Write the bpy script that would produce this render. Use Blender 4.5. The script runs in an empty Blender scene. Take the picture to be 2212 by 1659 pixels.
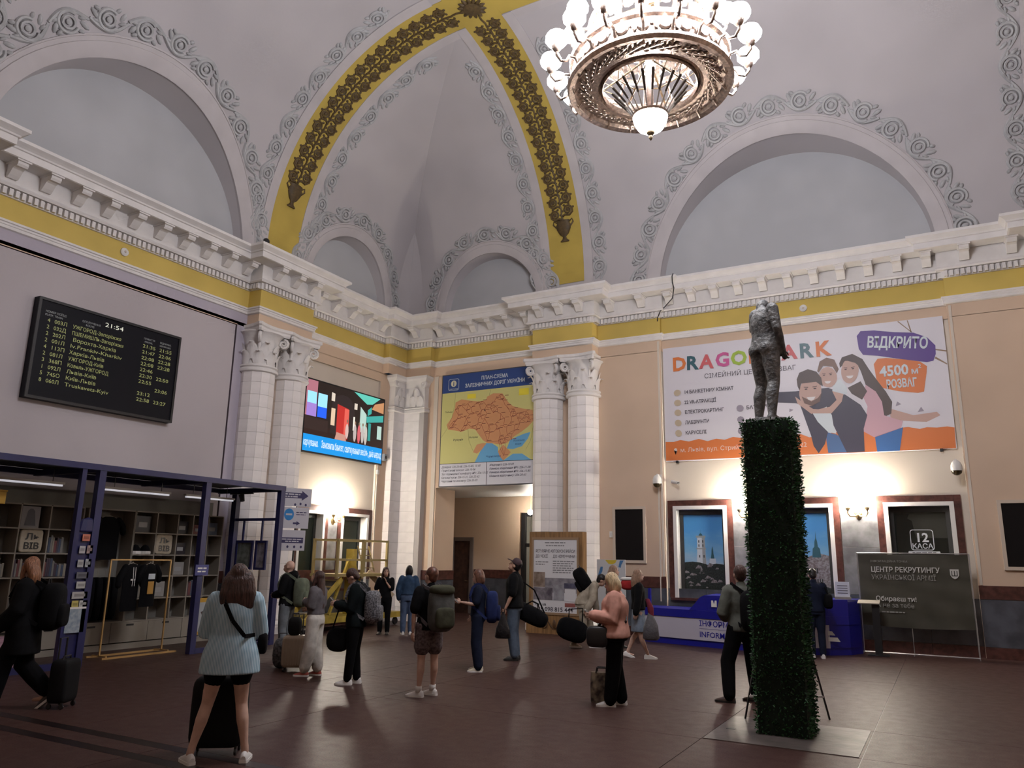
import bpy, math, random
from math import sin, cos, pi, sqrt, radians as RAD
from mathutils import Matrix, Vector, Euler
random.seed(7)
SC = bpy.context.scene
COL = SC.collection
# ------------------------------------------------------------------ camera
def cam_setup():
    yaw, pitch, roll = RAD(29.133), RAD(12.737), RAD(0.959)
    f = Vector((-sin(yaw)*cos(pitch), cos(yaw)*cos(pitch), sin(pitch)))
    r = Vector((cos(yaw), sin(yaw), 0)); u = r.cross(f)
    r2 = r*cos(roll) + u*sin(roll); u2 = -r*sin(roll) + u*cos(roll)
    cd = bpy.data.cameras.new('camera'); cd.sensor_width = 36.0; cd.lens = 36.0*1657.4/2212
    cd.clip_start = 0.05; cd.clip_end = 200
    co = bpy.data.objects.new('camera', cd); COL.objects.link(co)
    m = Matrix((r2, u2, -f)).transposed().to_4x4(); m.translation = (0, 0, 1.85)
    co.matrix_world = m
    SC.camera = co
cam_setup()
# ------------------------------------------------------------------ world, exposure
W = bpy.data.worlds.new('night_world'); SC.world = W; W.use_nodes = True
W.node_tree.nodes['Background'].inputs[0].default_value = (0.010, 0.011, 0.016, 1)
SC.view_settings.view_transform = 'Standard'
SC.view_settings.look = 'None'
SC.view_settings.gamma = 1.0
SC.view_settings.exposure = 0.22
SC.view_settings.use_curve_mapping = False
SC.cycles.use_light_tree = False; SC.cycles.max_bounces = 5; SC.cycles.diffuse_bounces = 3; SC.cycles.glossy_bounces = 3; SC.cycles.transmission_bounces = 4; SC.cycles.transparent_max_bounces = 6
SC.cycles.sample_clamp_indirect = 6.0; SC.cycles.caustics_reflective = False; SC.cycles.caustics_refractive = False
CHAND_E, BOWL_E, SCONCE_E = 106.0, 85.0, 190.0     # lamp radiances
# ------------------------------------------------------------------ materials
MATS = {}
def mat(name, c, rough=0.6, metal=0.0, var=0.0, vscale=4.0, bump=0.0, bscale=30.0, emit=None, estr=0.0,
        trans=0.0, alpha=1.0, spec=None, c2=None, stretch=None, coat=0.0, detail=2.0):
    if name in MATS: return MATS[name]
    m = bpy.data.materials.new(name); m.use_nodes = True
    nt = m.node_tree; b = nt.nodes['Principled BSDF']; L = nt.links
    c = tuple(c) + (1,)
    b.inputs['Base Color'].default_value = c
    b.inputs['Roughness'].default_value = rough
    b.inputs['Metallic'].default_value = metal
    if spec is not None: b.inputs['Specular IOR Level'].default_value = spec
    if coat: b.inputs['Coat Weight'].default_value = coat; b.inputs['Coat Roughness'].default_value = 0.15
    if trans: b.inputs['Transmission Weight'].default_value = trans
    if alpha < 1: b.inputs['Alpha'].default_value = alpha
    tc = None
    def coord():
        nonlocal tc
        if tc is None:
            t = nt.nodes.new('ShaderNodeTexCoord')
            if stretch:
                mp = nt.nodes.new('ShaderNodeMapping'); mp.inputs['Scale'].default_value = stretch
                L.new(t.outputs['Object'], mp.inputs['Vector']); tc = mp.outputs[0]
            else: tc = t.outputs['Object']
        return tc
    if var or c2:
        n = nt.nodes.new('ShaderNodeTexNoise'); n.inputs['Scale'].default_value = vscale; n.inputs['Detail'].default_value = detail
        L.new(coord(), n.inputs['Vector'])
        rp = nt.nodes.new('ShaderNodeValToRGB'); L.new(n.outputs['Fac'], rp.inputs['Fac'])
        if c2: a, d = c, tuple(c2) + (1,)
        else: a, d = tuple(max(0, x*(1-var)) for x in c[:3]) + (1,), tuple(min(1, x*(1+var)) for x in c[:3]) + (1,)
        rp.color_ramp.elements[0].position = 0.36; rp.color_ramp.elements[1].position = 0.64
        rp.color_ramp.elements[0].color = a; rp.color_ramp.elements[1].color = d
        L.new(rp.outputs[0], b.inputs['Base Color'])
    if bump:
        n2 = nt.nodes.new('ShaderNodeTexNoise'); n2.inputs['Scale'].default_value = bscale; n2.inputs['Detail'].default_value = 3
        L.new(coord(), n2.inputs['Vector'])
        bp = nt.nodes.new('ShaderNodeBump'); bp.inputs['Strength'].default_value = bump; bp.inputs['Distance'].default_value = 0.02
        L.new(n2.outputs['Fac'], bp.inputs['Height']); L.new(bp.outputs[0], b.inputs['Normal'])
    if emit:
        b.inputs['Emission Color'].default_value = tuple(emit) + (1,); b.inputs['Emission Strength'].default_value = estr
    MATS[name] = m
    return m
def stripes_mat(name, c1, c2, scale, rough=0.8, axis='X'):
    m = mat(name, c1, rough); nt = m.node_tree; b = nt.nodes['Principled BSDF']
    t = nt.nodes.new('ShaderNodeTexCoord'); w = nt.nodes.new('ShaderNodeTexWave'); w.bands_direction = axis
    w.inputs['Scale'].default_value = scale; w.inputs['Distortion'].default_value = 0.6; w.inputs['Detail'].default_value = 1
    rp = nt.nodes.new('ShaderNodeValToRGB'); rp.color_ramp.elements[0].color = tuple(c1)+(1,); rp.color_ramp.elements[1].color = tuple(c2)+(1,)
    rp.color_ramp.elements[0].position = .35; rp.color_ramp.elements[1].position = .65
    nt.links.new(t.outputs['Object'], w.inputs['Vector']); nt.links.new(w.outputs['Fac'], rp.inputs[0]); nt.links.new(rp.outputs[0], b.inputs['Base Color'])
    return m
M_VAULT = mat('vault_plaster', (0.485, 0.455, 0.465), 0.85, var=0.05, vscale=0.5, bump=0.08, bscale=14)
M_LUN = mat('lunette_plaster', (0.45, 0.455, 0.47), 0.85, var=0.05, vscale=0.7, bump=0.05, bscale=20)
M_ORN = mat('relief_plaster', (0.43, 0.43, 0.435), 0.8, var=0.08, vscale=6)
M_ARCH = mat('archivolt_plaster', (0.51, 0.475, 0.48), 0.8, var=0.04, vscale=2)
M_CORN = mat('cornice_plaster', (0.78, 0.75, 0.73), 0.75, var=0.04, vscale=3, bump=0.05, bscale=25)
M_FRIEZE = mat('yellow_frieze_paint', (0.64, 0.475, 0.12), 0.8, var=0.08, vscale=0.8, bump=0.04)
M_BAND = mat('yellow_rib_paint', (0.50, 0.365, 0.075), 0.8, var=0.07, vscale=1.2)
M_CURL = mat('brown_relief_paint', (0.085, 0.053, 0.018), 0.6, var=0.25, vscale=14)
M_PEACH = mat('peach_wall_paint', (0.68, 0.51, 0.37), 0.75, var=0.05, vscale=0.6, bump=0.04, bscale=25)
M_CREAM = mat('cream_wall_paint', (0.68, 0.60, 0.51), 0.75, var=0.04, vscale=0.6, bump=0.04, bscale=25)
M_LAV = mat('lavender_light_on_wall', (0.50, 0.455, 0.47), 0.75, var=0.05, vscale=0.5, bump=0.04, bscale=25)  # lilac cast of the light, painted into the wall colour of the centre bay
M_LAV2 = mat('lilac_light_on_border', (0.47, 0.43, 0.50), 0.75, var=0.04, vscale=0.8)  # same lilac light cast, painted on the border and architrave
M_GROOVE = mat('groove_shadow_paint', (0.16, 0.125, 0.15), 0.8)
M_MARBLE = mat('white_marble', (0.86, 0.82, 0.80), 0.35, var=0.06, vscale=2.2, detail=8)
M_JOINT = mat('marble_joint', (0.50, 0.47, 0.45), 0.8)
M_BROWN = mat('brown_marble', (0.085, 0.032, 0.026), 0.3, var=0.35, vscale=9, detail=8)
M_GREYM = mat('grey_marble', (0.20, 0.20, 0.21), 0.22, var=0.3, vscale=3, detail=9)
M_BLUEM = mat('slate_marble', (0.08, 0.087, 0.105), 0.3, var=0.3, vscale=3, detail=9)
M_WHITE = mat('white_paint', (0.75, 0.73, 0.70), 0.5)
M_DARK = mat('dark_interior', (0.02, 0.02, 0.02), 0.5)
M_BLACK = mat('black_plastic', (0.012, 0.012, 0.014), 0.4)
M_BRONZE = mat('aged_bronze', (0.58, 0.47, 0.40), 0.30, metal=0.9, var=0.25, vscale=20, bump=0.3, bscale=40)
M_BRASS = mat('pale_brass', (0.62, 0.50, 0.33), 0.3, metal=0.9)
# ------------------------------------------------------------------ mesh helpers
class MB:
    def __init__(s): s.v = []; s.f = []; s.m = []
    def add(s, vs, fs, mi=0):
        o = len(s.v); s.v += [tuple(v) for v in vs]; s.f += [tuple(i+o for i in f) for f in fs]; s.m += [mi]*len(fs); return s
    def box(s, c, d, mi=0, R=None):
        x, y, z = d[0]/2, d[1]/2, d[2]/2; c = Vector(c)
        vs = [Vector((sx*x, sy*y, sz*z)) for sz in (-1, 1) for sy in (-1, 1) for sx in (-1, 1)]
        if R is not None: vs = [R @ v for v in vs]
        return s.add([v+c for v in vs], [(0,2,3,1),(4,5,7,6),(0,1,5,4),(2,6,7,3),(0,4,6,2),(1,3,7,5)], mi)
    def b2(s, x0, x1, y0, y1, z0, z1, mi=0): return s.box(((x0+x1)/2,(y0+y1)/2,(z0+z1)/2),(x1-x0,y1-y0,z1-z0),mi)
    def bar(s, p, q, w, h=None, mi=0):
        p, q = Vector(p), Vector(q); d = q-p; L = d.length; h = h or w
        R = d.to_track_quat('Z', 'Y').to_matrix()
        return s.box((p+q)/2, (w, h, L), mi, R)
    def tube(s, pts, r, n=8, mi=0, closed=False, caps=True):
        pts = [Vector(p) for p in pts]; N = len(pts); rr = r if isinstance(r, (list, tuple)) else [r]*N
        prev = None; vs = []
        for i, p in enumerate(pts):
            a = pts[(i-1) % N] if (closed or i > 0) else p; b = pts[(i+1) % N] if (closed or i < N-1) else p
            t = (b-a); t = t.normalized() if t.length > 1e-9 else Vector((0,0,1))
            if prev is None:
                u = t.orthogonal().normalized()
            else:
                u = prev - t*prev.dot(t)
                u = u.normalized() if u.length > 1e-6 else t.orthogonal().normalized()
            prev = u; w = t.cross(u)
            vs += [p + (u*cos(2*pi*k/n) + w*sin(2*pi*k/n))*rr[i] for k in range(n)]
        fs = [(i*n+k, i*n+(k+1) % n, ((i+1) % N)*n+(k+1) % n, ((i+1) % N)*n+k) for i in range(N if closed else N-1) for k in range(n)]
        if caps and not closed: fs += [tuple(range(n-1, -1, -1)), tuple((N-1)*n+k for k in range(n))]
        return s.add(vs, fs, mi)
    def lathe(s, prof, n=16, c=(0,0,0), mi=0, R=None, sx=1, sy=1, caps=True):
        c = Vector(c); vs = []
        for (r, z) in prof:
            for k in range(n):
                v = Vector((r*cos(2*pi*k/n)*sx, r*sin(2*pi*k/n)*sy, z)); vs.append((R @ v if R is not None else v) + c)
        N = len(prof)
        fs = [(i*n+k, i*n+(k+1) % n, (i+1)*n+(k+1) % n, (i+1)*n+k) for i in range(N-1) for k in range(n)]
        if caps and prof[0][0] > 1e-6: fs.append(tuple(range(n-1, -1, -1)))
        if caps and prof[-1][0] > 1e-6: fs.append(tuple((N-1)*n+k for k in range(n)))
        return s.add(vs, fs, mi)
    def ell(s, c, r, n=12, m=8, mi=0, R=None):
        pr = [(sin(pi*i/m), -cos(pi*i/m)) for i in range(m+1)]; c = Vector(c); vs = []
        for (a, z) in pr:
            for k in range(n):
                v = Vector((a*cos(2*pi*k/n)*r[0], a*sin(2*pi*k/n)*r[1], z*r[2])); vs.append((R @ v if R is not None else v)+c)
        fs = [(i*n+k, i*n+(k+1) % n, (i+1)*n+(k+1) % n, (i+1)*n+k) for i in range(m) for k in range(n)]
        return s.add(vs, fs, mi)
    def prism(s, poly, y0, y1, mi=0):      # polygon in x,z extruded along y
        n = len(poly); vs = [(x, y0, z) for x, z in poly] + [(x, y1, z) for x, z in poly]
        fs = [tuple(range(n)), tuple(range(2*n-1, n-1, -1))] + [(k, k+n, (k+1) % n + n, (k+1) % n) for k in range(n)]
        return s.add(vs, fs, mi)
    def flat(s, poly, y, mi=0): return s.add([(x, y, z) for x, z in poly], [tuple(range(len(poly)))], mi)
    def grid(s, rows, mi=0, wrap=False):
        n = len(rows[0]); vs = [v for r in rows for v in r]; e = n if wrap else n-1
        return s.add(vs, [(i*n+k, i*n+(k+1) % n, (i+1)*n+(k+1) % n, (i+1)*n+k) for i in range(len(rows)-1) for k in range(e)], mi)
    def mesh(s, name, mats, smooth=None):
        me = bpy.data.meshes.new(name); me.from_pydata(s.v, [], s.f)
        mats = mats if isinstance(mats, (list, tuple)) else [mats]
        for m in mats: me.materials.append(m)
        if len(mats) > 1: me.polygons.foreach_set('material_index', s.m)
        if smooth is not None:
            me.polygons.foreach_set('use_smooth', [True]*len(me.polygons))
            if smooth < 180: me.set_sharp_from_angle(angle=RAD(smooth))
        me.update(); return me
    def build(s, name, mats, parent=None, smooth=None): return link(name, s.mesh(name, mats, smooth), parent)
def link(name, me, parent=None, M=None):
    o = bpy.data.objects.new(name, me); COL.objects.link(o)
    if parent is not None: o.parent = parent
    if M is not None: o.matrix_basis = M
    return o
def tag(o, label=None, cat=None, group=None, kind=None):
    if label: o['label'] = label
    if cat: o['category'] = cat
    if group: o['group'] = group
    if kind: o['kind'] = kind
    return o
def thing(name, label, cat, loc=(0,0,0), rz=0.0, group=None, kind=None):
    o = bpy.data.objects.new(name, None); COL.objects.link(o); o.empty_display_size = 0.1
    o.location = loc; o.rotation_euler = (0, 0, rz); return tag(o, label, cat, group, kind)
def copy_tree(o, parent=None):
    c = o.copy(); COL.objects.link(c); c.parent = parent
    for ch in [k for k in o.children]: copy_tree(ch, c)
    return c
_txt = bpy.data.curves.new('lettering_source', 'FONT'); _txto = bpy.data.objects.new('lettering_source', _txt)
def text(body, size, x, z, y, m, parent, align='LEFT', bold=0.0, sx=1.0, name='lettering', rot=0.0, width=None, shear=0.0, res=2):
    c = _txt; c.body = body; c.size = size; c.align_x = align; c.offset = bold*size; c.resolution_u = res; c.shear = shear
    me = bpy.data.meshes.new_from_object(_txto)
    vs = [v.co.copy() for v in me.vertices]
    if width:
        w = max(v.x for v in vs)-min(v.x for v in vs); sx = width/w
    ca, sa = cos(rot), sin(rot)
    for v, p in zip(me.vertices, vs):
        px, pz = p.x*sx, p.y
        v.co = (x+px*ca-pz*sa, y, z+px*sa+pz*ca)
    me.materials.clear(); me.materials.append(m); me.name = name
    return link(name, me, parent)
_lr = random.Random(21)
def fine_print(par, x0, x1, z, h, y, m):
    """a line of print too small to read: word-length dashes"""
    g = MB(); x = x0
    while x < x1-.01:
        w = min(_lr.uniform(1.5, 4.5)*h, x1-x); g.flat([(x, z), (x+w, z), (x+w, z+h), (x, z+h)], y); x += w+h*.6
    return g.build('fine_print', m, par)
# ------------------------------------------------------------------ hall dimensions
XA, YB, XR, YF = -14.6, 19.14, 9.0, -4.0      # left wall, back wall, right wall, front wall planes
RB0, RB1, YBR = -6.16, 0.52, 19.29            # shallow recess in the back wall
CA, CB, CB2, CA2 = 13.60, -8.87, 3.23, 5.0    # rib / column pair centres on the left and back walls
VR, VZ, VT = 5.3, 9.6, 14.9                   # vault radius, springing, crown
def vd(z):                                    # inward distance of the vault at height z
    t = min(max(z-VZ, 0), VR); return VR - sqrt(max(VR*VR-t*t, 0))
def vz(d):
    return VZ + sqrt(max(VR*VR-(VR-min(d, VR))**2, 0))
def P_A(u, d, z): return (XA+d, u, z)
def P_B(u, d, z): return (u, YB-d, z)
def P_R(u, d, z): return (XR-d, u, z)
def P_F(u, d, z): return (u, YF+d, z)
LUNS = {'A': [(9.3, 9.0, 3.0, 3.42, 3.86), (16.3, 9.35, 1.62, 1.98, 2.38)],
        'B': [(-2.82, 9.0, 3.3, 3.70, 4.15), (-11.5, 9.35, 1.62, 1.98, 2.38)]}
# ------------------------------------------------------------------ floor
def floor_mat():
    m = mat('terrazzo', (0.05, 0.03, 0.026), 0.22); nt = m.node_tree; L = nt.links; b = nt.nodes['Principled BSDF']
    t = nt.nodes.new('ShaderNodeTexCoord')
    n1 = nt.nodes.new('ShaderNodeTexNoise'); n1.inputs['Scale'].default_value = 60; n1.inputs['Detail'].default_value = 6
    n2 = nt.nodes.new('ShaderNodeTexNoise'); n2.inputs['Scale'].default_value = 0.5; n2.inputs['Detail'].default_value = 5
    n3 = nt.nodes.new('ShaderNodeTexNoise'); n3.inputs['Scale'].default_value = 7; n3.inputs['Detail'].default_value = 6
    for n in (n1, n2, n3): L.new(t.outputs['Object'], n.inputs['Vector'])
    r1 = nt.nodes.new('ShaderNodeValToRGB'); r1.color_ramp.elements[0].color = (0.032, 0.013, 0.011, 1); r1.color_ramp.elements[1].color = (0.10, 0.050, 0.041, 1)
    r1.color_ramp.elements[0].position = .35; r1.color_ramp.elements[1].position = .65
    L.new(n1.outputs['Fac'], r1.inputs[0])
    mx = nt.nodes.new('ShaderNodeMix'); mx.data_type = 'RGBA'; mx.blend_type = 'MULTIPLY'; mx.inputs[0].default_value = 0.45
    L.new(r1.outputs[0], mx.inputs[6]); L.new(n2.outputs['Fac'], mx.inputs[7]); L.new(mx.outputs[2], b.inputs['Base Color'])
    r2 = nt.nodes.new('ShaderNodeMapRange'); r2.inputs[3].default_value = 0.36; r2.inputs[4].default_value = 0.54
    L.new(n3.outputs['Fac'], r2.inputs[0]); L.new(r2.outputs[0], b.inputs['Roughness'])
    bp = nt.nodes.new('ShaderNodeBump'); bp.inputs['Strength'].default_value = 0.12; bp.inputs['Distance'].default_value = 0.01
    L.new(n3.outputs['Fac'], bp.inputs['Height']); L.new(bp.outputs[0], b.inputs['Normal'])
    b.inputs['Specular IOR Level'].default_value = 0.24
    return m
M_FLOOR = floor_mat()
M_STRIPE = mat('dark_floor_inlay', (0.012, 0.006, 0.006), 0.3)
def make_floor():
    fl = thing('floor', 'dark brown polished terrazzo floor of the hall', 'floor', kind='structure')
    MB().b2(XA-1, XR+1, YF-1, 24.2, -0.2, -0.004).build('floor_bed', M_STRIPE, fl)
    k = 0
    xs = [XA-1, -11.9, -8.4, -6.8, -2.47, -0.9, 3.0, 6.0, XR+1]; ys = [YF-1, 0.0, 4.98, 5.12, 5.36, 5.5, 8.71, 10.15, 14.24, 17.2, 24.2]
    for j in range(len(ys)-1):
        for i in range(len(xs)-1):
            g = 0.004; x0, x1, y0, y1 = xs[i]+g, xs[i+1]-g, ys[j]+g, ys[j+1]-g
            if ys[j] in (4.98, 5.36) and xs[i] < -2.5:
                MB().b2(x0-g, x1+g, y0-g, y1+g, -0.02, 0.0).build('inlay_strip', M_STRIPE, fl)
            else: MB().b2(x0, x1, y0, y1, -0.02, 0.0).build('floor_slab', M_FLOOR, fl)
make_floor()
# ------------------------------------------------------------------ vault
def vault_wall(mb, P, u0, u1, luns, flip, trim_lo=None, trim_hi=None):
    us = set([u0, u1]); n = 40
    for k in range(n+1): us.add(u0+(u1-u0)*k/n)
    for (c, z0, r, ro, oo) in luns:
        for k in range(25): us.add(c - r*cos(pi*k/24))
    us = sorted(us); rows = []
    for u in us:
        lo = 9.0
        for (c, z0, r, ro, oo) in luns:
            if abs(u-c) < r-1e-6: lo = z0+sqrt(r*r-(u-c)**2)
        dmax = VR
        dmax = min(dmax, max(u-u0, 0), max(u1-u, 0))
        hi = max(vz(dmax) if dmax > 0 else 9.6, lo)
        th0 = 0; rows.append((u, lo, hi))
    N = 18
    for (a, b) in zip(rows[:-1], rows[1:]):
        def colpts(q):
            u, lo, hi = q; out = []
            for i in range(N+1):
                t = i/N; tz = 1-(1-t)**2
                z = lo+(hi-lo)*tz
                out.append(P(u, vd(z), z))
            return out
        A, B = colpts(a), colpts(b)
        mb.grid([A, B] if flip else [B, A])
def lunette(par, P, L, flip, deep=0.22):
    c, z0, r, ro, oo = L; n = 40
    th = [pi*k/n for k in range(n+1)]
    sm = MB(); pan = MB()
    f1, f2, p1, p2 = [], [], [], []
    for t in th:
        u, z = c+r*cos(t), z0+r*sin(t)
        f1.append(P(u, vd(z), z)); z2 = z0+(r-.06)*sin(t); u2 = c+(r-.06)*cos(t); f2.append(P(u2, -deep, z2)); p2.append(P(u2, -deep, 8.9))
    sm.grid([f1, f2]); sm.build('soffit', M_VAULT, par, smooth=60)
    pan.grid([f2, p2]); pan.build('lunette_panel', M_LUN, par)
    prof = [(r-0.005, -0.05), (r-0.005, 0.05), (r+0.03, 0.065), (ro-0.13, 0.065), (ro-0.12, 0.04), (ro-0.04, 0.04), (ro-0.03, 0.06), (ro, 0.05), (ro, -0.04)]
    rows = []
    for (rho, off) in prof:
        row = []
        for t in th:
            u, z = c+rho*cos(t), z0+rho*sin(t); d = vd(z); dz = 0.001
            sl = (vd(z+dz)-vd(z-dz))/(2*dz); nn = sqrt(1+sl*sl)
            row.append(P(u, d+off/nn, z-off*sl/nn))
        rows.append(row)
    MB().grid(rows).build('archivolt', M_ARCH, par, smooth=35)
def vault_frame(P, u, s):
    """point, tangent, lateral, normal on the vault at wall coordinate u and arc length s from height 9.2"""
    def pt(s):
        if s < VZ-9.2: return 0.0, 9.2+s
        a = (s-(VZ-9.2))/VR
        if a < pi/2: return VR*(1-cos(a)), VZ+VR*sin(a)
        return VR+(a-pi/2)*VR, VT
    d, z = pt(s); d2, z2 = pt(s+0.01); d1, z1 = pt(s-0.01)
    p = Vector(P(u, d, z)); t = (Vector(P(u, d2, z2))-Vector(P(u, d1, z1))).normalized()
    l = (Vector(P(u+1, d, z))-p).normalized(); n = t.cross(l)
    inside = Vector(P(u, d+1, z-1))-p
    if n.dot(inside) < 0: n = -n
    return p, t, l, n
def frameM(p, x, y, n, sx=1, sy=1, sz=1):
    return Matrix(((x.x*sx, y.x*sy, n.x*sz, p.x), (x.y*sx, y.y*sy, n.y*sz, p.y), (x.z*sx, y.z*sy, n.z*sz, p.z), (0, 0, 0, 1)))
def make_scroll():
    """running acanthus scroll unit, 0.72 long (x), 0.4 wide (y), relief along z"""
    mb = MB()
    st = [(-0.37+0.74*k/12, -0.185*sin(pi*k/12), 0.018) for k in range(13)]
    mb.tube(st, [0.032+0.014*sin(pi*k/12) for k in range(13)], 5)
    sp = []
    for k in range(15):
        a = -2.4+1.55*pi*k/14; rr = 0.205-0.02*k/14; sp.append((0.01+rr*cos(a), 0.02+rr*sin(a), 0.022))
    mb.tube(sp, [0.05-0.018*k/14 for k in range(15)], 6)
    mb.tube([(0.01+0.115*cos(2*pi*k/12), 0.02+0.115*sin(2*pi*k/12), 0.03) for k in range(12)], 0.032, 5, closed=True)
    mb.lathe([(0.06, 0.0), (0.055, 0.045), (0.03, 0.06), (0.0, 0.062)], 9, (0.01, 0.02, 0))
    for (x, y, a, l, w) in [(0.27, 0.10, 1.0, 0.11, .05), (-0.27, 0.10, 2.2, 0.11, .05), (0.25, -0.03, 0.2, 0.08, .04), (-0.25, -0.03, 2.9, 0.08, .04), (0.22, 0.19, 0.5, 0.07, .045), (-0.18, 0.2, 2.5, 0.07, .045)]:
        mb.ell((x, y, 0.012), (l, w, 0.045), 7, 4, R=Matrix.Rotation(a, 3, 'Z'))
    return mb.mesh('scroll_ornament', M_ORN, smooth=50)
SCROLL = make_scroll()
def make_curl():
    mb = MB(); sp = []
    for k in range(15):
        a = -2.3+3.9*pi*k/14; rr = 0.135*(1-0.75*k/14); sp.append((rr*cos(a), rr*sin(a), 0.012))
    mb.tube([(-0.19, -0.16, 0.012), (-0.15, -0.13, 0.012)] + sp, [0.02]+[0.03-0.012*k/15 for k in range(16)], 5)
    mb.lathe([(0.045, 0.0), (0.04, 0.03), (0.0, 0.035)], 8)
    for a in (0.3, 1.3, 2.2, 3.3): mb.ell((0.14*cos(a), 0.14*sin(a), 0.01), (0.035, 0.028, 0.02), 6, 4)
    return mb.mesh('curl', M_CURL, smooth=50)
CURL = make_curl()
def make_vase():
    return MB().lathe([(0.09, 0), (0.1, 0.02), (0.05, 0.06), (0.035, 0.11), (0.1, 0.17), (0.155, 0.28), (0.16, 0.36), (0.13, 0.42), (0.15, 0.46), (0.12, 0.47)], 12, sx=1, sy=0.45)\
        .tube([(0.13, 0, 0.42), (0.2, 0, 0.47), (0.22, 0, 0.4), (0.15, 0, 0.32)], 0.018, 5).tube([(-0.13, 0, 0.42), (-0.2, 0, 0.47), (-0.22, 0, 0.4), (-0.15, 0, 0.32)], 0.018, 5).mesh('vase', M_CURL, smooth=50)
VASE = make_vase()
SARC = (VZ-9.2) + VR*pi/2           # arc length where the vault turns flat
def rib(par, P, uc, dstop, first, start=0.35):
    """painted rib with margins, scroll strips and a stem of curls"""
    s_end = SARC + (dstop-VR)
    def strip(u0, u1, off, s0, s1, m, name):
        n = 30; a, b, a2, b2 = [], [], [], []
        for k in range(n+1):
            s = s0+(s1-s0)*k/n
            for u, top, low in ((u0, a, a2), (u1, b, b2)):
                p, t, l, nn = vault_frame(P, u, s); top.append(p+nn*off); low.append(p-nn*0.03)
        return MB().grid([a2, a, b, b2]).build(name, m, par)
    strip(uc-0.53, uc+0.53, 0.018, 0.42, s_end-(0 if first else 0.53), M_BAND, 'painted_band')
    for sg in (-1, 1):
        strip(uc+sg*0.53, uc+sg*0.80, 0.035, 0.05, s_end-(0.53 if first else 0.8), M_ARCH, 'rib_margin')
        n = int((s_end-1.1-0.4)/0.70)
        for k in range(n):
            s = 0.75+k*0.70; p, t, l, nn = vault_frame(P, uc+sg*1.02, s)
            y = l*sg; link('scroll_ornament', SCROLL, par, frameM(p, t, y, nn, 0.97, 0.92*(1 if k % 2 else -1), 1.0))
    p, t, l, nn = vault_frame(P, uc, 1.66)
    link('vase', VASE, par, frameM(p+nn*.05, l, nn, t, 1.45, 1.2, 1.35))
    n = 17; s0 = 2.47; ds = (s_end-0.45-s0)/n
    st = []
    for k in range(41):
        p, t, l, nn = vault_frame(P, uc+0.012*(-1)**k, s0-0.2+(s_end-0.3-s0+0.2)*k/40); st.append(p+nn*0.025)
    MB().tube(st, 0.028, 5).build('stem', M_CURL, par)
    for k in range(n):
        for sg in (-1, 1):
            s = s0+ds*(k+(0.28 if sg > 0 else 0)); p, t, l, nn = vault_frame(P, uc+sg*0.21, s)
            link('curl', CURL, par, frameM(p+nn*0.015, l*sg, t, nn, 1.24, 1.22, 1.0))
def lunette_scrolls(par, P, L, n):
    c, z0, r, ro, oo = L; rm = (ro+oo)/2; w = oo-ro
    for k in range(n):
        t = pi*(k+0.5)/n; u, z = c+rm*cos(t), z0+rm*sin(t)
        if z < 9.2: continue
        d = vd(z); dz = 0.01
        p = Vector(P(u, d, z))
        def q(tt, rr):
            uu, zz = c+rr*cos(tt), z0+rr*sin(tt); return Vector(P(uu, vd(zz), zz))
        tx = (q(t+0.02, rm)-q(t-0.02, rm)).normalized(); ry = (q(t, rm+0.03)-q(t, rm-0.03)).normalized()
        nn = tx.cross(ry).normalized(); inside = Vector(P(u, d+1, z-0.5))-p
        if nn.dot(inside) < 0: nn = -nn
        sc = pi*rm/n/0.72; link('scroll_ornament', SCROLL, par, frameM(p, tx, ry, nn, sc, (w/0.42)*(1 if k % 2 else -1), 1.15))
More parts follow.
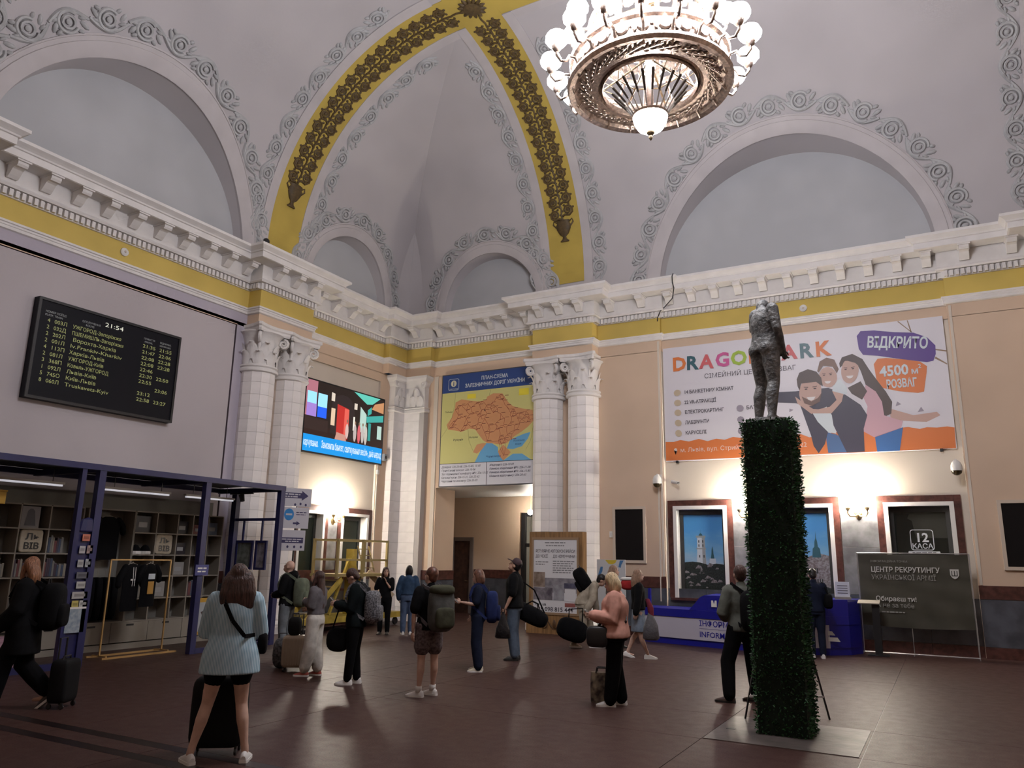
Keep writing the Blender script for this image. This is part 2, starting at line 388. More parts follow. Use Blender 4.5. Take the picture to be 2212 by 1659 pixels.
def make_ceiling():
    ce = thing('ceiling', 'coved plaster vault with relief scrolls and painted ribs', 'ceiling', kind='structure')
    mb = MB()
    vault_wall(mb, P_A, YF, YB, LUNS['A'], True); vault_wall(mb, P_B, XA, XR, LUNS['B'], False)
    vault_wall(mb, P_R, YF, YB, [], False); vault_wall(mb, P_F, XA, XR, [], True)
    mb.build('vault_shell', M_VAULT, ce, smooth=25)
    MB().b2(XA+VR-0.1, XR-VR+0.1, YF+VR-0.1, YB-VR+0.1, VT, VT+0.1).build('flat_crown', M_VAULT, ce)
    for key, P, ns in (('A', P_A, (15, 9)), ('B', P_B, (17, 9))):
        for L, n in zip(LUNS[key], ns):
            lunette(ce, P, L, key == 'A'); lunette_scrolls(ce, P, L, n)
    rib(ce, P_B, CB, YB-CA, True); rib(ce, P_A, CA, CB-XA, False)
    rib(ce, P_B, CB2, YB-CA, True); rib(ce, P_A, CA2, CB-XA, False)
    zc = VT-0.018
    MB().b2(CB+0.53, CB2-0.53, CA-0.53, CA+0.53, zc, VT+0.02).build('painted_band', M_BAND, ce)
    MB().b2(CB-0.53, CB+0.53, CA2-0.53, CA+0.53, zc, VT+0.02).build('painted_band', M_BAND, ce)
    for sg in (-1, 1):
        y = CA+sg*0.665; MB().b2(CB+0.8, CB2-0.8, y-0.135, y+0.135, VT-0.035, VT+0.02).build('rib_margin', M_ARCH, ce)
        x = CB+sg*0.665; MB().b2(x-0.135, x+0.135, CA2+0.8, CA-0.8, VT-0.035, VT+0.02).build('rib_margin', M_ARCH, ce)
    for (x, y) in ((CB, CA), (CB2, CA)):
        mb = MB().lathe([(0.2, 0), (0.22, -0.06), (0.12, -0.1), (0.0, -0.12)], 14, (x, y, zc))
        for k in range(14):
            a = 2*pi*k/14; mb.ell((x+0.24*cos(a), y+0.24*sin(a), zc-0.02), (0.13, 0.05, 0.04), 7, 4, R=Matrix.Rotation(a, 3, 'Z'))
        mb.build('rosette', M_CURL, ce, smooth=50)
    for k in range(14):
        x = CB+1.2+k*0.72
        link('scroll_ornament', SCROLL, ce, frameM(Vector((x, CA-1.02, VT-0.002)), Vector((1, 0, 0)), Vector((0, -1 if k % 2 else 1, 0)), Vector((0, 0, -1))))
    for k in range(9):
        y = CA-1.4-k*0.72
        link('scroll_ornament', SCROLL, ce, frameM(Vector((CB+1.02, y, VT-0.002)), Vector((0, 1, 0)), Vector((1 if k % 2 else -1, 0, 0)), Vector((0, 0, -1))))
make_ceiling()
# ------------------------------------------------------------------ entablature
RW = 0.92
PATH = [(XA, YF), (XA, CA2-RW), (XA+.41, CA2-RW), (XA+.41, CA2+RW), (XA, CA2+RW), (XA, CA-RW), (XA+.41, CA-RW), (XA+.41, CA+RW), (XA, CA+RW),
        (XA, 18.05), (XA+.22, 18.05), (XA+.22, YB-.22), (-13.45, YB-.22), (-13.45, YB), (CB-RW, YB), (CB-RW, YB-.41), (CB+RW, YB-.41), (CB+RW, YB),
        (RB0, YB), (RB0, YB+.12), (RB1, YB+.12), (RB1, YB), (CB2-RW, YB), (CB2-RW, YB-.41), (CB2+RW, YB-.41), (CB2+RW, YB), (XR, YB)]
def offset_path(path, p):
    nr = []
    for a, b in zip(path[:-1], path[1:]):
        dx, dy = b[0]-a[0], b[1]-a[1]; L = sqrt(dx*dx+dy*dy); nr.append((dy/L, -dx/L))
    out = []
    for i, v in enumerate(path):
        if i == 0: n = nr[0]
        elif i == len(path)-1: n = nr[-1]
        else:
            a, b = nr[i-1], nr[i]; dt = a[0]*b[0]+a[1]*b[1]; n = ((a[0]+b[0])/(1+dt), (a[1]+b[1])/(1+dt)) if dt > -0.9 else a
        out.append((v[0]+n[0]*p, v[1]+n[1]*p))
    return out
def sweep(path, prof):
    mb = MB(); mb.grid([[(x, y, z) for x, y in offset_path(path, p)] for p, z in prof]); return mb
def make_bracket():
    mb = MB()
    pts = [(0.0, 0.0), (0.36, 0.0), (0.36, -0.07), (0.33, -0.11), (0.27, -0.10), (0.2, -0.13), (0.12, -0.22), (0.06, -0.27), (0.0, -0.26)]
    n = len(pts); w = 0.095
    mb.add([(-w, -a, b) for a, b in pts]+[(w, -a, b) for a, b in pts], [tuple(range(n)), tuple(range(2*n-1, n-1, -1))]+[(k, k+n, (k+1) % n+n, (k+1) % n) for k in range(n)])
    mb.box((0, -0.19, 0.0), (0.25, 0.42, 0.04))
    return mb.mesh('bracket', M_CORN)
BRACKET = make_bracket()
def make_entablature():
    en = thing('trim_1', 'white classical cornice with brackets over a yellow frieze', 'cornice', kind='structure')
    iA0, iA1 = 4, 5
    sweep(PATH, [(0.0, 7.28), (0.0, 7.60)]).build('architrave', M_PEACH, en)
    sweep(PATH[iA0:iA1+1], [(0.0, 7.36), (0.012, 7.36), (0.012, 7.60)]).build('lilac_lit_architrave', M_LAV2, en)
    sweep(PATH, [(0, 7.58), (.05, 7.60), (.05, 7.655), (.065, 7.665), (.065, 7.70), (.09, 7.71), (.09, 7.75), (0, 7.76)]).build('architrave_moulding', M_CORN, en)
    sweep(PATH, [(0, 7.74), (0, 8.24)]).build('frieze', M_FRIEZE, en)
    sweep(PATH, [(0, 8.20), (.04, 8.205), (.04, 8.36), (.13, 8.365), (.15, 8.40), (.11, 8.45), (.11, 8.80), (.50, 8.80), (.50, 8.79), (.53, 8.80), (.53, 8.93), (.56, 8.94),
                 (.57, 8.97), (.61, 9.0), (.67, 9.04), (.67, 9.10), (0, 9.14), (-.2, 9.15)]).build('cornice', M_CORN, en)
    dn = MB()
    for i, (a, b) in enumerate(zip(PATH[:-1], PATH[1:])):
        dx, dy = b[0]-a[0], b[1]-a[1]; L = sqrt(dx*dx+dy*dy); t = Vector((dx/L, dy/L, 0)); nr = Vector((dy/L, -dx/L, 0))
        n = int((L+0.08)/0.115); R = Matrix((t, -nr, Vector((0, 0, 1)))).transposed()
        if a[0] > 5 or a[1] < 0: n = 0
        for k in range(n):
            s = (k+0.5)*L/n; p = Vector((a[0], a[1], 0))+t*s+nr*0.07
            dn.box((p.x, p.y, 8.285), (0.068, 0.075, 0.13), 0, R)
        if L > 0.9:
            m = int(L/0.6); 
            for k in range(m):
                s = (k+0.5)*L/m; p = Vector((a[0], a[1], 8.785))+t*s+nr*0.11
                link('bracket', BRACKET, en, Matrix(((t.x, -nr.x, 0, p.x), (t.y, -nr.y, 0, p.y), (0, 0, 1, p.z), (0, 0, 0, 1))))
    d = dn.build('dentil', M_CORN, en); d['kind'] = 'stuff'
make_entablature()
# ------------------------------------------------------------------ walls
def cells(mb, P, us, zs, holes, mi=0):
    us = sorted(set(us+[h for q in holes for h in q[:2]])); zs = sorted(set(zs+[h for q in holes for h in q[2:]]))
    for a, b in zip(us[:-1], us[1:]):
        for c, d in zip(zs[:-1], zs[1:]):
            uc, zc = (a+b)/2, (c+d)/2
            if any(h[0] < uc < h[1] and h[2] < zc < h[3] for h in holes): continue
            mb.add([P(a, c), P(b, c), P(b, d), P(a, d)], [(0, 1, 2, 3)], mi)
WIN_A = [(14.98, 15.97), (16.64, 17.8)]              # glazed openings in the left wall (white casing outer edge)
WIN_B = [(-5.98, -4.63), (-3.54, -2.20), (-1.14, 0.24)]
def block_wall(par, P3, u0, u1, wn, band=True, skip=()):
    """dark wainscot: base strip, slate panels and a brown cap, pieces with open joints; P3(u,depth,z)"""
    def seg(a, b, z0, z1, dp, m, nm):
        pts = [P3(a, 0, z0), P3(b, 0, z0), P3(b, 0, z1), P3(a, 0, z1), P3(a, dp, z0), P3(b, dp, z0), P3(b, dp, z1), P3(a, dp, z1)]
        MB().add(pts, [(4, 5, 6, 7), (0, 4, 7, 3), (1, 2, 6, 5), (3, 7, 6, 2), (0, 1, 5, 4)]).build(nm, m, par)
    n = max(1, round((u1-u0)/wn)); w = (u1-u0)/n
    for k in range(n):
        a, b = u0+k*w+0.003, u0+(k+1)*w-0.003
        seg(a, b, 0.225, 1.165, 0.03, M_BLUEM, 'marble_panel')
        seg(a, b, 0.0, 0.22, 0.06, M_BROWN, 'base_block')
        if band: seg(a, b, 1.17, 1.44, 0.045, M_BROWN, 'cap_block')
def make_walls():
    # left wall -------------------------------------------------
    wa = thing('wall_left', 'left hall wall, peach by the columns, lilac light painted in above the kiosk', 'wall', kind='structure')
    A = lambda off: (lambda u, z: (XA+off, u, z))
    mb = MB(); cells(mb, A(0), [YF, CA2+RW], [0, 7.29], []); cells(mb, A(0), [CA-RW, 14.72], [0, 7.29], [])
    cells(mb, A(0), [14.72, 17.98], [7.02, 7.29], []); cells(mb, A(0), [17.98, YB], [0, 7.29], [])
    mb.build('wall_face', M_PEACH, wa)
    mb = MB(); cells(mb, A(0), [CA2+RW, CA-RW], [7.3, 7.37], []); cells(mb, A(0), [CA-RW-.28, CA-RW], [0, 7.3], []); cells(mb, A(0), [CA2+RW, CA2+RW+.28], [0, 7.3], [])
    mb.build('lilac_lit_border', M_LAV2, wa)
    mb = MB(); y0, y1 = CA2+RW+.28, CA-RW-.28; mb.b2(XA-.1, XA-.015, y0+.035, y1-.035, 0, 7.265); mb.build('lavender_lit_panel', M_LAV, wa)
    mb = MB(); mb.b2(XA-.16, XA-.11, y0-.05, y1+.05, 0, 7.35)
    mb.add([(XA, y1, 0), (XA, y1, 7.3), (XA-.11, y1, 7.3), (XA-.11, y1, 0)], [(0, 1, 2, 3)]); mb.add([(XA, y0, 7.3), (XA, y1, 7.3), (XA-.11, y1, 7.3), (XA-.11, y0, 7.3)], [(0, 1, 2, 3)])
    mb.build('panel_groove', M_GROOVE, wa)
    rx = XA-.07; mb = MB()
    holes = [(a, b, 0.95, 2.99) for a, b in WIN_A]
    cells(mb, A(-.07), [14.72, 17.98], [0, 7.02], holes)
    for (p, q) in (((14.72, 0), (14.72, 7.02)), ((17.98, 0), (17.98, 7.02)), ((14.72, 7.02), (17.98, 7.02))):
        mb.add([(XA, p[0], p[1]), (XA, q[0], q[1]), (rx, q[0], q[1]), (rx, p[0], p[1])], [(0, 1, 2, 3)])
    mb.build('recessed_panel', M_CREAM, wa)
    PA = lambda u, d, z: (XA+d, u, z)
    block_wall(wa, PA, CA2+RW, CA-RW, 1.1); block_wall(wa, PA, CA-RW, 14.72, 1.0)
    block_wall(wa, lambda u, d, z: (XA-.07+d, u, z), 14.72, 17.98, 1.09, band=True)
    # back wall -------------------------------------------------
    wb = thing('wall_back', 'peach back wall with shallow recess, ticket windows and a passage opening', 'wall', kind='structure')
    Bf = lambda off: (lambda u, z: (u, YB+off, z))
    mb = MB(); cells(mb, Bf(0), [XA, RB0], [0, 7.29], [(-13.22, CB-RW-.06, 0, 3.85)]); cells(mb, Bf(0), [RB1, XR], [0, 7.29], [])
    for u in (-13.22, CB-RW-.06):
        mb.add([(u, YB, 0), (u, YB, 3.85), (u, YB+1.05, 3.85), (u, YB+1.05, 0)], [(0, 1, 2, 3)])
    mb.build('wall_face', M_PEACH, wb)
    mb = MB(); mb.b2(-13.40, -13.26, YB-.03, YB, 1.45, 7.28); mb.build('edge_pilaster_strip', M_CREAM, wb)
    mb = MB(); cells(mb, Bf(.15), [RB0, RB1], [0, 7.29], [(a, b, 0.95, 3.19) for a, b in WIN_B])
    for u in (RB0, RB1): mb.add([(u, YB, 0), (u, YB, 7.29), (u, YBR, 7.29), (u, YBR, 0)], [(0, 1, 2, 3)])
    mb.build('recess_face', M_CREAM, wb)
    mb = MB()
    mb.b2(RB0-.085, RB0-.03, YB-.02, YB, 1.45, 7.55).b2(RB1+.03, RB1+.085, YB-.02, YB, 1.45, 7.55); mb.build('edge_bead', M_CREAM, wb)
    PB = lambda u, d, z: (u, YB-d, z)
    block_wall(wb, PB, CB+RW, RB0, 0.92); block_wall(wb, PB, RB1, CB2-RW, 0.9); block_wall(wb, PB, CB2-RW, XR, 1.2)
    block_wall(wb, lambda u, d, z: (u, YBR-d, z), RB0, RB1, 0.95, band=False)
    block_wall(wb, PB, -14.3, -13.22, 0.55)
    block_wall(wb, lambda u, d, z: (-13.22+d, u, z), YB, YB+1.05, 1.05)
    # grey marble facing between the windows of the recess
    for (a, b) in ((-4.49, -3.68), (-2.05, -1.28)):
        for (z0, z1) in ((1.17, 2.2), (2.205, 3.0)): MB().b2(a+.003, b-.003, YBR-.03, YBR, z0, z1).build('marble_panel', M_GREYM, wb)
    for (z0, z1) in ((1.45, 2.2), (2.205, 2.8)): MB().b2(XA-.07, XA-.045, 16.12, 16.5, z0, z1).build('marble_panel', M_GREYM, wa)
    # two walls behind the camera and beside it ------------------
    wr = thing('wall_right', 'plain peach side wall outside the picture', 'wall', kind='structure')
    MB().b2(XR, XR+.3, YF, YB, 0, 9.2).build('wall_face', M_PEACH, wr)
    wf = thing('wall_front', 'plain peach wall behind the viewer', 'wall', kind='structure')
    MB().b2(XA, XR, YF-.3, YF, 0, 9.2).build('wall_face', M_PEACH, wf)
make_walls()
# ------------------------------------------------------------------ columns
def leaf(mb, base, out, up, w, h, curl):
    """acanthus leaf: a curved tongue with a rolled tip"""
    base, out, up = Vector(base), Vector(out), Vector(up); side = out.cross(up)
    rows = []
    for k in range(7):
        t = k/6; hw = w*(0.75+0.5*sin(pi*min(t*1.15, 1)))*(1-0.55*max(0, t-0.6)/0.4)
        o = 0.02+curl*(max(0, t-0.45)/0.55)**2*1.0; z = h*(t if t < .85 else .85-(t-.85)*0.7)
        c = base+out*o+up*z
        rows.append([c-side*hw+out*0.0, c-side*hw*.5+out*.022, c+out*.04, c+side*hw*.5+out*.022, c+side*hw])
    mb.grid(rows)
def volute(mb, c, ax, up, r):
    c, ax, up = Vector(c), Vector(ax), Vector(up); pts = []
    for k in range(19):
        a = pi*.5-3.6*pi*k/18; rr = r*(1-.8*k/18); pts.append(c+ax*(rr*cos(a))+up*(rr*sin(a)))
    mb.tube(pts, [0.045-.02*k/18 for k in range(19)], 6)
FAC = 12
def make_column_meshes():
    r = 0.43; ap = r*cos(pi/FAC); w = 2*r*sin(pi/FAC)-.006
    pan = MB().b2(-w/2, w/2, ap-.02, ap, .003, .302).mesh('marble_panel', M_MARBLE)
    core = MB().lathe([(r-.012, 0.4), (r-.012, 6.22)], FAC)
    core = core.mesh('shaft_core', M_JOINT)
    ast = MB().lathe([(r, 6.14), (r+.05, 6.16), (r+.06, 6.2), (r+.05, 6.23), (r+.02, 6.25), (r+.055, 6.28), (r+.04, 6.32), (r-.02, 6.33)], 24).mesh('astragal', M_CORN, 40)
    base = MB().lathe([(r+.16, 0.0), (r+.16, 0.16), (r+.14, .17), (r+.15, .22), (r+.12, .27), (r+.06, .29), (r+.08, .34), (r+.06, .38), (r, .41)], 24).mesh('column_base', M_MARBLE, 40)
    bell = MB().lathe([(r-.02, 6.3), (r-.03, 6.6), (r-.01, 6.9), (r+.06, 7.08), (r+.13, 7.13), (r+.13, 7.15)], 20).mesh('capital_bell', M_CORN, 50)
    lv = []
    mb = MB(); leaf(mb, (0, r-.035, 6.31), (0, 1, 0), (0, 0, 1), .115, .42, .14); lo = mb.mesh('acanthus_leaf', M_CORN, 60)
    mb = MB(); leaf(mb, (0, r-.04, 6.45), (0, 1, 0), (0, 0, 1), .115, .52, .17); hi = mb.mesh('acanthus_leaf', M_CORN, 60)
    mb = MB(); s = .7071
    volute(mb, (0, r+.12, 6.97), (0, 1, 0), (0, 0, 1), .125); mb.tube([(0, r-.02, 6.6), (0, r+.0, 6.85), (0, r+.06, 7.02)], .035, 6); vo = mb.mesh('volute', M_CORN, 60)
    ab = []
    N = 8; H = .585
    for q in range(4):
        a0 = pi/4+q*pi/2; c0 = (H*sqrt(2)*cos(a0), H*sqrt(2)*sin(a0)); a1 = a0+pi/2; c1 = (H*sqrt(2)*cos(a1), H*sqrt(2)*sin(a1))
        for k in range(N):
            t = .06+.88*k/(N-1); x = c0[0]+(c1[0]-c0[0])*t; y = c0[1]+(c1[1]-c0[1])*t; am = a0+pi/4; dip = .13*sin(pi*t)
            ab.append((x-cos(am)*dip, y-sin(am)*dip))
    n = len(ab); rows = []
    for (sc, z) in ((.88, 7.12), (.93, 7.17), (.93, 7.22), (1, 7.25), (1.0, 7.32), (.5, 7.325)): rows.append([(x*sc, y*sc, z) for x, y in ab])
    abm = MB().grid(rows, wrap=True).mesh('abacus', M_CORN)
    return pan, core, ast, base, bell, lo, hi, vo, abm
CM = make_column_meshes()
def make_column(x, y, face, label, back):
    """face: angle of the outward normal of the wall the column stands against"""
    pan, core, ast, base, bell, lo, hi, vo, abm = CM
    c = thing('column', label, 'column', (x, y, 0), kind='structure', group='paired marble columns')
    link('shaft_core', core, c); link('astragal', ast, c); link('column_base', base, c); link('abacus', abm, c)
    cap = link('capital_bell', bell, c)
    for k in range(FAC):
        a = 2*pi*(k+.5)/FAC
        if cos(a-face) < -0.3: continue
        for j in range(19): link('marble_panel', pan, c, Matrix.Translation((0, 0, .4+j*.305)) @ Matrix.Rotation(a-pi/2, 4, 'Z'))
    for k in range(8):
        a = 2*pi*k/8
        if cos(a-face) > -.4: link('acanthus_leaf', lo, cap, Matrix.Rotation(a-pi/2, 4, 'Z'))
        a += pi/8
        if cos(a-face) > -.4: link('acanthus_leaf', hi, cap, Matrix.Rotation(a-pi/2, 4, 'Z'))
    for k in range(4):
        a = pi/4+k*pi/2
        if cos(a-face) > 0: link('volute', vo, cap, Matrix.Rotation(a-pi/2, 4, 'Z'))
    return c
dx = .12
make_column(XA+dx, CA-.535, 0, 'faceted white marble column beside the lilac-tinted wall, first of the pair behind the kiosk', 0)
make_column(XA+dx, CA+.535, 0, 'faceted white marble column between the kiosk end and the video screen', 0)
make_column(CB-.535, YB-dx, -pi/2, 'faceted white marble column beside the railway map', 0)
make_column(CB+.535, YB-dx, -pi/2, 'faceted white marble column between the wooden advert case and the dark noticeboard', 0)
make_column(CB2-.535, YB-dx, -pi/2, 'faceted marble column at the far end of the back wall', 0)
make_column(XA+dx, CA2+.535, 0, 'faceted marble column on the left wall near the viewer', 0)
def make_corner_pilaster():
    p = thing('corner_pilaster', 'white marble corner pilaster folded into the angle of the two walls', 'pilaster', kind='structure')
    q = .22
    MB().b2(XA, XA+q-.012, 18.45, YB, .4, 6.25).b2(XA, -13.62, YB-q+.012, YB, .4, 6.25).build('pilaster_core', M_JOINT, p)
    ma = MB().b2(0, q, 0, YB-q-18.43, .003, .302).mesh('marble_panel', M_MARBLE); mbb = MB().b2(0, .59, 0, .21, .003, .302).mesh('marble_panel', M_MARBLE)
    for j in range(19):
        link('marble_panel', ma, p, Matrix.Translation((XA, 18.43, .4+j*.305))); link('marble_panel', mbb, p, Matrix.Translation((XA+q, YB-q, .4+j*.305)))
    MB().b2(XA, XA+q+.1, 18.3, YB, 0, .4).b2(XA, -13.5, YB-q-.1, YB, 0, .4).build('pilaster_base', M_MARBLE, p)
    pth = [(XA, 18.43), (XA+q, 18.43), (XA+q, YB-q), (-13.62, YB-q), (-13.62, YB)]
    sweep(pth, [(0, 6.14), (.05, 6.17), (.05, 6.24), (.02, 6.26), (.05, 6.3), (0, 6.33)]).build('astragal', M_CORN, p)
    sweep(pth, [(0, 6.3), (0, 6.95), (.06, 7.08), (.13, 7.14), (.16, 7.2), (.16, 7.28), (0, 7.29)]).build('capital_bell', M_CORN, p)
    for (bx, o, s) in (((XA+q, 18.64), (1, 0, 0), 'a'), ((-13.92, YB-q), (0, -1, 0), 'b')):
        for (du, z, h) in ((-.13, 6.33, .4), (.13, 6.33, .4), (0, 6.5, .48)):
            mb = MB(); b = (bx[0], bx[1]+du, z) if s == 'a' else (bx[0]+du, bx[1], z)
            leaf(mb, b, o, (0, 0, 1), .11, h, .1); mb.build('acanthus_leaf', M_CORN, p, 60)
        mb = MB()
        if s == 'a': volute(mb, (XA+q+.05, 18.44, 7.02), (0, -1, 0), (0, 0, 1), .1)
        else: volute(mb, (-13.63, YB-q-.05, 7.02), (1, 0, 0), (0, 0, 1), .1)
        mb.build('volute', M_CORN, p, 60)
make_corner_pilaster()
# ------------------------------------------------------------------ passage
def make_passage():
    x0, x1, y0, y1, h = -16.4, -8.0, YB+1.05, 22.8, 3.85
    ps = thing('wall_passage', 'peach side passage seen under the railway map', 'wall', kind='structure')
    mb = MB(); F = lambda u, z: (u, y1, z)
    cells(mb, F, [x0, x1], [0, h], [(-14.9, -14.2, 0, 2.42), (-12.15, -10.2, 0, 3.3)])
    mb.add([(x0, y0, 0), (x0, y1, 0), (x0, y1, h), (x0, y0, h)], [(0, 1, 2, 3)]); mb.add([(x1, y0, 0), (x1, y1, 0), (x1, y1, h), (x1, y0, h)], [(0, 1, 2, 3)])
    mb.add([(x0, y0, 0), (-13.22, y0, 0), (-13.22, y0, h), (x0, y0, h)], [(0, 1, 2, 3)]); mb.add([(CB-RW-.06, y0, 0), (x1, y0, 0), (x1, y0, h), (CB-RW-.06, y0, h)], [(0, 1, 2, 3)])
    mb.build('wall_face', M_PEACH, ps)
    MB().b2(x0, x1, YB+.02, y1+2, h, h+.1).build('passage_ceiling', M_WHITE, ps)
    block_wall(ps, lambda u, d, z: (u, y1-d, z), -14.05, -12.35, .85)
    # plain dark door
    d = thing('door_1', 'dark brown panelled door in the passage with a grey stepped frame', 'door', (-14.55, y1, 0), kind='structure')
    mf = mat('grey_door_frame', (.17, .14, .13), .5); md = mat('dark_brown_door', (.05, .025, .018), .45, var=.3, vscale=6)
    MB().b2(-.45, -.33, -.06, .04, 0, 2.5).b2(.33, .45, -.06, .04, 0, 2.5).b2(-.33, .33, -.06, .04, 2.38, 2.5).build('door_frame', mf, d)
    lf = MB().b2(-.33, .33, .0, .05, 0, 2.38).build('door_leaf', md, d)
    for z0, z1 in ((.2, .9), (1.05, 2.2)): MB().b2(-.24, .24, -.015, .0, z0, z1).build('door_panel', md, d)
    MB().tube([(.27, 0, 1.05), (.27, -.06, 1.05), (.17, -.06, 1.05)], .012, 6).build('door_handle', M_BRASS, d)
    # glazed dark door with lit room behind
    g = thing('door_2', 'tall dark framed glazed door at the end of the passage', 'door', (-11.2, y1, 0), kind='structure')
    fr = MB()
    for x in (-.95, -.35, .3, .95): fr.b2(x-.07, x+.07, -.08, .05, 0, 3.3)
    for z in (.12, 2.25, 3.24): fr.b2(-.95, .95, -.07, .04, z-.06, z+.06)
    fr.build('door_frame', M_BLACK, g)
    gl = mat('clear_glass', (.9, .95, .95), .02, trans=1.0, spec=.5)
    for a, b in ((-.88, -.42), (-.28, .23), (.37, .88)):
        for z0, z1 in ((.18, 2.19), (2.31, 3.18)): MB().b2(a, b, -.005, .005, z0, z1).build('glass_pane', gl, g)
    MB().b2(-13, -9, y1+1.9, y1+2, 0, 3.9).b2(-13, -12.9, y1+.05, y1+2, 0, 3.9).b2(-9.1, -9, y1+.05, y1+2, 0, 3.9).build('room_behind_door', M_WHITE, ps)
    b = thing('passage_globe_lamp', 'small round glowing lamp in the passage by the glazed door', 'lamp', (-11.62, 22.2, 3.28))
    MB().ell((0, 0, 0), (.085, .085, .085), 14, 10).build('lamp_globe', mat('lamp_globe_glow', (1, 1, 1), .5, emit=(1, .93, .82), estr=160), b, 180)
    MB().tube([(0, 0, .08), (0, 0, .57)], .012, 6).build('lamp_stem', M_BRASS, b)
    b3 = thing('added_passage_lamp', 'unseen ceiling lamp added to brighten the passage behind the columns', 'lamp', (-9.6, 21.4, 3.84))  # second lamp, out of view, added to lift the passage walls
    MB().lathe([(0, -.14), (.16, -.10), (.2, 0)], 14).build('lamp_shade', mat('added_lamp_glow', (1, 1, 1), .5, emit=(1, .93, .86), estr=60), b3, 180)
    MB().lathe([(.21, -.02), (.21, 0)], 14).build('lamp_rim', M_BRASS, b3)
    b2 = thing('far_room_ceiling_lamp', 'white ceiling lamp in the room behind the glazed door', 'lamp', (-11.0, 23.8, 3.8))
    MB().lathe([(0, -.12), (.2, -.08), (.22, 0)], 14).build('lamp_shade', mat('far_lamp_glow', (1, 1, 1), .5, emit=(1, .9, .75), estr=25), b2, 180)
make_passage()
# ------------------------------------------------------------------ windows
M_GLASSD = mat('window_glass', (.03, .035, .03), .04, spec=.6, alpha=.35)
def surround(par, P, a, b, z0, z1, w, d):
    """brown marble surround as separate slabs, outer edge w beyond the casing"""
    for (u0, u1, c0, c1) in ((a-w, a, z0, z1+w), (b, b+w, z0, z1+w), (a+.002, b-.002, z1, z1+w)):
        vs = [P(u0, 0, c0), P(u1, 0, c0), P(u1, 0, c1), P(u0, 0, c1), P(u0, d, c0), P(u1, d, c0), P(u1, d, c1), P(u0, d, c1)]
        MB().add(vs, [(4, 5, 6, 7), (0, 4, 7, 3), (1, 2, 6, 5), (3, 7, 6, 2), (0, 1, 5, 4)]).build('marble_surround', M_BROWN, par)
def casing(par, P, a, b, z0, z1, t, proud, deep):
    def bx(u0, u1, c0, c1, d0, d1, m, nm):
        vs = [P(u, d, c) for c in (c0, c1) for d in (d0, d1) for u in (u0, u1)]
        MB().add(vs, [(0,2,3,1),(4,5,7,6),(0,1,5,4),(2,6,7,3),(0,4,6,2),(1,3,7,5)]).build(nm, m, par)
    bx(a, a+t, z0, z1, -deep, proud, M_WHITE, 'casing'); bx(b-t, b, z0, z1, -deep, proud, M_WHITE, 'casing'); bx(a+t, b-t, z1-t, z1, -deep, proud, M_WHITE, 'casing')
    bx(a-.1, b+.1, z0-.06, z0, -deep, .12, M_BROWN, 'window_sill')
    return bx
def win_left():
    gm = mat('office_green_wall', (.30, .33, .25), .8)
    lab = ['tall office window beside the direction signs, lit greenish inside', 'tall office window behind the yellow work platform']
    for i, (a, b) in enumerate(WIN_A):
        w = thing('window_%d' % (i+1), lab[i], 'window', (XA-.07, 0, 0), kind='structure')
        P = lambda u, d, z: (d, u, z)
        surround(w, P, a, b, 1.44, 2.99, .14, .05)
        bx = casing(w, P, a, b, .95, 2.99, .08, .07, .22)
        bx(a+.08, a+.14, .95, 2.91, -.24, -.18, M_DARK, 'sash_frame'); bx(b-.16, b-.08, .95, 2.91, -.24, -.18, M_DARK, 'sash_frame'); bx(a+.14, b-.16, 2.80, 2.91, -.24, -.18, M_DARK, 'sash_frame')
        bx(a+.14, b-.16, .95, 2.80, -.215, -.205, M_GLASSD, 'glass_pane')
    r = thing('office_room', 'dim greenish office behind the left windows', 'room', kind='structure')
    MB().b2(XA-2.1, XA-2.0, 14.5, 18.3, 0, 3.2).b2(XA-2, XA-.33, 14.4, 14.5, 0, 3.2).b2(XA-2, XA-.33, 18.2, 18.3, 0, 3.2).b2(XA-2.1, XA-.3, 14.4, 18.3, 3.2, 3.3).b2(XA-2.1, XA-.3, 14.4, 18.3, .5, .6).build('office_shell', gm, r)
    l = thing('office_tube_lamp', 'fluorescent tube fitting seen through the office window by the signs', 'lamp', (XA-1.2, 15.5, 2.95))
    MB().b2(-.08, .08, -.55, .55, 0, .12).build('lamp_body', M_WHITE, l)
    MB().b2(-.06, .06, -.52, .52, -.03, 0).build('lamp_tube', mat('office_tube_glow', (1, 1, 1), .5, emit=(.85, 1, .85), estr=9), l)
win_left()
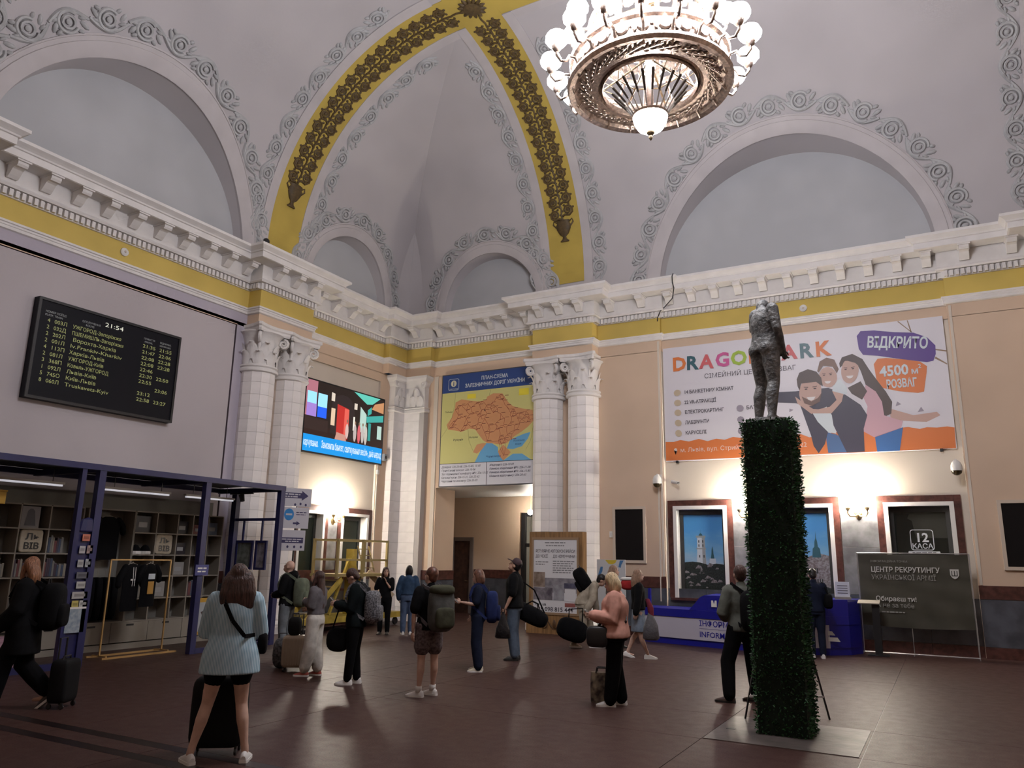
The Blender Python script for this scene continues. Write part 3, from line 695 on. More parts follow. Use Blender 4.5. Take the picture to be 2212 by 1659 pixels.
def win_back():
    lab = ['ticket window filled with a photo of a white clock tower under blue sky', 'ticket window with a city photo half hidden by the green pillar', 'closed ticket window number 12 above the recruiting banner']
    for i, (a, b) in enumerate(WIN_B):
        w = thing('window_%d' % (i+3), lab[i], 'window', ((a+b)/2, YBR, 0), kind='structure'); h = (b-a)/2
        P = lambda u, d, z: (u, -d, z)
        surround(w, P, -h, h, .95, 3.19, .14, .05)
        bx = casing(w, P, -h, h, .95, 3.19, .09, .07, .25)
        z0, z1, q = .95, 3.10, h-.09
        bx(-q, -q+.09, z0, z1, -.25, -.19, M_DARK, 'sash_frame'); bx(q-.09, q, z0, z1, -.25, -.19, M_DARK, 'sash_frame'); bx(-q+.09, q-.09, z1-.12, z1, -.25, -.19, M_DARK, 'sash_frame')
        q -= .09; z1 -= .12
        if i < 2: city_print(w, -q, q, z0, z1, .24, i)
        else:
            MB().b2(-q, q, .21, .22, z0, z1).build('glass_pane', M_GLASSD, w)
            MB().b2(-q, q, .9, .95, z0, z1).b2(-q, q, .25, .95, z1, z1+.05).b2(-q-.05, -q, .25, .95, z0, z1).b2(q, q+.05, .25, .95, z0, z1).build('booth_interior', M_DARK, w)
            bl = mat('booth_blind', (.22, .21, .18), .8)
            MB().prism([(-.2, 2.95), (-.25, 2.85), (-.16, 2.8), (-.13, 2.55), (-.1, 2.42), (.52, 2.42), (.52, 2.95)], .35, .38).build('window_blind', bl, w)
            wh = mat('white_film', (.72, .74, .78), .5)
            y = .2
            fr = MB(); R = .05
            def rr(x0, x1, c0, c1, r):
                out = []
                for (cx, cz, a0) in ((x1-r, c1-r, 0), (x0+r, c1-r, 90), (x0+r, c0+r, 180), (x1-r, c0+r, 270)):
                    for k in range(5): t = RAD(a0+22.5*k); out.append((cx+r*cos(t), cz+r*sin(t)))
                return out
            o_, i_ = rr(-.22, .24, 2.15, 2.60, .06), rr(-.205, .225, 2.165, 2.585, .05)
            fr.add([(x, y, z) for x, z in o_]+[(x, y, z) for x, z in i_], [(k, (k+1) % 20, 20+(k+1) % 20, 20+k) for k in range(20)]); fr.build('number_frame', wh, w)
            text('12', .27, .01, 2.335, y, wh, w, 'CENTER', .025); text('КАСА', .15, .01, 2.19, y, wh, w, 'CENTER', .015)
            MB().flat(rr(-.28, .34, 2.07, 2.13, .02), y-.002).flat(rr(-.48, .48, 1.92, 2.03, .02), y-.002).build('notice_strip', wh, w)
            gr = mat('grey_print', (.2, .2, .22), .7)
            fine_print(w, -.2, .26, 2.085, .028, y-.004, gr); text('ПРОДАЖ', .05, 0, 1.97, y-.004, gr, w, 'CENTER')
def city_print(w, x0, x1, z0, z1, y, kind):
    """flat photo print: sky, towers, trees and roofs as printed shapes"""
    W_, H_ = x1-x0, z1-z0
    def q(u, v): return (x0+u*W_, z0+v*H_)
    m = mat('print_sky', (.16, .42, .72), .35); nt = m.node_tree
    if kind == 0:
        bs = nt.nodes['Principled BSDF']; t = nt.nodes.new('ShaderNodeTexCoord'); s = nt.nodes.new('ShaderNodeSeparateXYZ'); nt.links.new(t.outputs['Generated'], s.inputs[0])
        n = nt.nodes.new('ShaderNodeTexNoise'); n.inputs['Scale'].default_value = 3.0; n.inputs['Detail'].default_value = 6
        mp = nt.nodes.new('ShaderNodeMapping'); mp.inputs['Scale'].default_value = (1, 1, 4); nt.links.new(t.outputs['Generated'], mp.inputs[0]); nt.links.new(mp.outputs[0], n.inputs['Vector'])
        ad = nt.nodes.new('ShaderNodeMath'); ad.operation = 'MULTIPLY_ADD'; ad.inputs[1].default_value = .35; nt.links.new(n.outputs['Fac'], ad.inputs[0]); nt.links.new(s.outputs[2], ad.inputs[2])
        rp = nt.nodes.new('ShaderNodeValToRGB'); e = rp.color_ramp.elements; e[0].position = .45; e[0].color = (.50, .58, .66, 1); e[1].position = 1.05; e[1].color = (.08, .32, .68, 1)
        k = e.new(.72); k.color = (.20, .46, .70, 1); nt.links.new(ad.outputs[0], rp.inputs[0]); nt.links.new(rp.outputs[0], bs.inputs['Base Color'])
    MB().flat([q(0, 0), q(1, 0), q(1, 1), q(0, 1)], y).build('printed_sky', m, w)
    wt = mat('print_white', (.62, .68, .72), .4); dk = mat('print_dark_green', (.02, .028, .026), .4, var=.5, vscale=30); rf = mat('print_roofs', (.16, .13, .13), .4, c2=(.32, .31, .32), vscale=22)
    tl = mat('print_teal', (.03, .11, .14), .4); sh = mat('print_stone', (.34, .36, .37), .4)
    L1, L2, L3 = y-.002, y-.004, y-.006
    mb = MB()
    if kind == 0:
        mb.flat([q(.0, 0), q(1, 0), q(1, .40), q(.8, .41), q(.62, .39), q(.4, .42), q(.2, .43), q(0, .42)], L2, 1)
        mb.flat([q(.31, .38), q(.55, .38), q(.54, .58), q(.33, .58)], L1, 0); mb.flat([q(.33, .58), q(.53, .58), q(.52, .72), q(.34, .72)], L1, 0); mb.flat([q(.46, .38), q(.55, .38), q(.53, .72), q(.46, .72)], L1-.0005, 4)
        mb.flat([q(.31, .72), q(.55, .72), q(.55, .745), q(.31, .745)], L2, 4); mb.flat([q(.31, .58), q(.56, .58), q(.56, .595), q(.31, .595)], L2, 4)
        mb.flat([q(.38, .745), q(.48, .745), q(.46, .765), q(.43, .775), q(.428, .83), q(.424, .775), q(.4, .765)], L2, 3)
        for (u, v) in ((.38, .66), (.48, .66), (.38, .61), (.48, .61), (.39, .48), (.5, .48)): mb.flat([q(u-.012, v), q(u+.012, v), q(u+.012, v+.03), q(u-.012, v+.03)], L3, 1)
        mb.flat([q(.63, .37), q(.8, .37), q(.79, .47), q(.64, .47)], L1, 0); mb.flat([q(.67, .47), q(.76, .47), q(.74, .53), q(.735, .57), q(.715, .62), q(.695, .57), q(.69, .53)], L2, 3)
        for k in range(26):
            u, v = random.random(), .10+random.random()*.28; s = .03+random.random()*.06
            mb.flat([q(u-s, v), q(u+s, v+random.random()*.01), q(u+s*.7, v+s*.35), q(u-s*.2, v+s*.5)], L3-.0002*k, 2)
    else:
        mb.flat([q(0, 0), q(1, 0), q(1, .52), q(.75, .55), q(.5, .5), q(.25, .55), q(0, .5)], L1, 2)
        mb.flat([q(.62, .5), q(.82, .5), q(.8, .6), q(.76, .62), q(.75, .68), q(.73, .72), q(.725, .8), q(.715, .72), q(.69, .68), q(.68, .62), q(.64, .6)], L2, 3)
        for k in range(14):
            u, v = .45+.05*(k % 8), .2+.12*(k//8); mb.flat([q(u, v), q(u+.025, v), q(u+.025, v+.06), q(u, v+.06)], L3, 1)
        mb.flat([q(0, 0), q(1, 0), q(1, .16), q(.7, .2), q(.4, .15), q(0, .2)], L3-.001, 1)
    mb.build('printed_city', [wt, dk, rf, tl, sh], w)
win_back()
# ------------------------------------------------------------------ chandelier
M_GLOBE = mat('opal_globe_glow', (1, 1, 1), .4, emit=(.945, .94, 1.0), estr=CHAND_E)
M_BOWL = mat('opal_bowl_glow', (1, 1, 1), .4, emit=(1.0, .94, .90), estr=BOWL_E)
def make_chandelier():
    c = thing('chandelier', 'huge bronze ring chandelier with opal globes and a glowing bowl', 'chandelier', (-2.95, 9.0, 8.08))
    MB().lathe([(.64, .02), (.62, .06), (.66, .11), (.70, .03), (.72, .05), (1.0, .07), (1.02, .02), (1.09, 0), (1.12, .05), (1.10, .10), (1.05, .12), (1.02, .16), (1.03, .36), (1.08, .38), (1.09, .43), (1.02, .45), (.98, .42), (.95, .2), (.66, .18), (.64, .02)], 48, caps=False).build('main_ring', M_BRONZE, c, 40)
    ear = MB()
    for k in range(7): ear.ell((-.11+.035*k, (.03 if k % 2 else -.03), 0), (.035, .017, .018), 6, 4, R=Matrix.Rotation(.5 if k % 2 else -.5, 3, 'Z'))
    ear.tube([(-.17, 0, 0), (.14, 0, 0)], .01, 4); em = ear.mesh('wheat_ear', M_BRONZE, 60)
    for k in range(26):
        a = 2*pi*k/26; link('wheat_ear', em, c, Matrix.Rotation(a, 4, 'Z') @ Matrix.Translation((.86, 0, .045)) @ Matrix.Rotation(1.15, 4, 'Z') @ Matrix.Diagonal((1.15, 1.15, 1, 1)))
    for z in (.64, 1.02): MB().lathe([(.80, z-.03), (.83, z), (.80, z+.03), (.75, z+.03), (.75, z-.03), (.80, z-.03)], 40, caps=False).build('upper_hoop', M_BRONZE, c, 40)
    post = MB().b2(.765, .79, -.03, .03, .66, 1.0).mesh('hoop_post', M_BRONZE)
    for k in range(20): link('hoop_post', post, c, Matrix.Rotation(2*pi*(k+.5)/20, 4, 'Z'))
    me = MB().lathe([(.09, 0), (.07, .025), (.03, .02), (0, .035)], 9, R=Matrix.Rotation(pi/2, 3, 'Y')).ell((.01, .11, .03), (.012, .04, .05), 6, 4).ell((.01, -.11, -.03), (.012, .04, .05), 6, 4).mesh('relief_rosette', M_BRONZE, 50)
    for k in range(24): link('relief_rosette', me, c, Matrix.Rotation(2*pi*k/24, 4, 'Z') @ Matrix.Translation((1.025, 0, .26)))
    for k in range(20): link('relief_rosette', me, c, Matrix.Rotation(2*pi*k/20, 4, 'Z') @ Matrix.Translation((.765, 0, .85)))
    bt = MB().tube([(1.0, 0, .44), (.88, 0, .55), (.78, 0, .64)], .022, 5).mesh('drum_support', M_BRONZE, 60)
    for k in range(16): link('drum_support', bt, c, Matrix.Rotation(2*pi*k/16, 4, 'Z'))
    # spokes and inner frame
    s1 = MB().tube([(0, 0, .5), (.68, 0, .2)], .016, 5).mesh('inner_spoke', M_BRASS); s2 = MB().tube([(.72, 0, .9), (0, 0, 1.35)], .016, 5).mesh('inner_spoke', M_BRASS)
    s3 = MB().tube([(.45, 0, .3), (.45*cos(pi/4), .45*sin(pi/4), .3)], .01, 4).mesh('inner_brace', M_BRASS)
    for k in range(8):
        R = Matrix.Rotation(pi*k/4, 4, 'Z'); link('inner_spoke', s1, c, R); link('inner_spoke', s2, c, R); link('inner_brace', s3, c, R)
    MB().lathe([(.05, -.3), (.05, 1.3), (.12, 1.36), (.2, 1.5), (.12, 1.62), (.06, 1.7), (.05, 2.2), (.1, 2.25), (.05, 2.3), (.03, 2.4), (.03, 6.6), (.25, 6.72), (.28, 6.8)], 14).build('stem', M_BRONZE, c, 50)
    # glass rods with dark ends
    rod = MB().tube([(.2, 0, -.40), (.33, 0, -.2)], .011, 6).mesh('glass_rod', mat('rod_glass', (.85, .85, .82), .1, metal=.3), 60)
    tip = MB().tube([(.33, 0, -.2), (.50, 0, .01)], [.015, .022], 6).mesh('rod_tip', mat('dark_rod_tip', (.09, .07, .055), .4), 60)
    wire = MB().tube([(.50, 0, .01), (.63, 0, .08)], .006, 4).mesh('rod_wire', M_BRASS)
    for k in range(22):
        R = Matrix.Rotation(2*pi*k/22, 4, 'Z'); s = link('glass_rod', rod, c, R); link('rod_tip', tip, c, R); link('rod_wire', wire, c, R)
    MB().lathe([(.235, -.41), (.245, -.38), (.225, -.36), (.16, -.35)], 24).build('bowl_rim', M_BRONZE, c, 50)
    b = MB().lathe([(.03, -.63), (.10, -.62), (.17, -.57), (.215, -.49), (.235, -.40), (.2, -.37), (0, -.36)], 24).build('glass_bowl', M_BOWL, c, 180)
    MB().lathe([(0, -.76), (.02, -.73), (.03, -.70), (.018, -.68), (.055, -.65), (.06, -.615), (0, -.60)], 10).build('finial', M_CURL, c, 60)
    # arms
    arm = MB().tube([(1.03, 0, .1), (1.10, 0, .16), (1.16, 0, .27), (1.24, 0, .28), (1.28, 0, .20), (1.36, 0, .18), (1.42, 0, .26), (1.42, 0, .34)], [.026, .024, .022, .02, .02, .02, .022, .024], 6).tube([(1.05, 0, .05), (1.10, 0, -.02), (1.12, 0, .05)], .014, 5)
    am = arm.mesh('lamp_arm', M_BRONZE, 60)
    cup = MB().lathe([(.02, .30), (.045, .32), (.06, .35), (.075, .40), (.06, .41)], 10, (1.42, 0, 0)).mesh('lamp_cup', M_BRONZE, 50)
    gl = MB().lathe([(.05, .385), (.11, .41), (.148, .46), (.15, .51), (.125, .565), (.07, .60), (0, .612)], 12, (1.42, 0, 0)).mesh('opal_globe', M_GLOBE, 180)
    for k in range(18):
        R = Matrix.Rotation(2*pi*(k+.25)/18, 4, 'Z') @ Matrix.Translation((-.08, 0, 0)); a = link('lamp_arm', am, c, R); link('lamp_cup', cup, a); link('opal_globe', gl, a)
    T = Matrix.Translation((-.38, 0, .55))
    for k in range(12):
        R = Matrix.Rotation(2*pi*(k+.5)/12, 4, 'Z') @ T; a = link('lamp_arm', am, c, R); link('lamp_cup', cup, a); link('opal_globe', gl, a)
make_chandelier()
# ------------------------------------------------------------------ wall sconces
M_SGLOBE = mat('sconce_glass_glow', (1, 1, 1), .4, emit=(1.0, .90, .76), estr=SCONCE_E)
M_GILT = mat('gilt_brass', (.60, .47, .25), .28, metal=.85)
def make_sconce():
    s = thing('wall_sconce', '', 'sconce', (0, 0, 0))
    MB().lathe([(.105, 0), (.10, .02), (.06, .035), (.07, .05), (.03, .07), (0, .075)], 14, R=Matrix.Rotation(pi/2, 3, 'X'), sx=.8, sy=1.35).build('back_plate', M_GILT, s, 50)
    for sg in (-1, 1):
        a = MB().tube([(0, -.06, -.02), (sg*.06, -.16, -.07), (sg*.16, -.2, -.07), (sg*.21, -.2, .0), (sg*.20, -.2, .06)], .016, 6).tube([(sg*.03, -.1, -.04), (sg*.09, -.14, .02), (sg*.13, -.17, -.02)], .01, 5).build('sconce_arm', M_GILT, s, 60)
        MB().lathe([(.02, .05), (.045, .08), (.06, .13), (.05, .135)], 10, (sg*.2, -.2, 0)).build('lamp_cup', M_GILT, a, 50)
        MB().lathe([(.05, .125), (.09, .15), (.125, .21), (.125, .27), (.10, .32), (.04, .34), (0, .345)], 14, (sg*.2, -.2, 0)).build('glass_globe', M_SGLOBE, a, 180)
    return s
sc0 = make_sconce()
for i, (loc, rz, lab) in enumerate([((-4.08, YBR-.03, 2.95), 0, 'gilt two-armed wall sconce partly hidden by the green pillar'), ((-1.66, YBR-.03, 2.95), 0, 'gilt two-armed wall sconce left of ticket window 12'),
                                    ((XA-.045, 16.31, 2.78), pi/2, 'gilt two-armed wall sconce between the office windows under the video screen')]):
    s = sc0 if i == 0 else copy_tree(sc0)
    s.location = loc; s.rotation_euler = (0, 0, rz); tag(s, lab, 'sconce', 'gilt wall sconces')
BSH = {'orange_wave': [(-0.02,0.51),(0.22,0.5),(0.4,0.54),(0.62,0.49),(0.88,0.54),(1.1,0.47),(1.32,0.52),(1.53,0.48),(1.74,0.54),(1.99,0.49),(2.64,0.5),(3.34,0.51),(3.53,0.42),(4.1,0.51),(4.83,0.5),(5.46,0.52),(5.63,0.53),(5.86,0.47),(6.0,0.5),(6.2,0.48),(6.4,0.49),(6.55,0.46),(6.52,-0.03),(-0.02,0.02)], 'purple': [(4.74,2.77),(4.83,2.88),(5.12,2.86),(5.55,2.76),(5.93,2.7),(6.19,2.56),(6.34,2.35),(6.33,2.15),(6.27,2.0),(6.14,1.98),(5.66,2.1),(5.15,2.24),(4.84,2.3),(4.76,2.45)], 'oblob': [(5.05,2.05),(5.14,2.17),(5.32,2.17),(5.66,2.1),(6.0,2.01),(6.13,1.89),(6.11,1.74),(6.02,1.31),(5.9,1.29),(5.53,1.36),(5.19,1.47),(5.08,1.64)], 'jacket': [(2.77,1.48),(2.86,1.58),(3.29,1.56),(3.8,1.58),(4.03,1.58),(4.39,1.38),(4.7,1.11),(4.82,0.86),(4.72,0.55),(4.7,0.02),(4.32,0.02),(4.08,0.67),(3.93,0.76),(3.95,0.52),(3.86,0.24),(3.71,0.03),(3.61,0.21),(3.57,0.46),(3.48,0.79),(3.37,1.22),(3.28,1.27),(2.84,1.32)], 'shirt': [(3.64,0.99),(3.96,1.13),(4.06,0.92),(4.08,0.67),(4.13,0.47),(3.95,0.52),(3.74,0.78)], 'mjeans': [(3.92,0.52),(4.13,0.45),(4.34,0.29),(4.32,0.02),(3.92,0.03),(3.9,0.32)], 'mhair': [(3.33,1.85),(3.4,2.01),(3.6,2.08),(3.79,2.0),(3.89,1.84),(3.91,1.63),(3.84,1.68),(3.77,1.75),(3.42,1.74),(3.38,1.57),(3.34,1.68)], 'beard': [(3.42,1.42),(3.47,1.25),(3.64,1.17),(3.82,1.26),(3.87,1.47),(3.78,1.35),(3.63,1.28),(3.5,1.37)], 'ghair': [(3.81,2.01),(3.88,2.24),(4.04,2.32),(4.21,2.25),(4.29,2.01),(4.24,1.91),(4.16,2.08),(3.95,2.13),(3.84,1.97)], 'gshirt': [(4.14,1.65),(4.3,1.78),(4.44,1.54),(4.43,1.4),(4.24,1.37),(4.11,1.49)], 'garm': [(4.11,1.49),(4.35,1.4),(4.3,1.22),(4.06,0.96),(3.61,0.99),(3.5,1.12),(3.77,1.08),(4.03,1.12),(4.19,1.27)], 'whair': [(4.31,2.15),(4.38,2.29),(4.61,2.35),(4.82,2.2),(4.94,1.94),(5.1,1.64),(5.25,1.38),(5.36,1.13),(5.32,0.86),(5.17,0.79),(5.13,1.15),(5.01,1.4),(4.84,1.58),(4.76,1.92),(4.68,2.13),(4.52,2.21),(4.32,2.04)], 'whair2': [(4.45,1.54),(4.74,1.67),(4.86,1.42),(4.74,1.23),(4.53,1.39)], 'sweater': [(4.84,1.58),(5.04,1.4),(5.15,1.15),(5.17,0.83),(5.54,0.67),(5.49,0.52),(4.92,0.34),(4.62,0.55),(4.17,0.99),(4.33,1.1),(4.78,0.78),(4.84,1.06),(4.76,1.31)], 'wjeans': [(4.94,0.34),(5.53,0.53),(5.42,-0.0),(4.96,0.0)], 'legs': [(5.29,0.98),(5.76,0.79),(6.23,0.83),(6.29,0.75),(6.01,0.62),(5.75,0.65),(5.3,0.72)], 'marm': [(3.27,1.43),(3.51,1.21),(3.76,1.02),(3.61,0.98),(3.31,1.26)], 'line1': [(5.62,3.01),(5.65,3.01),(5.91,2.71),(5.88,2.72)], 'line2': [(5.82,3.01),(5.84,3.01),(5.9,2.71),(5.87,2.72)], 'line3': [(6.33,2.27),(6.55,2.21),(6.54,2.18),(6.33,2.24)], 'line4': [(6.32,2.09),(6.53,1.91),(6.53,1.88),(6.3,2.05)], 'tri1': [(5.46,1.13),(5.54,1.06),(5.42,1.02)], 'tri2': [(5.93,0.97),(5.98,0.87),(5.85,0.85)], 'tri3': [(3.12,1.15),(3.21,1.11),(3.11,1.06)]}
MSH = {'ua': [(0.49,2.5),(0.7,2.58),(1.02,2.51),(1.34,2.46),(1.55,2.49),(1.6,2.59),(1.8,2.67),(2.11,2.64),(2.21,2.5),(2.32,2.35),(2.47,2.23),(2.77,2.14),(3.11,2.07),(3.14,1.76),(2.97,1.6),(2.78,1.48),(2.53,1.35),(2.29,1.17),(2.09,1.13),(1.79,1.19),(1.64,1.2),(1.48,1.3),(1.32,1.49),(1.21,1.63),(1.0,1.67),(0.74,1.59),(0.47,1.65),(0.25,1.69),(0.19,1.83),(0.37,2.05),(0.4,2.14),(0.47,2.32)], 'crimea': [(2.0,0.94),(2.09,1.05),(2.17,1.13),(2.24,1.06),(2.42,0.9),(2.3,0.77),(2.18,0.67),(2.05,0.81)], 'bess': [(1.15,0.96),(1.28,1.18),(1.48,1.21),(1.61,1.2),(1.44,1.01),(1.29,0.91)], 'sea': [(1.22,0.66),(1.39,0.95),(1.58,1.21),(1.79,1.19),(1.99,1.07),(2.0,0.92),(2.18,0.67),(2.49,0.85),(2.79,0.84),(3.1,0.64),(3.1,0.64)], 'azov': [(2.29,1.01),(2.39,1.25),(2.63,1.34),(2.87,1.41),(3.05,1.44),(2.97,1.26),(2.78,1.05),(2.49,0.98)]}

# ------------------------------------------------------------------ flat signs and screens
def P_(name, c, e=0.0, rough=.45): return mat('print_'+name, c, rough, emit=c if e else None, estr=e)
def ellipse(cx, cz, rx, rz, n=20, rot=0): return [(cx+rx*cos(2*pi*k/n)*cos(rot)-rz*sin(2*pi*k/n)*sin(rot), cz+rx*cos(2*pi*k/n)*sin(rot)+rz*sin(2*pi*k/n)*cos(rot)) for k in range(n)]
def rrect(x0, x1, z0, z1, r, n=4):
    out = []
    for (cx, cz, a0) in ((x1-r, z1-r, 0), (x0+r, z1-r, 90), (x0+r, z0+r, 180), (x1-r, z0+r, 270)):
        for k in range(n+1): t = RAD(a0+90*k/n); out.append((cx+r*cos(t), cz+r*sin(t)))
    return out
def fl(par, name, poly, y, m): return MB().flat(poly, y).build(name, m, par)
def make_banner():
    b = thing('wall_banner', 'large family entertainment banner with smiling family, printed white and orange', 'banner', (-6.12, 19.29, 4.33))
    W_, H_ = 6.54, 3.02
    MB().b2(0, W_, -.07, 0, 0, H_).build('banner_panel', mat('banner_white', (.74, .71, .76), .4), b)
    for (x, z) in ((.3, -.02), (W_-.3, -.02)): MB().b2(x-.03, x+.03, -.09, 0, z-.03, z+.03).build('bracket', M_BLACK, b)
    y = -.072; S = BSH
    navy, skin, hair, wh = P_('navy', (.05, .045, .075)), P_('skin', (.55, .36, .30)), P_('hair', (.07, .045, .04)), P_('white', (.72, .70, .74))
    ora, pur, jean = P_('orange', (.72, .20, .05)), P_('purple', (.10, .045, .26)), P_('denim', (.07, .14, .30)); pink = P_('pink', (.62, .38, .44)); bl = P_('blue', (.05, .16, .42))
    tan, grey = P_('tan', (.55, .45, .32)), P_('grey', (.10, .09, .11))
    for k in ('line1', 'line2', 'line3', 'line4'): fl(b, 'printed_line', S[k], y, P_('brown', (.30, .20, .13)))
    for k in ('tri1', 'tri2', 'tri3'): fl(b, 'printed_confetti', S[k], y, P_('mauve', (.32, .28, .34)))
    fl(b, 'printed_wave', [(min(max(u, .005), W_-.005), max(v, .005)) for u, v in S['orange_wave']], y, ora)
    fl(b, 'printed_bubble', S['purple'], y-.004, pur); fl(b, 'printed_bubble', S['oblob'], y-.003, ora)
    d = y-.003
    seq = [('legs', skin), ('whair', hair), ('wjeans', bl), ('sweater', pink), ('mjeans', jean), ('jacket', navy), ('shirt', wh), ('gshirt', wh)]
    for i, (k, m) in enumerate(seq): fl(b, 'printed_figure', [(u, max(v, .005)) for u, v in S[k]], d-.0006*i, m)
    d -= .006
    fl(b, 'printed_face', ellipse(4.53, 1.95, .19, .31, 20, -.15), d, skin); fl(b, 'printed_face', ellipse(4.04, 1.84, .20, .25, 20, .1), d-.0005, skin); fl(b, 'printed_face', ellipse(3.62, 1.52, .25, .36, 20, -.2), d-.001, skin)
    for i, (k, m) in enumerate([('whair2', hair), ('garm', skin), ('marm', skin), ('mhair', hair), ('ghair', P_('lightbrown', (.20, .12, .09))), ('beard', P_('beard', (.16, .09, .07)))]): fl(b, 'printed_figure', S[k], d-.0015-.0006*i, m)
    fl(b, 'printed_hair', [(4.34, 2.2), (4.44, 2.30), (4.60, 2.33), (4.74, 2.2), (4.76, 2.0), (4.66, 2.12), (4.5, 2.19)], d-.006, hair)
    d -= .007
    fm = P_('feature', (.06, .03, .03)); wt = P_('teeth', (.8, .76, .76))
    for (cx, cz, s) in ((3.63, 1.52, 1.0), (4.03, 1.84, .75), (4.52, 1.93, .8)):
        for sg in (-1, 1): fl(b, 'printed_eye', ellipse(cx+sg*.10*s, cz+.07*s, .035*s, .018*s, 8), d, fm); fl(b, 'printed_brow', [(cx+sg*.05*s, cz+.12*s), (cx+sg*.15*s, cz+.13*s), (cx+sg*.15*s, cz+.115*s), (cx+sg*.05*s, cz+.10*s)], d, fm)
        fl(b, 'printed_smile', [(cx-.1*s, cz-.13*s), (cx+.1*s, cz-.13*s), (cx+.06*s, cz-.20*s), (cx, cz-.22*s), (cx-.06*s, cz-.20*s)], d, wt)
    te, re, gr, pk = P_('teal', (.14, .38, .45)), P_('red', (.62, .12, .13)), P_('green', (.36, .52, .04)), P_('magenta', (.60, .10, .30))
    d = y-.012
    for ch, u, m in (('D', .25, ora), ('R', .62, te), ('A', .98, re), ('G', 1.38, pk), ('O', 1.77, gr), ('N', 2.21, ora), ('P', 2.68, te), ('A', 3.03, re), ('R', 3.43, te), ('K', 3.80, ora)):
        text(ch, .50, u, 2.38, d, m, b, bold=.035, rot=random.uniform(-.05, .05))
    text('СІМЕЙНИЙ ЦЕНТР РОЗВАГ', .165, 1.08, 2.10, d, grey, b, width=2.24)
    for s_, v in (('14 БАНКЕТНИХ КІМНАТ', 1.74), ('22 VR-АТРАКЦІЇ', 1.47), ('ЕЛЕКТРОКАРТИНГ', 1.21), ('ЛАБІРИНТИ', .94), ('КАРУСЕЛІ', .67)):
        text(s_, .125, .54, v, d, grey, b, bold=.025, width={'1': 1.25, '2': .82, 'Е': 1.0, 'Л': .62, 'К': .54}[s_[0]])
        fl(b, 'printed_badge', ellipse(.36, v+.045, .085, .095, 10, v), d, tan)
    text('БАТУТИ', .125, 2.1, 1.21, d, grey, b, bold=.025)
    for v in (1.25, .96, .67): fl(b, 'printed_badge', ellipse(1.95, v, .085, .09, 10, v), d, P_('mauve', (.32, .28, .34)))
    pale = P_('pale', (.78, .66, .60))
    text('м. Львів, вул. Стрийська', .155, .39, .22, d-.002, pale, b, width=1.8); text('22', .155, 3.31, .20, d-.002, pale, b)
    fl(b, 'printed_pin', ellipse(.27, .28, .045, .055, 10)+[(.27, .16)], d-.002, pale)
    text('ВІДКРИТО', .36, 4.93, 2.47, d-.002, wh, b, bold=.03, rot=-.135, width=1.25); text('4500', .34, 5.16, 1.74, d-.002, wh, b, bold=.03, width=.60); text('м', .2, 5.80, 1.74, d-.002, wh, b, bold=.02); text('2', .13, 5.95, 1.86, d-.002, wh, b, bold=.02)
    text('РОЗВАГ', .27, 5.27, 1.45, d-.002, wh, b, bold=.03, width=.62)
make_banner()
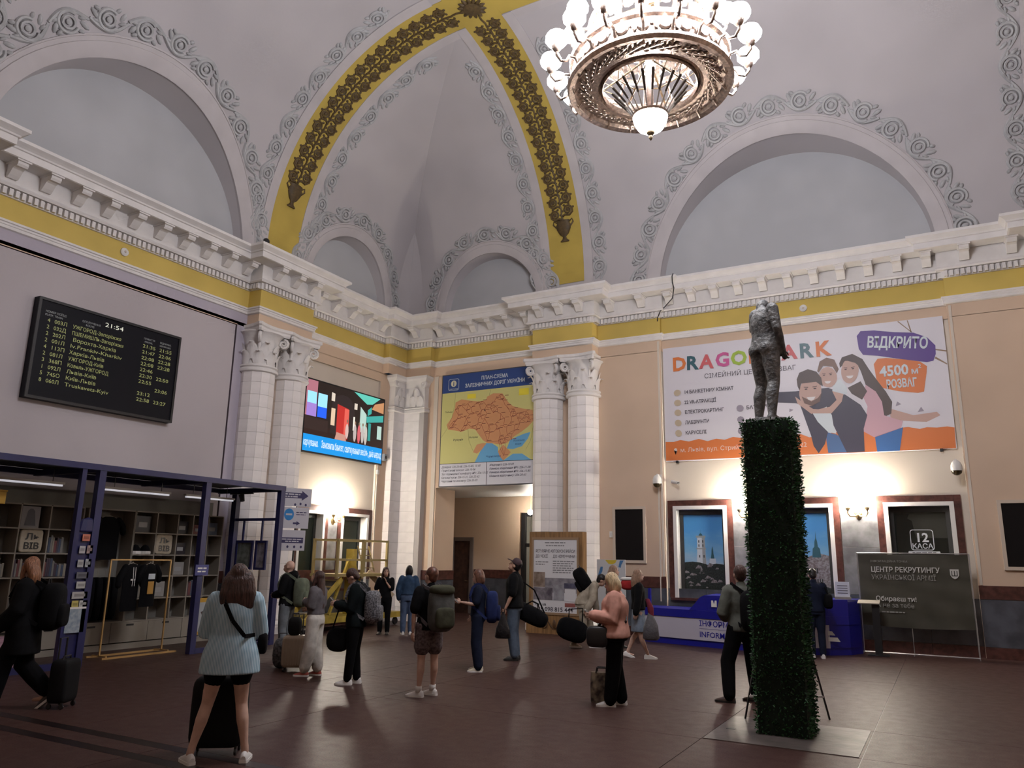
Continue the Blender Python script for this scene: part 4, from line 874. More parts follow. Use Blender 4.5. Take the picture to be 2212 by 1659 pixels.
def make_map():
    b = thing('railway_map', 'framed railway map board of Ukraine above the passage opening', 'map', (-13.02, 19.12, 3.88))
    W_, H_ = 3.24, 3.36
    MB().b2(-.03, W_+.03, -.1, 0, -.03, H_+.03).build('map_frame', mat('dark_grey_metal', (.09, .09, .10), .4, metal=.5), b)
    MB().b2(0, W_, -.105, -.1, 0, H_).build('map_sheet', P_('sheet', (.66, .66, .72)), b)
    y = -.107; S = MSH
    fl(b, 'printed_header', [(0, 2.81), (W_, 2.81), (W_, H_), (0, H_)], y, P_('navyblue', (.022, .06, .22))); fl(b, 'printed_land', [(0, .65), (W_, .65), (W_, 2.81), (0, 2.81)], y, P_('landgreen', (.60, .57, .22)))
    fl(b, 'printed_country', S['ua'], y-.002, P_('mappeach', (.62, .30, .14))); fl(b, 'printed_country', S['crimea'], y-.003, P_('mappeach', (.62, .30, .14))); fl(b, 'printed_country', S['bess'], y-.002, P_('mappeach', (.62, .30, .14)))
    fl(b, 'printed_sea', S['sea'], y-.0015, P_('seablue', (.14, .40, .66))); fl(b, 'printed_sea', S['azov'], y-.0015, P_('seablue', (.14, .40, .66)))
    ye = P_('yellow', (.78, .66, .05))
    fl(b, 'printed_label', [(.9, 2.58), (1.2, 2.57), (1.2, 2.71), (.9, 2.72)], y-.002, ye); fl(b, 'printed_label', [(2.66, 2.53), (2.98, 2.53), (2.98, 2.73), (2.66, 2.73)], y-.002, ye)
    rnd = random.Random(3); pts = [(1.53, 2.18), (2.0, 2.58), (.7, 2.4), (.4, 1.9), (1.0, 2.1), (1.3, 1.8), (1.7, 1.5), (2.3, 1.4), (2.2, 1.9), (2.7, 2.0), (3.0, 1.9), (2.7, 1.7), (2.45, 1.25), (1.62, 1.25), (.3, 1.72), (.8, 1.75), (1.95, 2.2), (1.2, 2.4), (2.1, 1.15), (2.2, .8), (1.9, 1.75), (2.5, 2.15), (.6, 2.1), (2.9, 2.05), (3.05, 1.78)]
    def inside(q):
        c = False; pl = S['ua']
        for (x1, z1), (x2, z2) in zip(pl, pl[1:]+pl[:1]):
            if (z1 > q[1]) != (z2 > q[1]) and q[0] < (x2-x1)*(q[1]-z1)/(z2-z1)+x1: c = not c
        return c
    while len(pts) < 78:
        q = (rnd.uniform(.2, 3.1), rnd.uniform(1.15, 2.65))
        if inside(q) and min((q[0]-a)**2+(q[1]-b_)**2 for a, b_ in pts) > .012: pts.append(q)
    rl = P_('rail', (.28, .05, .03)); ln = MB()
    done = set()
    for i, p in enumerate(pts):
        for j in sorted(range(len(pts)), key=lambda j: (pts[j][0]-p[0])**2+(pts[j][1]-p[1])**2)[1:4]:
            if (j, i) in done: continue
            done.add((i, j)); q = pts[j]; mx, mz = (p[0]+q[0])/2+rnd.uniform(-.05, .05), (p[1]+q[1])/2+rnd.uniform(-.05, .05)
            for a, c in ((p, (mx, mz)), ((mx, mz), q)):
                L = sqrt((c[0]-a[0])**2+(c[1]-a[1])**2) or 1; nx, nz = -(c[1]-a[1])/L*.0045, (c[0]-a[0])/L*.0045
                ln.flat([(a[0]+nx, a[1]+nz), (c[0]+nx, c[1]+nz), (c[0]-nx, c[1]-nz), (a[0]-nx, a[1]-nz)], y-.004)
    ln.build('printed_rail_lines', rl, b)['kind'] = 'stuff'
    dk = P_('dark', (.03, .03, .035)); tn = MB()
    for p in pts: tn.flat([(p[0]+.02, p[1]+.02), (p[0]+.02+rnd.uniform(.08, .16), p[1]+.02), (p[0]+.14, p[1]+.035), (p[0]+.02, p[1]+.035)], y-.005)
    tn.build('printed_town_names', P_('townred', (.20, .06, .04)), b)['kind'] = 'stuff'
    fl(b, 'printed_capital', ellipse(1.53, 2.18, .022, .022, 8), y-.006, dk)
    bd = MB()
    for pl in ([(.0, 1.45), (.2, 1.7), (.37, 2.05), (.45, 2.4), (.47, 2.79)], [(1.7, 2.79), (1.66, 2.62)], [(.95, 1.66), (1.0, 1.3), (1.15, 1.0)], [(2.9, .95), (3.05, 1.2), (3.15, 1.7)]):
        for a, c in zip(pl[:-1], pl[1:]): bd.flat([(a[0], a[1]), (c[0], c[1]), (c[0]+.008, c[1]), (a[0]+.008, a[1])], y-.003)
    bd.build('printed_borders', P_('olive', (.2, .2, .08)), b)
    text('Румунія', .09, .45, 1.33, y-.004, dk, b); text('Польща', .07, .12, 2.2, y-.004, dk, b); text('Чорне море', .085, 1.6, .78, y-.004, P_('navyblue', (.022, .06, .22)), b); text('Азовське', .08, 2.5, 1.2, y-.004, P_('navyblue', (.022, .06, .22)), b); text('море', .08, 2.56, 1.1, y-.004, P_('navyblue', (.022, .06, .22)), b); text('Молдова', .07, 1.0, 1.38, y-.004, dk, b)
    w = P_('white', (.72, .70, .74))
    text('ПЛАН-СХЕМА', .155, 1.83, 3.12, y-.003, w, b, 'CENTER', .02, width=.90); text('ЗАЛІЗНИЧНИХ ДОРІГ УКРАЇНИ', .155, 1.83, 2.93, y-.003, w, b, 'CENTER', .02, width=2.03)
    o_, i_ = rrect(.21, .59, 2.88, 3.24, .06), rrect(.222, .578, 2.892, 3.228, .05); n = len(o_)
    MB().add([(x, y-.003, z) for x, z in o_+i_], [(k, (k+1) % n, n+(k+1) % n, n+k) for k in range(n)]).build('printed_icon_frame', w, b)
    fl(b, 'printed_icon', ellipse(.4, 3.09, .1, .1), y-.003, P_('cream', (.66, .62, .45))); text('i', .19, .4, 3.025, y-.005, P_('navyblue', (.022, .06, .22)), b, 'CENTER', .03); text('ІНФОРМАЦІЯ', .05, .4, 2.905, y-.004, w, b, 'CENTER', width=.30)
    MB().b2(1.62, 1.635, y-.002, y, 0, .65).b2(0, W_, y-.002, y, .645, .66).build('printed_rule', dk, b)
    g = P_('inkblue', (.05, .05, .09))
    for i, s_ in enumerate(('Довідка: 226-20-68, 226-15-85, 15-05', 'Приміський вокзал: 226-10-06', 'Зал підвищеної комфорту №1: 226-15-52', 'Багажні каси: 226-15-31, 226-22-62', 'Черговий по вокзалу: 226-20-59')): text(s_, .085, .06, .53-.105*i, y-.003, g, b, shear=.25, bold=.008)
    for i, s_ in enumerate(('Медпункт: 226-10-03', 'Камера зберігання №1: 226-11-08', 'Камера зберігання №2: 226-15-85', 'Кімната відпочинку: 226-20-63')): text(s_, .085, 1.72, .53-.105*i, y-.003, g, b, shear=.25, bold=.008)
make_map()
def make_board():
    b = thing('departure_board', 'large black departure board with dim amber train times', 'departure board', (XA, 7.66, 4.57), pi/2)
    W_, H_ = 3.12, 1.93
    MB().b2(0, W_, -.14, 0.015, 0, H_).build('board_case', mat('board_black', (.006, .006, .010), .5, spec=.15), b)
    for (x0, x1, z0, z1) in ((0, W_, H_-.05, H_), (0, W_, 0, .05), (0, .05, .05, H_-.05), (W_-.05, W_, .05, H_-.05)): MB().b2(x0, x1, -.165, -.14, z0, z1).build('board_frame', M_BLACK, b)
    y = -.143; a = mat('amber_led', (.25, .29, .09), .5, emit=(.62, .62, .25), estr=.22); w = mat('white_print_dim', (.33, .36, .36), .5); g = mat('white_led', (.6, .6, .55), .5, emit=(.75, .78, .62), estr=.5)
    text('21:54', .125, 1.34, 1.70, y, g, b, width=.40)
    text('НОМЕР ПОЇЗД', .055, .15, 1.665, y, w, b, bold=.01); text('PLATF. TRAIN', .055, .15, 1.60, y, w, b, bold=.01); text('СПОЛУЧЕННЯ', .055, .87, 1.665, y, w, b, bold=.01); text('ROUTE', .055, .95, 1.60, y, w, b, bold=.01)
    text('ПРИБУТТЯ', .05, 2.23, 1.665, y, w, b, bold=.01); text('ARRIVAL', .05, 2.25, 1.60, y, w, b, bold=.01); text('ВІДПРАВЛ.', .05, 2.62, 1.665, y, w, b, bold=.01); text('DEPARTURE', .05, 2.62, 1.60, y, w, b, bold=.01)
    rows = [('4', '003Л', 'УЖГОРОД-Запоріжжя', '21:35', '21:55'), ('2', '032Д', 'ПШЕМИШЛЬ-Запоріжжя', '21:47', '22:06'), ('2', '202Л', ' Ворохта-Харків', '22:08', '22:28'), ('2', '001Л', 'Iv.Frankiv-Kharkiv', '22:08', '22:28'), ('4', '113П', 'Харків-Львів', '22:46', ''),
            ('2', '081Л', 'УЖГОРОД-Київ', '22:30', '22:50'), ('3', '368П', 'Ковель-УЖГОРОД', '22:55', ''), ('1', '092Л', 'Львів-Київ', '', '23:06'), ('5', '745О', 'Київ-Львів', '23:12', ''), ('8', '060Л', 'Truskavets-Kyiv', '22:58', '23:27')]
    for i, r in enumerate(rows):
        v = 1.485-.1275*i
        for s_, u in zip(r, (.21, .34, .70, 2.22, 2.62)):
            if s_: text(s_, .105, u, v, y, a, b, width=(None if len(s_) < 4 else .06*len(s_)))
make_board()
def make_ticker():
    b = thing('video_screen', 'lit video screen with a blue text ticker showing an entrance', 'screen', (XA-.06, 14.85, 4.52), pi/2)
    W_, H_ = 3.3, 1.93
    MB().b2(-.04, W_+.04, -.10, 0, -.04, H_+.04).build('screen_case', M_BLACK, b)
    y = -.102
    def E(n, c, s=1.0): return mat('screen_'+n, (.004, .004, .004), .4, emit=c, estr=s, spec=.2)
    fl(b, 'screen_picture', [(0, .45), (W_, .45), (W_, H_), (0, H_)], y, E('dark', (.022, .014, .012)))
    fl(b, 'ticker_band', [(0, 0), (W_, 0), (W_, .45), (0, .45)], y, E('band', (.01, .30, .78), 1.0))
    text('карчування.', .26, .02, .15, y-.003, E('white', (.65, .8, .9)), b, bold=.02, width=.56); text('Замовити банкет, святкування весіль, днів народ', .27, .70, .15, y-.003, E('white', (.65, .8, .9)), b, bold=.02, width=2.57)
    sh = [('pinkwall', [(0, .95), (.42, .95), (.42, H_), (0, H_)], (.42, .16, .20)), ('violet', [(.05, .95), (.42, .95), (.42, 1.42), (.05, 1.42)], (.36, .22, .62)), ('cyan', [(.05, 1.30), (.4, 1.30), (.4, 1.62), (.05, 1.62)], (.35, .75, 1.0)), ('blue', [(.46, .96), (.82, .96), (.82, 1.35), (.46, 1.35)], (.02, .12, .95)), ('cyan', [(.46, 1.25), (.82, 1.25), (.82, 1.62), (.46, 1.62)], (.2, .62, 1.0)),
          ('floor', [(0, .45), (W_, .45), (W_, .62), (0, .75)], (.03, .014, .012)), ('wood', [(0, .6), (.9, .58), (.9, .9), (0, .93)], (.035, .02, .018)), ('arch', [(1.0, .6), (1.98, .5), (1.98, 1.3), (1.9, 1.55), (1.7, 1.72), (1.45, 1.75), (1.2, 1.68), (1.02, 1.45)], (.03, .02, .02)), ('lamp', [(.98, 1.5), (1.12, 1.5), (1.12, 1.72), (.98, 1.74)], (.7, .6, .5)), ('lamp', [(1.95, 1.42), (2.08, 1.42), (2.08, 1.6), (1.95, 1.6)], (.6, .55, .45)),
          ('red', [(1.24, .58), (1.72, .5), (1.72, 1.38), (1.24, 1.45)], (.50, .03, .025)), ('redlit', [(1.55, .62), (1.74, .58), (1.74, 1.36), (1.55, 1.38)], (.75, .12, .09)), ('warm', [(1.0, .82), (1.16, .82), (1.16, 1.3), (1.0, 1.3)], (.75, .55, .38)), ('white2', [(1.93, .8), (2.0, .8), (2.0, 1.2), (1.93, 1.2)], (.85, .8, .7)), ('path', [(1.2, .45), (1.68, .45), (1.62, .62), (1.26, .66)], (.55, .28, .22)),
          ('pane', [(2.22, .8), (2.5, .8), (2.5, 1.35), (2.22, 1.55)], (.45, .62, .55)), ('green', [(1.9, H_), (3.1, H_), (2.75, 1.7), (2.5, 1.66)], (.12, .55, .45)), ('teal', [(2.5, 1.3), (3.28, 1.45), (3.28, 1.25), (2.52, 1.12)], (.05, .38, .34)), ('orange2', [(2.72, 1.55), (2.85, 1.72), (3.28, 1.85), (3.28, 1.5)], (.55, .26, .12)), ('teal', [(2.55, 1.5), (2.72, 1.62), (2.72, 1.42), (2.55, 1.32)], (.05, .38, .34)),
          ('tealdim', [(2.6, .6), (2.72, .6), (2.72, 1.12), (2.6, 1.12)], (.04, .30, .28)), ('pane', [(3.02, .7), (3.22, .7), (3.22, 1.1), (3.02, 1.1)], (.45, .62, .55))]
    for i, (n, poly, c) in enumerate(sh): fl(b, 'screen_shape', poly, y-.002-.0004*i, E(n, c))
    for (u, s_, c) in ((2.02, .5, (.5, .42, .40)), (2.2, .55, (.65, .12, .14)), (2.36, .5, (.5, .45, .42)), (2.5, .55, (.55, .5, .45)), (1.68, .42, (.65, .45, .4))):
        fl(b, 'screen_crowd', ellipse(u, .74, .07, .26*s_/.5, 10), y-.014, E('crowd%d' % int(u*100), c)); fl(b, 'screen_crowd', ellipse(u, 1.03, .035, .05, 8), y-.0145, E('heads', (.25, .15, .1)))
make_ticker()
def make_noticeboard(x0, lab):
    b = thing('noticeboard', lab, 'noticeboard', (x0, YB, 1.76), group='dark noticeboards in pale frames')
    fm = mat('pale_frame', (.62, .52, .42), .5)
    for (a, c, z0, z1) in ((0, .9, 0, .07), (0, .9, 1.36, 1.43), (0, .07, .07, 1.36), (.83, .9, .07, 1.36)): MB().b2(a, c, -.06, 0, z0, z1).build('frame', fm, b)
    MB().b2(.07, .83, -.03, 0, .07, 1.36).build('board_panel', mat('noticeboard_felt', (.010, .008, .008), .8, spec=.15), b)
    return b
make_noticeboard(-7.56, 'dark noticeboard in a pale frame beside the marble column')
make_noticeboard(1.02, 'dark noticeboard in a pale frame right of the recruiting banner')
sw = thing('wall_switch', 'small white switch beside the dark noticeboard near the column', 'switch', (-7.62, YB, 2.4)); MB().b2(-.04, .04, -.03, 0, 0, .16).build('switch_plate', mat('lit_switch', (.85, .82, .75), .3), sw); MB().b2(-.02, .02, -.04, -.03, .04, .12).build('rocker', M_WHITE, sw)
# ------------------------------------------------------------------ security cameras, detectors, cables
def dome_camera(x, z, lab):
    c = thing('dome_camera', lab, 'camera', (x, YB, z), group='white dome cameras')
    MB().lathe([(.0, .19), (.05, .185), (.085, .15), (.11, .08), (.115, -.01), (.11, -.03), (0, -.03)], 16, (0, -.22, 0)).build('housing', M_WHITE, c, 40)
    MB().lathe([(.105, -.03), (.095, -.08), (.05, -.12), (0, -.13)], 14, (0, -.22, 0)).build('dark_dome', mat('smoked_dome', (.05, .035, .015), .1), c, 60)
    MB().tube([(0, 0, .12), (0, -.08, .2), (0, -.2, .2), (0, -.22, .17)], .025, 7).b2(-.05, .05, -.03, 0, .04, .22).build('wall_arm', M_WHITE, c, 50)
dome_camera(-6.27, 3.77, 'white dome camera at the edge of the recess beside the railway-side noticeboard')
dome_camera(.36, 3.84, 'white dome camera above ticket window 12')
bc = thing('bullet_camera', 'small white bullet camera on a bracket under the banner', 'camera', (-5.95, YBR, 3.78)); MB().tube([(0, 0, 0), (.02, -.12, .02)], .015, 6).build('bracket', M_WHITE, bc)
MB().tube([(-.02, -.1, .03), (.18, -.2, -.02)], .04, 8).build('camera_body', M_WHITE, bc); MB().tube([(.18, -.2, -.02), (.2, -.21, -.025)], .033, 8).build('lens', M_BLACK, bc)
for loc, rz, lab in (((XA, 9.28, 8.0), pi/2, 'round white detector on the yellow frieze above the departure board'), ((-2.53, YB+.12, 7.97), 0, 'round white detector on the yellow frieze above the banner')):
    d = thing('detector_disc', lab, 'detector', loc, rz); MB().lathe([(.09, 0), (.09, .03), (.06, .05), (0, .055)], 14, R=Matrix.Rotation(pi/2, 3, 'X')).build('cover', M_WHITE, d, 40); MB().lathe([(.03, .05), (.02, .07), (0, .07)], 8, R=Matrix.Rotation(pi/2, 3, 'X')).build('sensor', M_CREAM, d)
cb = thing('dark_cable', 'thin dark cable hanging over the white cornice', 'cable', (0, 0, 0)); MB().tube([(-5.56, 18.5, 9.14), (-5.57, 18.44, 9.05), (-5.6, 18.55, 8.92), (-5.58, 18.6, 8.78), (-5.7, 18.85, 8.6), (-5.95, 19.0, 8.45), (-6.1, 19.03, 8.35), (-6.2, 19.1, 8.2), (-6.22, 19.12, 8.1)], .014, 5).build('cable_run', M_BLACK, cb)
cc = thing('cornice_camera', 'small black camera standing on the cornice corner over the columns', 'camera', (XA+.85, 12.3, 9.14)); MB().ell((0, 0, .1), (.07, .09, .08), 10, 8).build('camera_body', M_BLACK, cc); MB().tube([(0, 0, -.02), (0, 0, .05)], .02, 6).build('camera_foot', M_BLACK, cc)
cd_ = thing('cable_conduit', 'pale cable conduit running down the edge of the recess', 'conduit', (RB0-.14, YB, 0)); MB().b2(-.02, .02, -.03, 0, 1.44, 3.7).b2(-.012, .012, -.06, -.045, .85, 1.44).build('conduit', M_CREAM, cd_)
cd2 = thing('cable_conduit', 'pale cable conduit beside the office window with a small socket', 'conduit', (XA, 17.99, 0)); MB().b2(0, .03, .02, .06, 1.44, 4.5).build('conduit', M_CREAM, cd2); MB().b2(0, .06, -.0, .08, 4.2, 4.32).build('socket', M_WHITE, cd2)
sp_ = thing('wall_speaker', 'small grey loudspeaker on the wall right of the video screen', 'speaker', (XA, 18.25, 4.62)); MB().b2(0, .14, -.07, .07, 0, .2).build('speaker_body', mat('grey_plastic', (.3, .3, .3), .5), sp_); MB().lathe([(.05, 0), (.03, .01), (0, .005)], 10, (.14, 0, .1), R=Matrix.Rotation(pi/2, 3, 'Y')).build('speaker_cone', M_BLACK, sp_)
# ------------------------------------------------------------------ organic shapes and people
TS = bpy.data.scenes.new('shape_workshop')
def organic(mb, voxel, it=4):
    """merge overlapping closed pieces into one smooth continuous surface; returns verts, faces"""
    me = bpy.data.meshes.new('shape_src'); me.from_pydata(mb.v, [], mb.f)
    o = bpy.data.objects.new('shape_src', me); TS.collection.objects.link(o)
    r = o.modifiers.new('r', 'REMESH'); r.mode = 'VOXEL'; r.voxel_size = voxel; r.adaptivity = 0.0
    if it: s = o.modifiers.new('s', 'SMOOTH'); s.iterations = it; s.factor = .5
    vl = TS.view_layers[0]; vl.update(); dg = vl.depsgraph
    m2 = bpy.data.meshes.new_from_object(o.evaluated_get(dg), depsgraph=dg)
    vs = [tuple(v.co) for v in m2.vertices]; fs = [tuple(p.vertices) for p in m2.polygons]
    bpy.data.objects.remove(o); bpy.data.meshes.remove(me); bpy.data.meshes.remove(m2)
    return vs, fs
def V(*a): return Vector(a)
def capsule(mb, pts, rr, n=10):
    """chain of spheres joined by a tube with round ends"""
    pts = [Vector(p) for p in pts]; a = (pts[0]-pts[1]).normalized(); b = (pts[-1]-pts[-2]).normalized()
    P = [pts[0]+a*rr[0]*.98, pts[0]+a*rr[0]*.7]+pts+[pts[-1]+b*rr[-1]*.7, pts[-1]+b*rr[-1]*.98]
    Rr = [rr[0]*.18, rr[0]*.7]+list(rr)+[rr[-1]*.7, rr[-1]*.18]
    mb.tube(P, Rr, n)
def loft(mb, rings, n=18, mi=0):
    rows = []
    for (c, rx, ry, X, Y) in rings: rows.append([c+X*(rx*cos(2*pi*k/n))+Y*(ry*sin(2*pi*k/n)) for k in range(n)])
    o = len(mb.v); mb.grid(rows, mi, wrap=True)
    N = len(rows); mb.f.append(tuple(o+k for k in range(n-1, -1, -1))); mb.f.append(tuple(o+(N-1)*n+k for k in range(n))); mb.m += [mi, mi]
def rbox(mb, c, d, p=4.0, n=20, m=12, mi=0, R=None, taper=0.0):
    """rounded box (superellipsoid)"""
    c = Vector(c); vs = []
    f = lambda t: (abs(t)**(2/p))*(1 if t >= 0 else -1)
    for i in range(m+1):
        ph = -pi/2+pi*i/m
        for k in range(n):
            th = 2*pi*k/n; z = f(sin(ph)); w = 1-taper*(z*.5+.5)
            v = Vector((f(cos(ph))*f(cos(th))*d[0]/2*w, f(cos(ph))*f(sin(th))*d[1]/2*w, z*d[2]/2)); vs.append((R @ v if R is not None else v)+c)
    mb.add(vs, [(i*n+k, i*n+(k+1) % n, (i+1)*n+(k+1) % n, (i+1)*n+k) for i in range(m) for k in range(n)], mi); return mb
YAWD = 29.133
M_SKIN = mat('skin', (.50, .30, .22), .5, var=.08, vscale=12)
M_SKIN2 = mat('skin_pale', (.56, .36, .28), .5, var=.08, vscale=12)
M_EYE = mat('eye_dark', (.03, .02, .02), .3); M_LIP = mat('lips', (.36, .13, .11), .5)
def cloth(name, c, var=.15, vs=9, bump=.5, bs=9, rough=.9): return mat('cloth_'+name, c, rough, var=var, vscale=vs, bump=bump, bscale=bs, spec=.12)
JD = dict(hipL=(-.09, 0, .92), hipR=(.09, 0, .92), kneeL=(-.10, .02, .49), kneeR=(.10, .02, .49), ankL=(-.10, -.03, .085), ankR=(.10, -.03, .085),
          pel=(0, 0, .95), waist=(0, .005, 1.10), chest=(0, .0, 1.30), neck=(0, -.015, 1.475), head=(0, .02, 1.625),
          shL=(-.175, -.01, 1.42), shR=(.175, -.01, 1.42), elL=(-.235, -.03, 1.14), elR=(.235, -.03, 1.14), wrL=(-.235, .06, .90), wrR=(.235, .06, .90))
def skeleton(H, pose):
    s = H/1.75; J = {k: Vector(pose.get(k, v))*s for k, v in JD.items()}; J['s'] = s; J['pose'] = pose; return J
def torso_rings(J, t0, t1, inf, bw=1.0, hipw=1.0, flare=0.0):
    s = J['s']; P = [J['pel']-V(0, 0, .12*s), J['pel'], J['waist'], J['chest'], (J['shL']+J['shR'])/2, J['neck']]
    T = [-.25, 0, .3, .62, .9, 1.0]; RX = [.13, .165*hipw, .135, .155, .14, .055]; RY = [.10, .118, .098, .112, .085, .055]
    across = (J['shR']-J['shL']).normalized(); hips = (J['hipR']-J['hipL']).normalized()
    out = []; N = 11
    for i in range(N):
        t = t0+(t1-t0)*i/(N-1); k = 0
        while k < 4 and t > T[k+1]: k += 1
        f = (t-T[k])/(T[k+1]-T[k]); c = P[k].lerp(P[k+1], f); rx = RX[k]+(RX[k+1]-RX[k])*f; ry = RY[k]+(RY[k+1]-RY[k])*f
        if t < 0: c = P[1]+(P[1]-P[2]).normalized()*(-t*.52*s); rx = .165*hipw; ry = .118
        X = hips.lerp(across, max(0, min(1, t))).normalized(); ax = (P[min(k+1, 5)]-P[k]).normalized(); Y = ax.cross(X)*-1
        Y = ax.cross(X); fl_ = 1+flare*max(0, (.5-t))
        wmul = bw if t < .85 else 1.0
        out.append((c, (rx*wmul*fl_+inf)*s, (ry*(wmul*1.1-.1)*fl_+inf)*s, X, Y))
    return out
def head_frame(J):
    p = J['pose']; pit, yaw, rol = p.get('headrot', (0, 0, 0))
    return Matrix.Rotation(RAD(yaw), 3, 'Z') @ Matrix.Rotation(RAD(pit), 3, 'X') @ Matrix.Rotation(RAD(rol), 3, 'Y')
def hand(mb, w, d, n, s, curl, mirror):
    d = d.normalized(); n = (n-d*n.dot(d)).normalized(); sd = d.cross(n)*mirror
    pc = w+d*.045*s
    mb.ell(pc, (.04*s, .045*s, .016*s), 8, 6, R=Matrix((sd, d, n)).transposed())
    for i, L in enumerate((.062, .072, .068, .052)):
        b = w+d*.08*s+sd*((i-1.5)*.019*s); d2 = (d*cos(curl)+n*sin(curl)); d3 = (d*cos(curl*2)+n*sin(curl*2))
        mb.tube([b-d*.02*s, b, b+d2*L*.5*s, b+d2*L*.5*s+d3*L*.5*s], [.009*s, .0095*s, .0085*s, .006*s], 6)
    b = w+d*.025*s-sd*.03*s; t = (d*.75-sd*.6+n*.25).normalized(); mb.tube([w+d*.02*s-sd*.012*s, b, b+t*.03*s, b+(t*.7+d*.5).normalized()*.06*s], [.012*s, .012*s, .010*s, .007*s], 6)
def shoe(par, a, fwd, s, up_m, sole_m, pitch=0.0, high=False):
    """a: ankle; sole on the ground below it unless pitched"""
    fwd = Vector((fwd.x, fwd.y, 0)).normalized(); R0 = Matrix((fwd.cross(V(0, 0, 1)), fwd, V(0, 0, 1))).transposed() @ Matrix.Rotation(pitch, 3, 'X')
    base = a-R0 @ V(0, 0, .085*s)
    ys = [-.075, -.06, -.02, .03, .08, .13, .165, .185]; hw = [.025, .034, .037, .038, .043, .043, .033, .012]; hh = [.06, .085, .098, .09, .068, .05, .04, .026]
    mb = MB(); rows = []; rs = []
    for y, w, h in zip(ys, hw, hh):
        row = []
        for k in range(11):
            t = pi*k/10; row.append(base+R0 @ (V(w*cos(t)*1.02, y, .018+(h-.018)*sin(t)**.8)*s))
        rows.append(row)
    mb.grid(rows); mb.add(rows[0], [tuple(range(11))]); mb.add(rows[-1], [tuple(range(10, -1, -1))]); o = mb.build('shoe', up_m, par, 60)
    sb = MB(); lo = [base+R0 @ (V(w*1.12*sg, y*1.03, 0)*s) for sg in (1, -1) for y, w in (list(zip(ys, hw)) if sg > 0 else list(zip(ys, hw))[::-1])]
    hi = [v+R0 @ (V(0, 0, .026)*s) for v in lo]; n = len(lo)
    sb.add(lo+hi, [tuple(range(n-1, -1, -1)), tuple(range(n, 2*n))]+[(k, (k+1) % n, (k+1) % n+n, k+n) for k in range(n)]); sb.build('sole', sole_m, o)
    return o
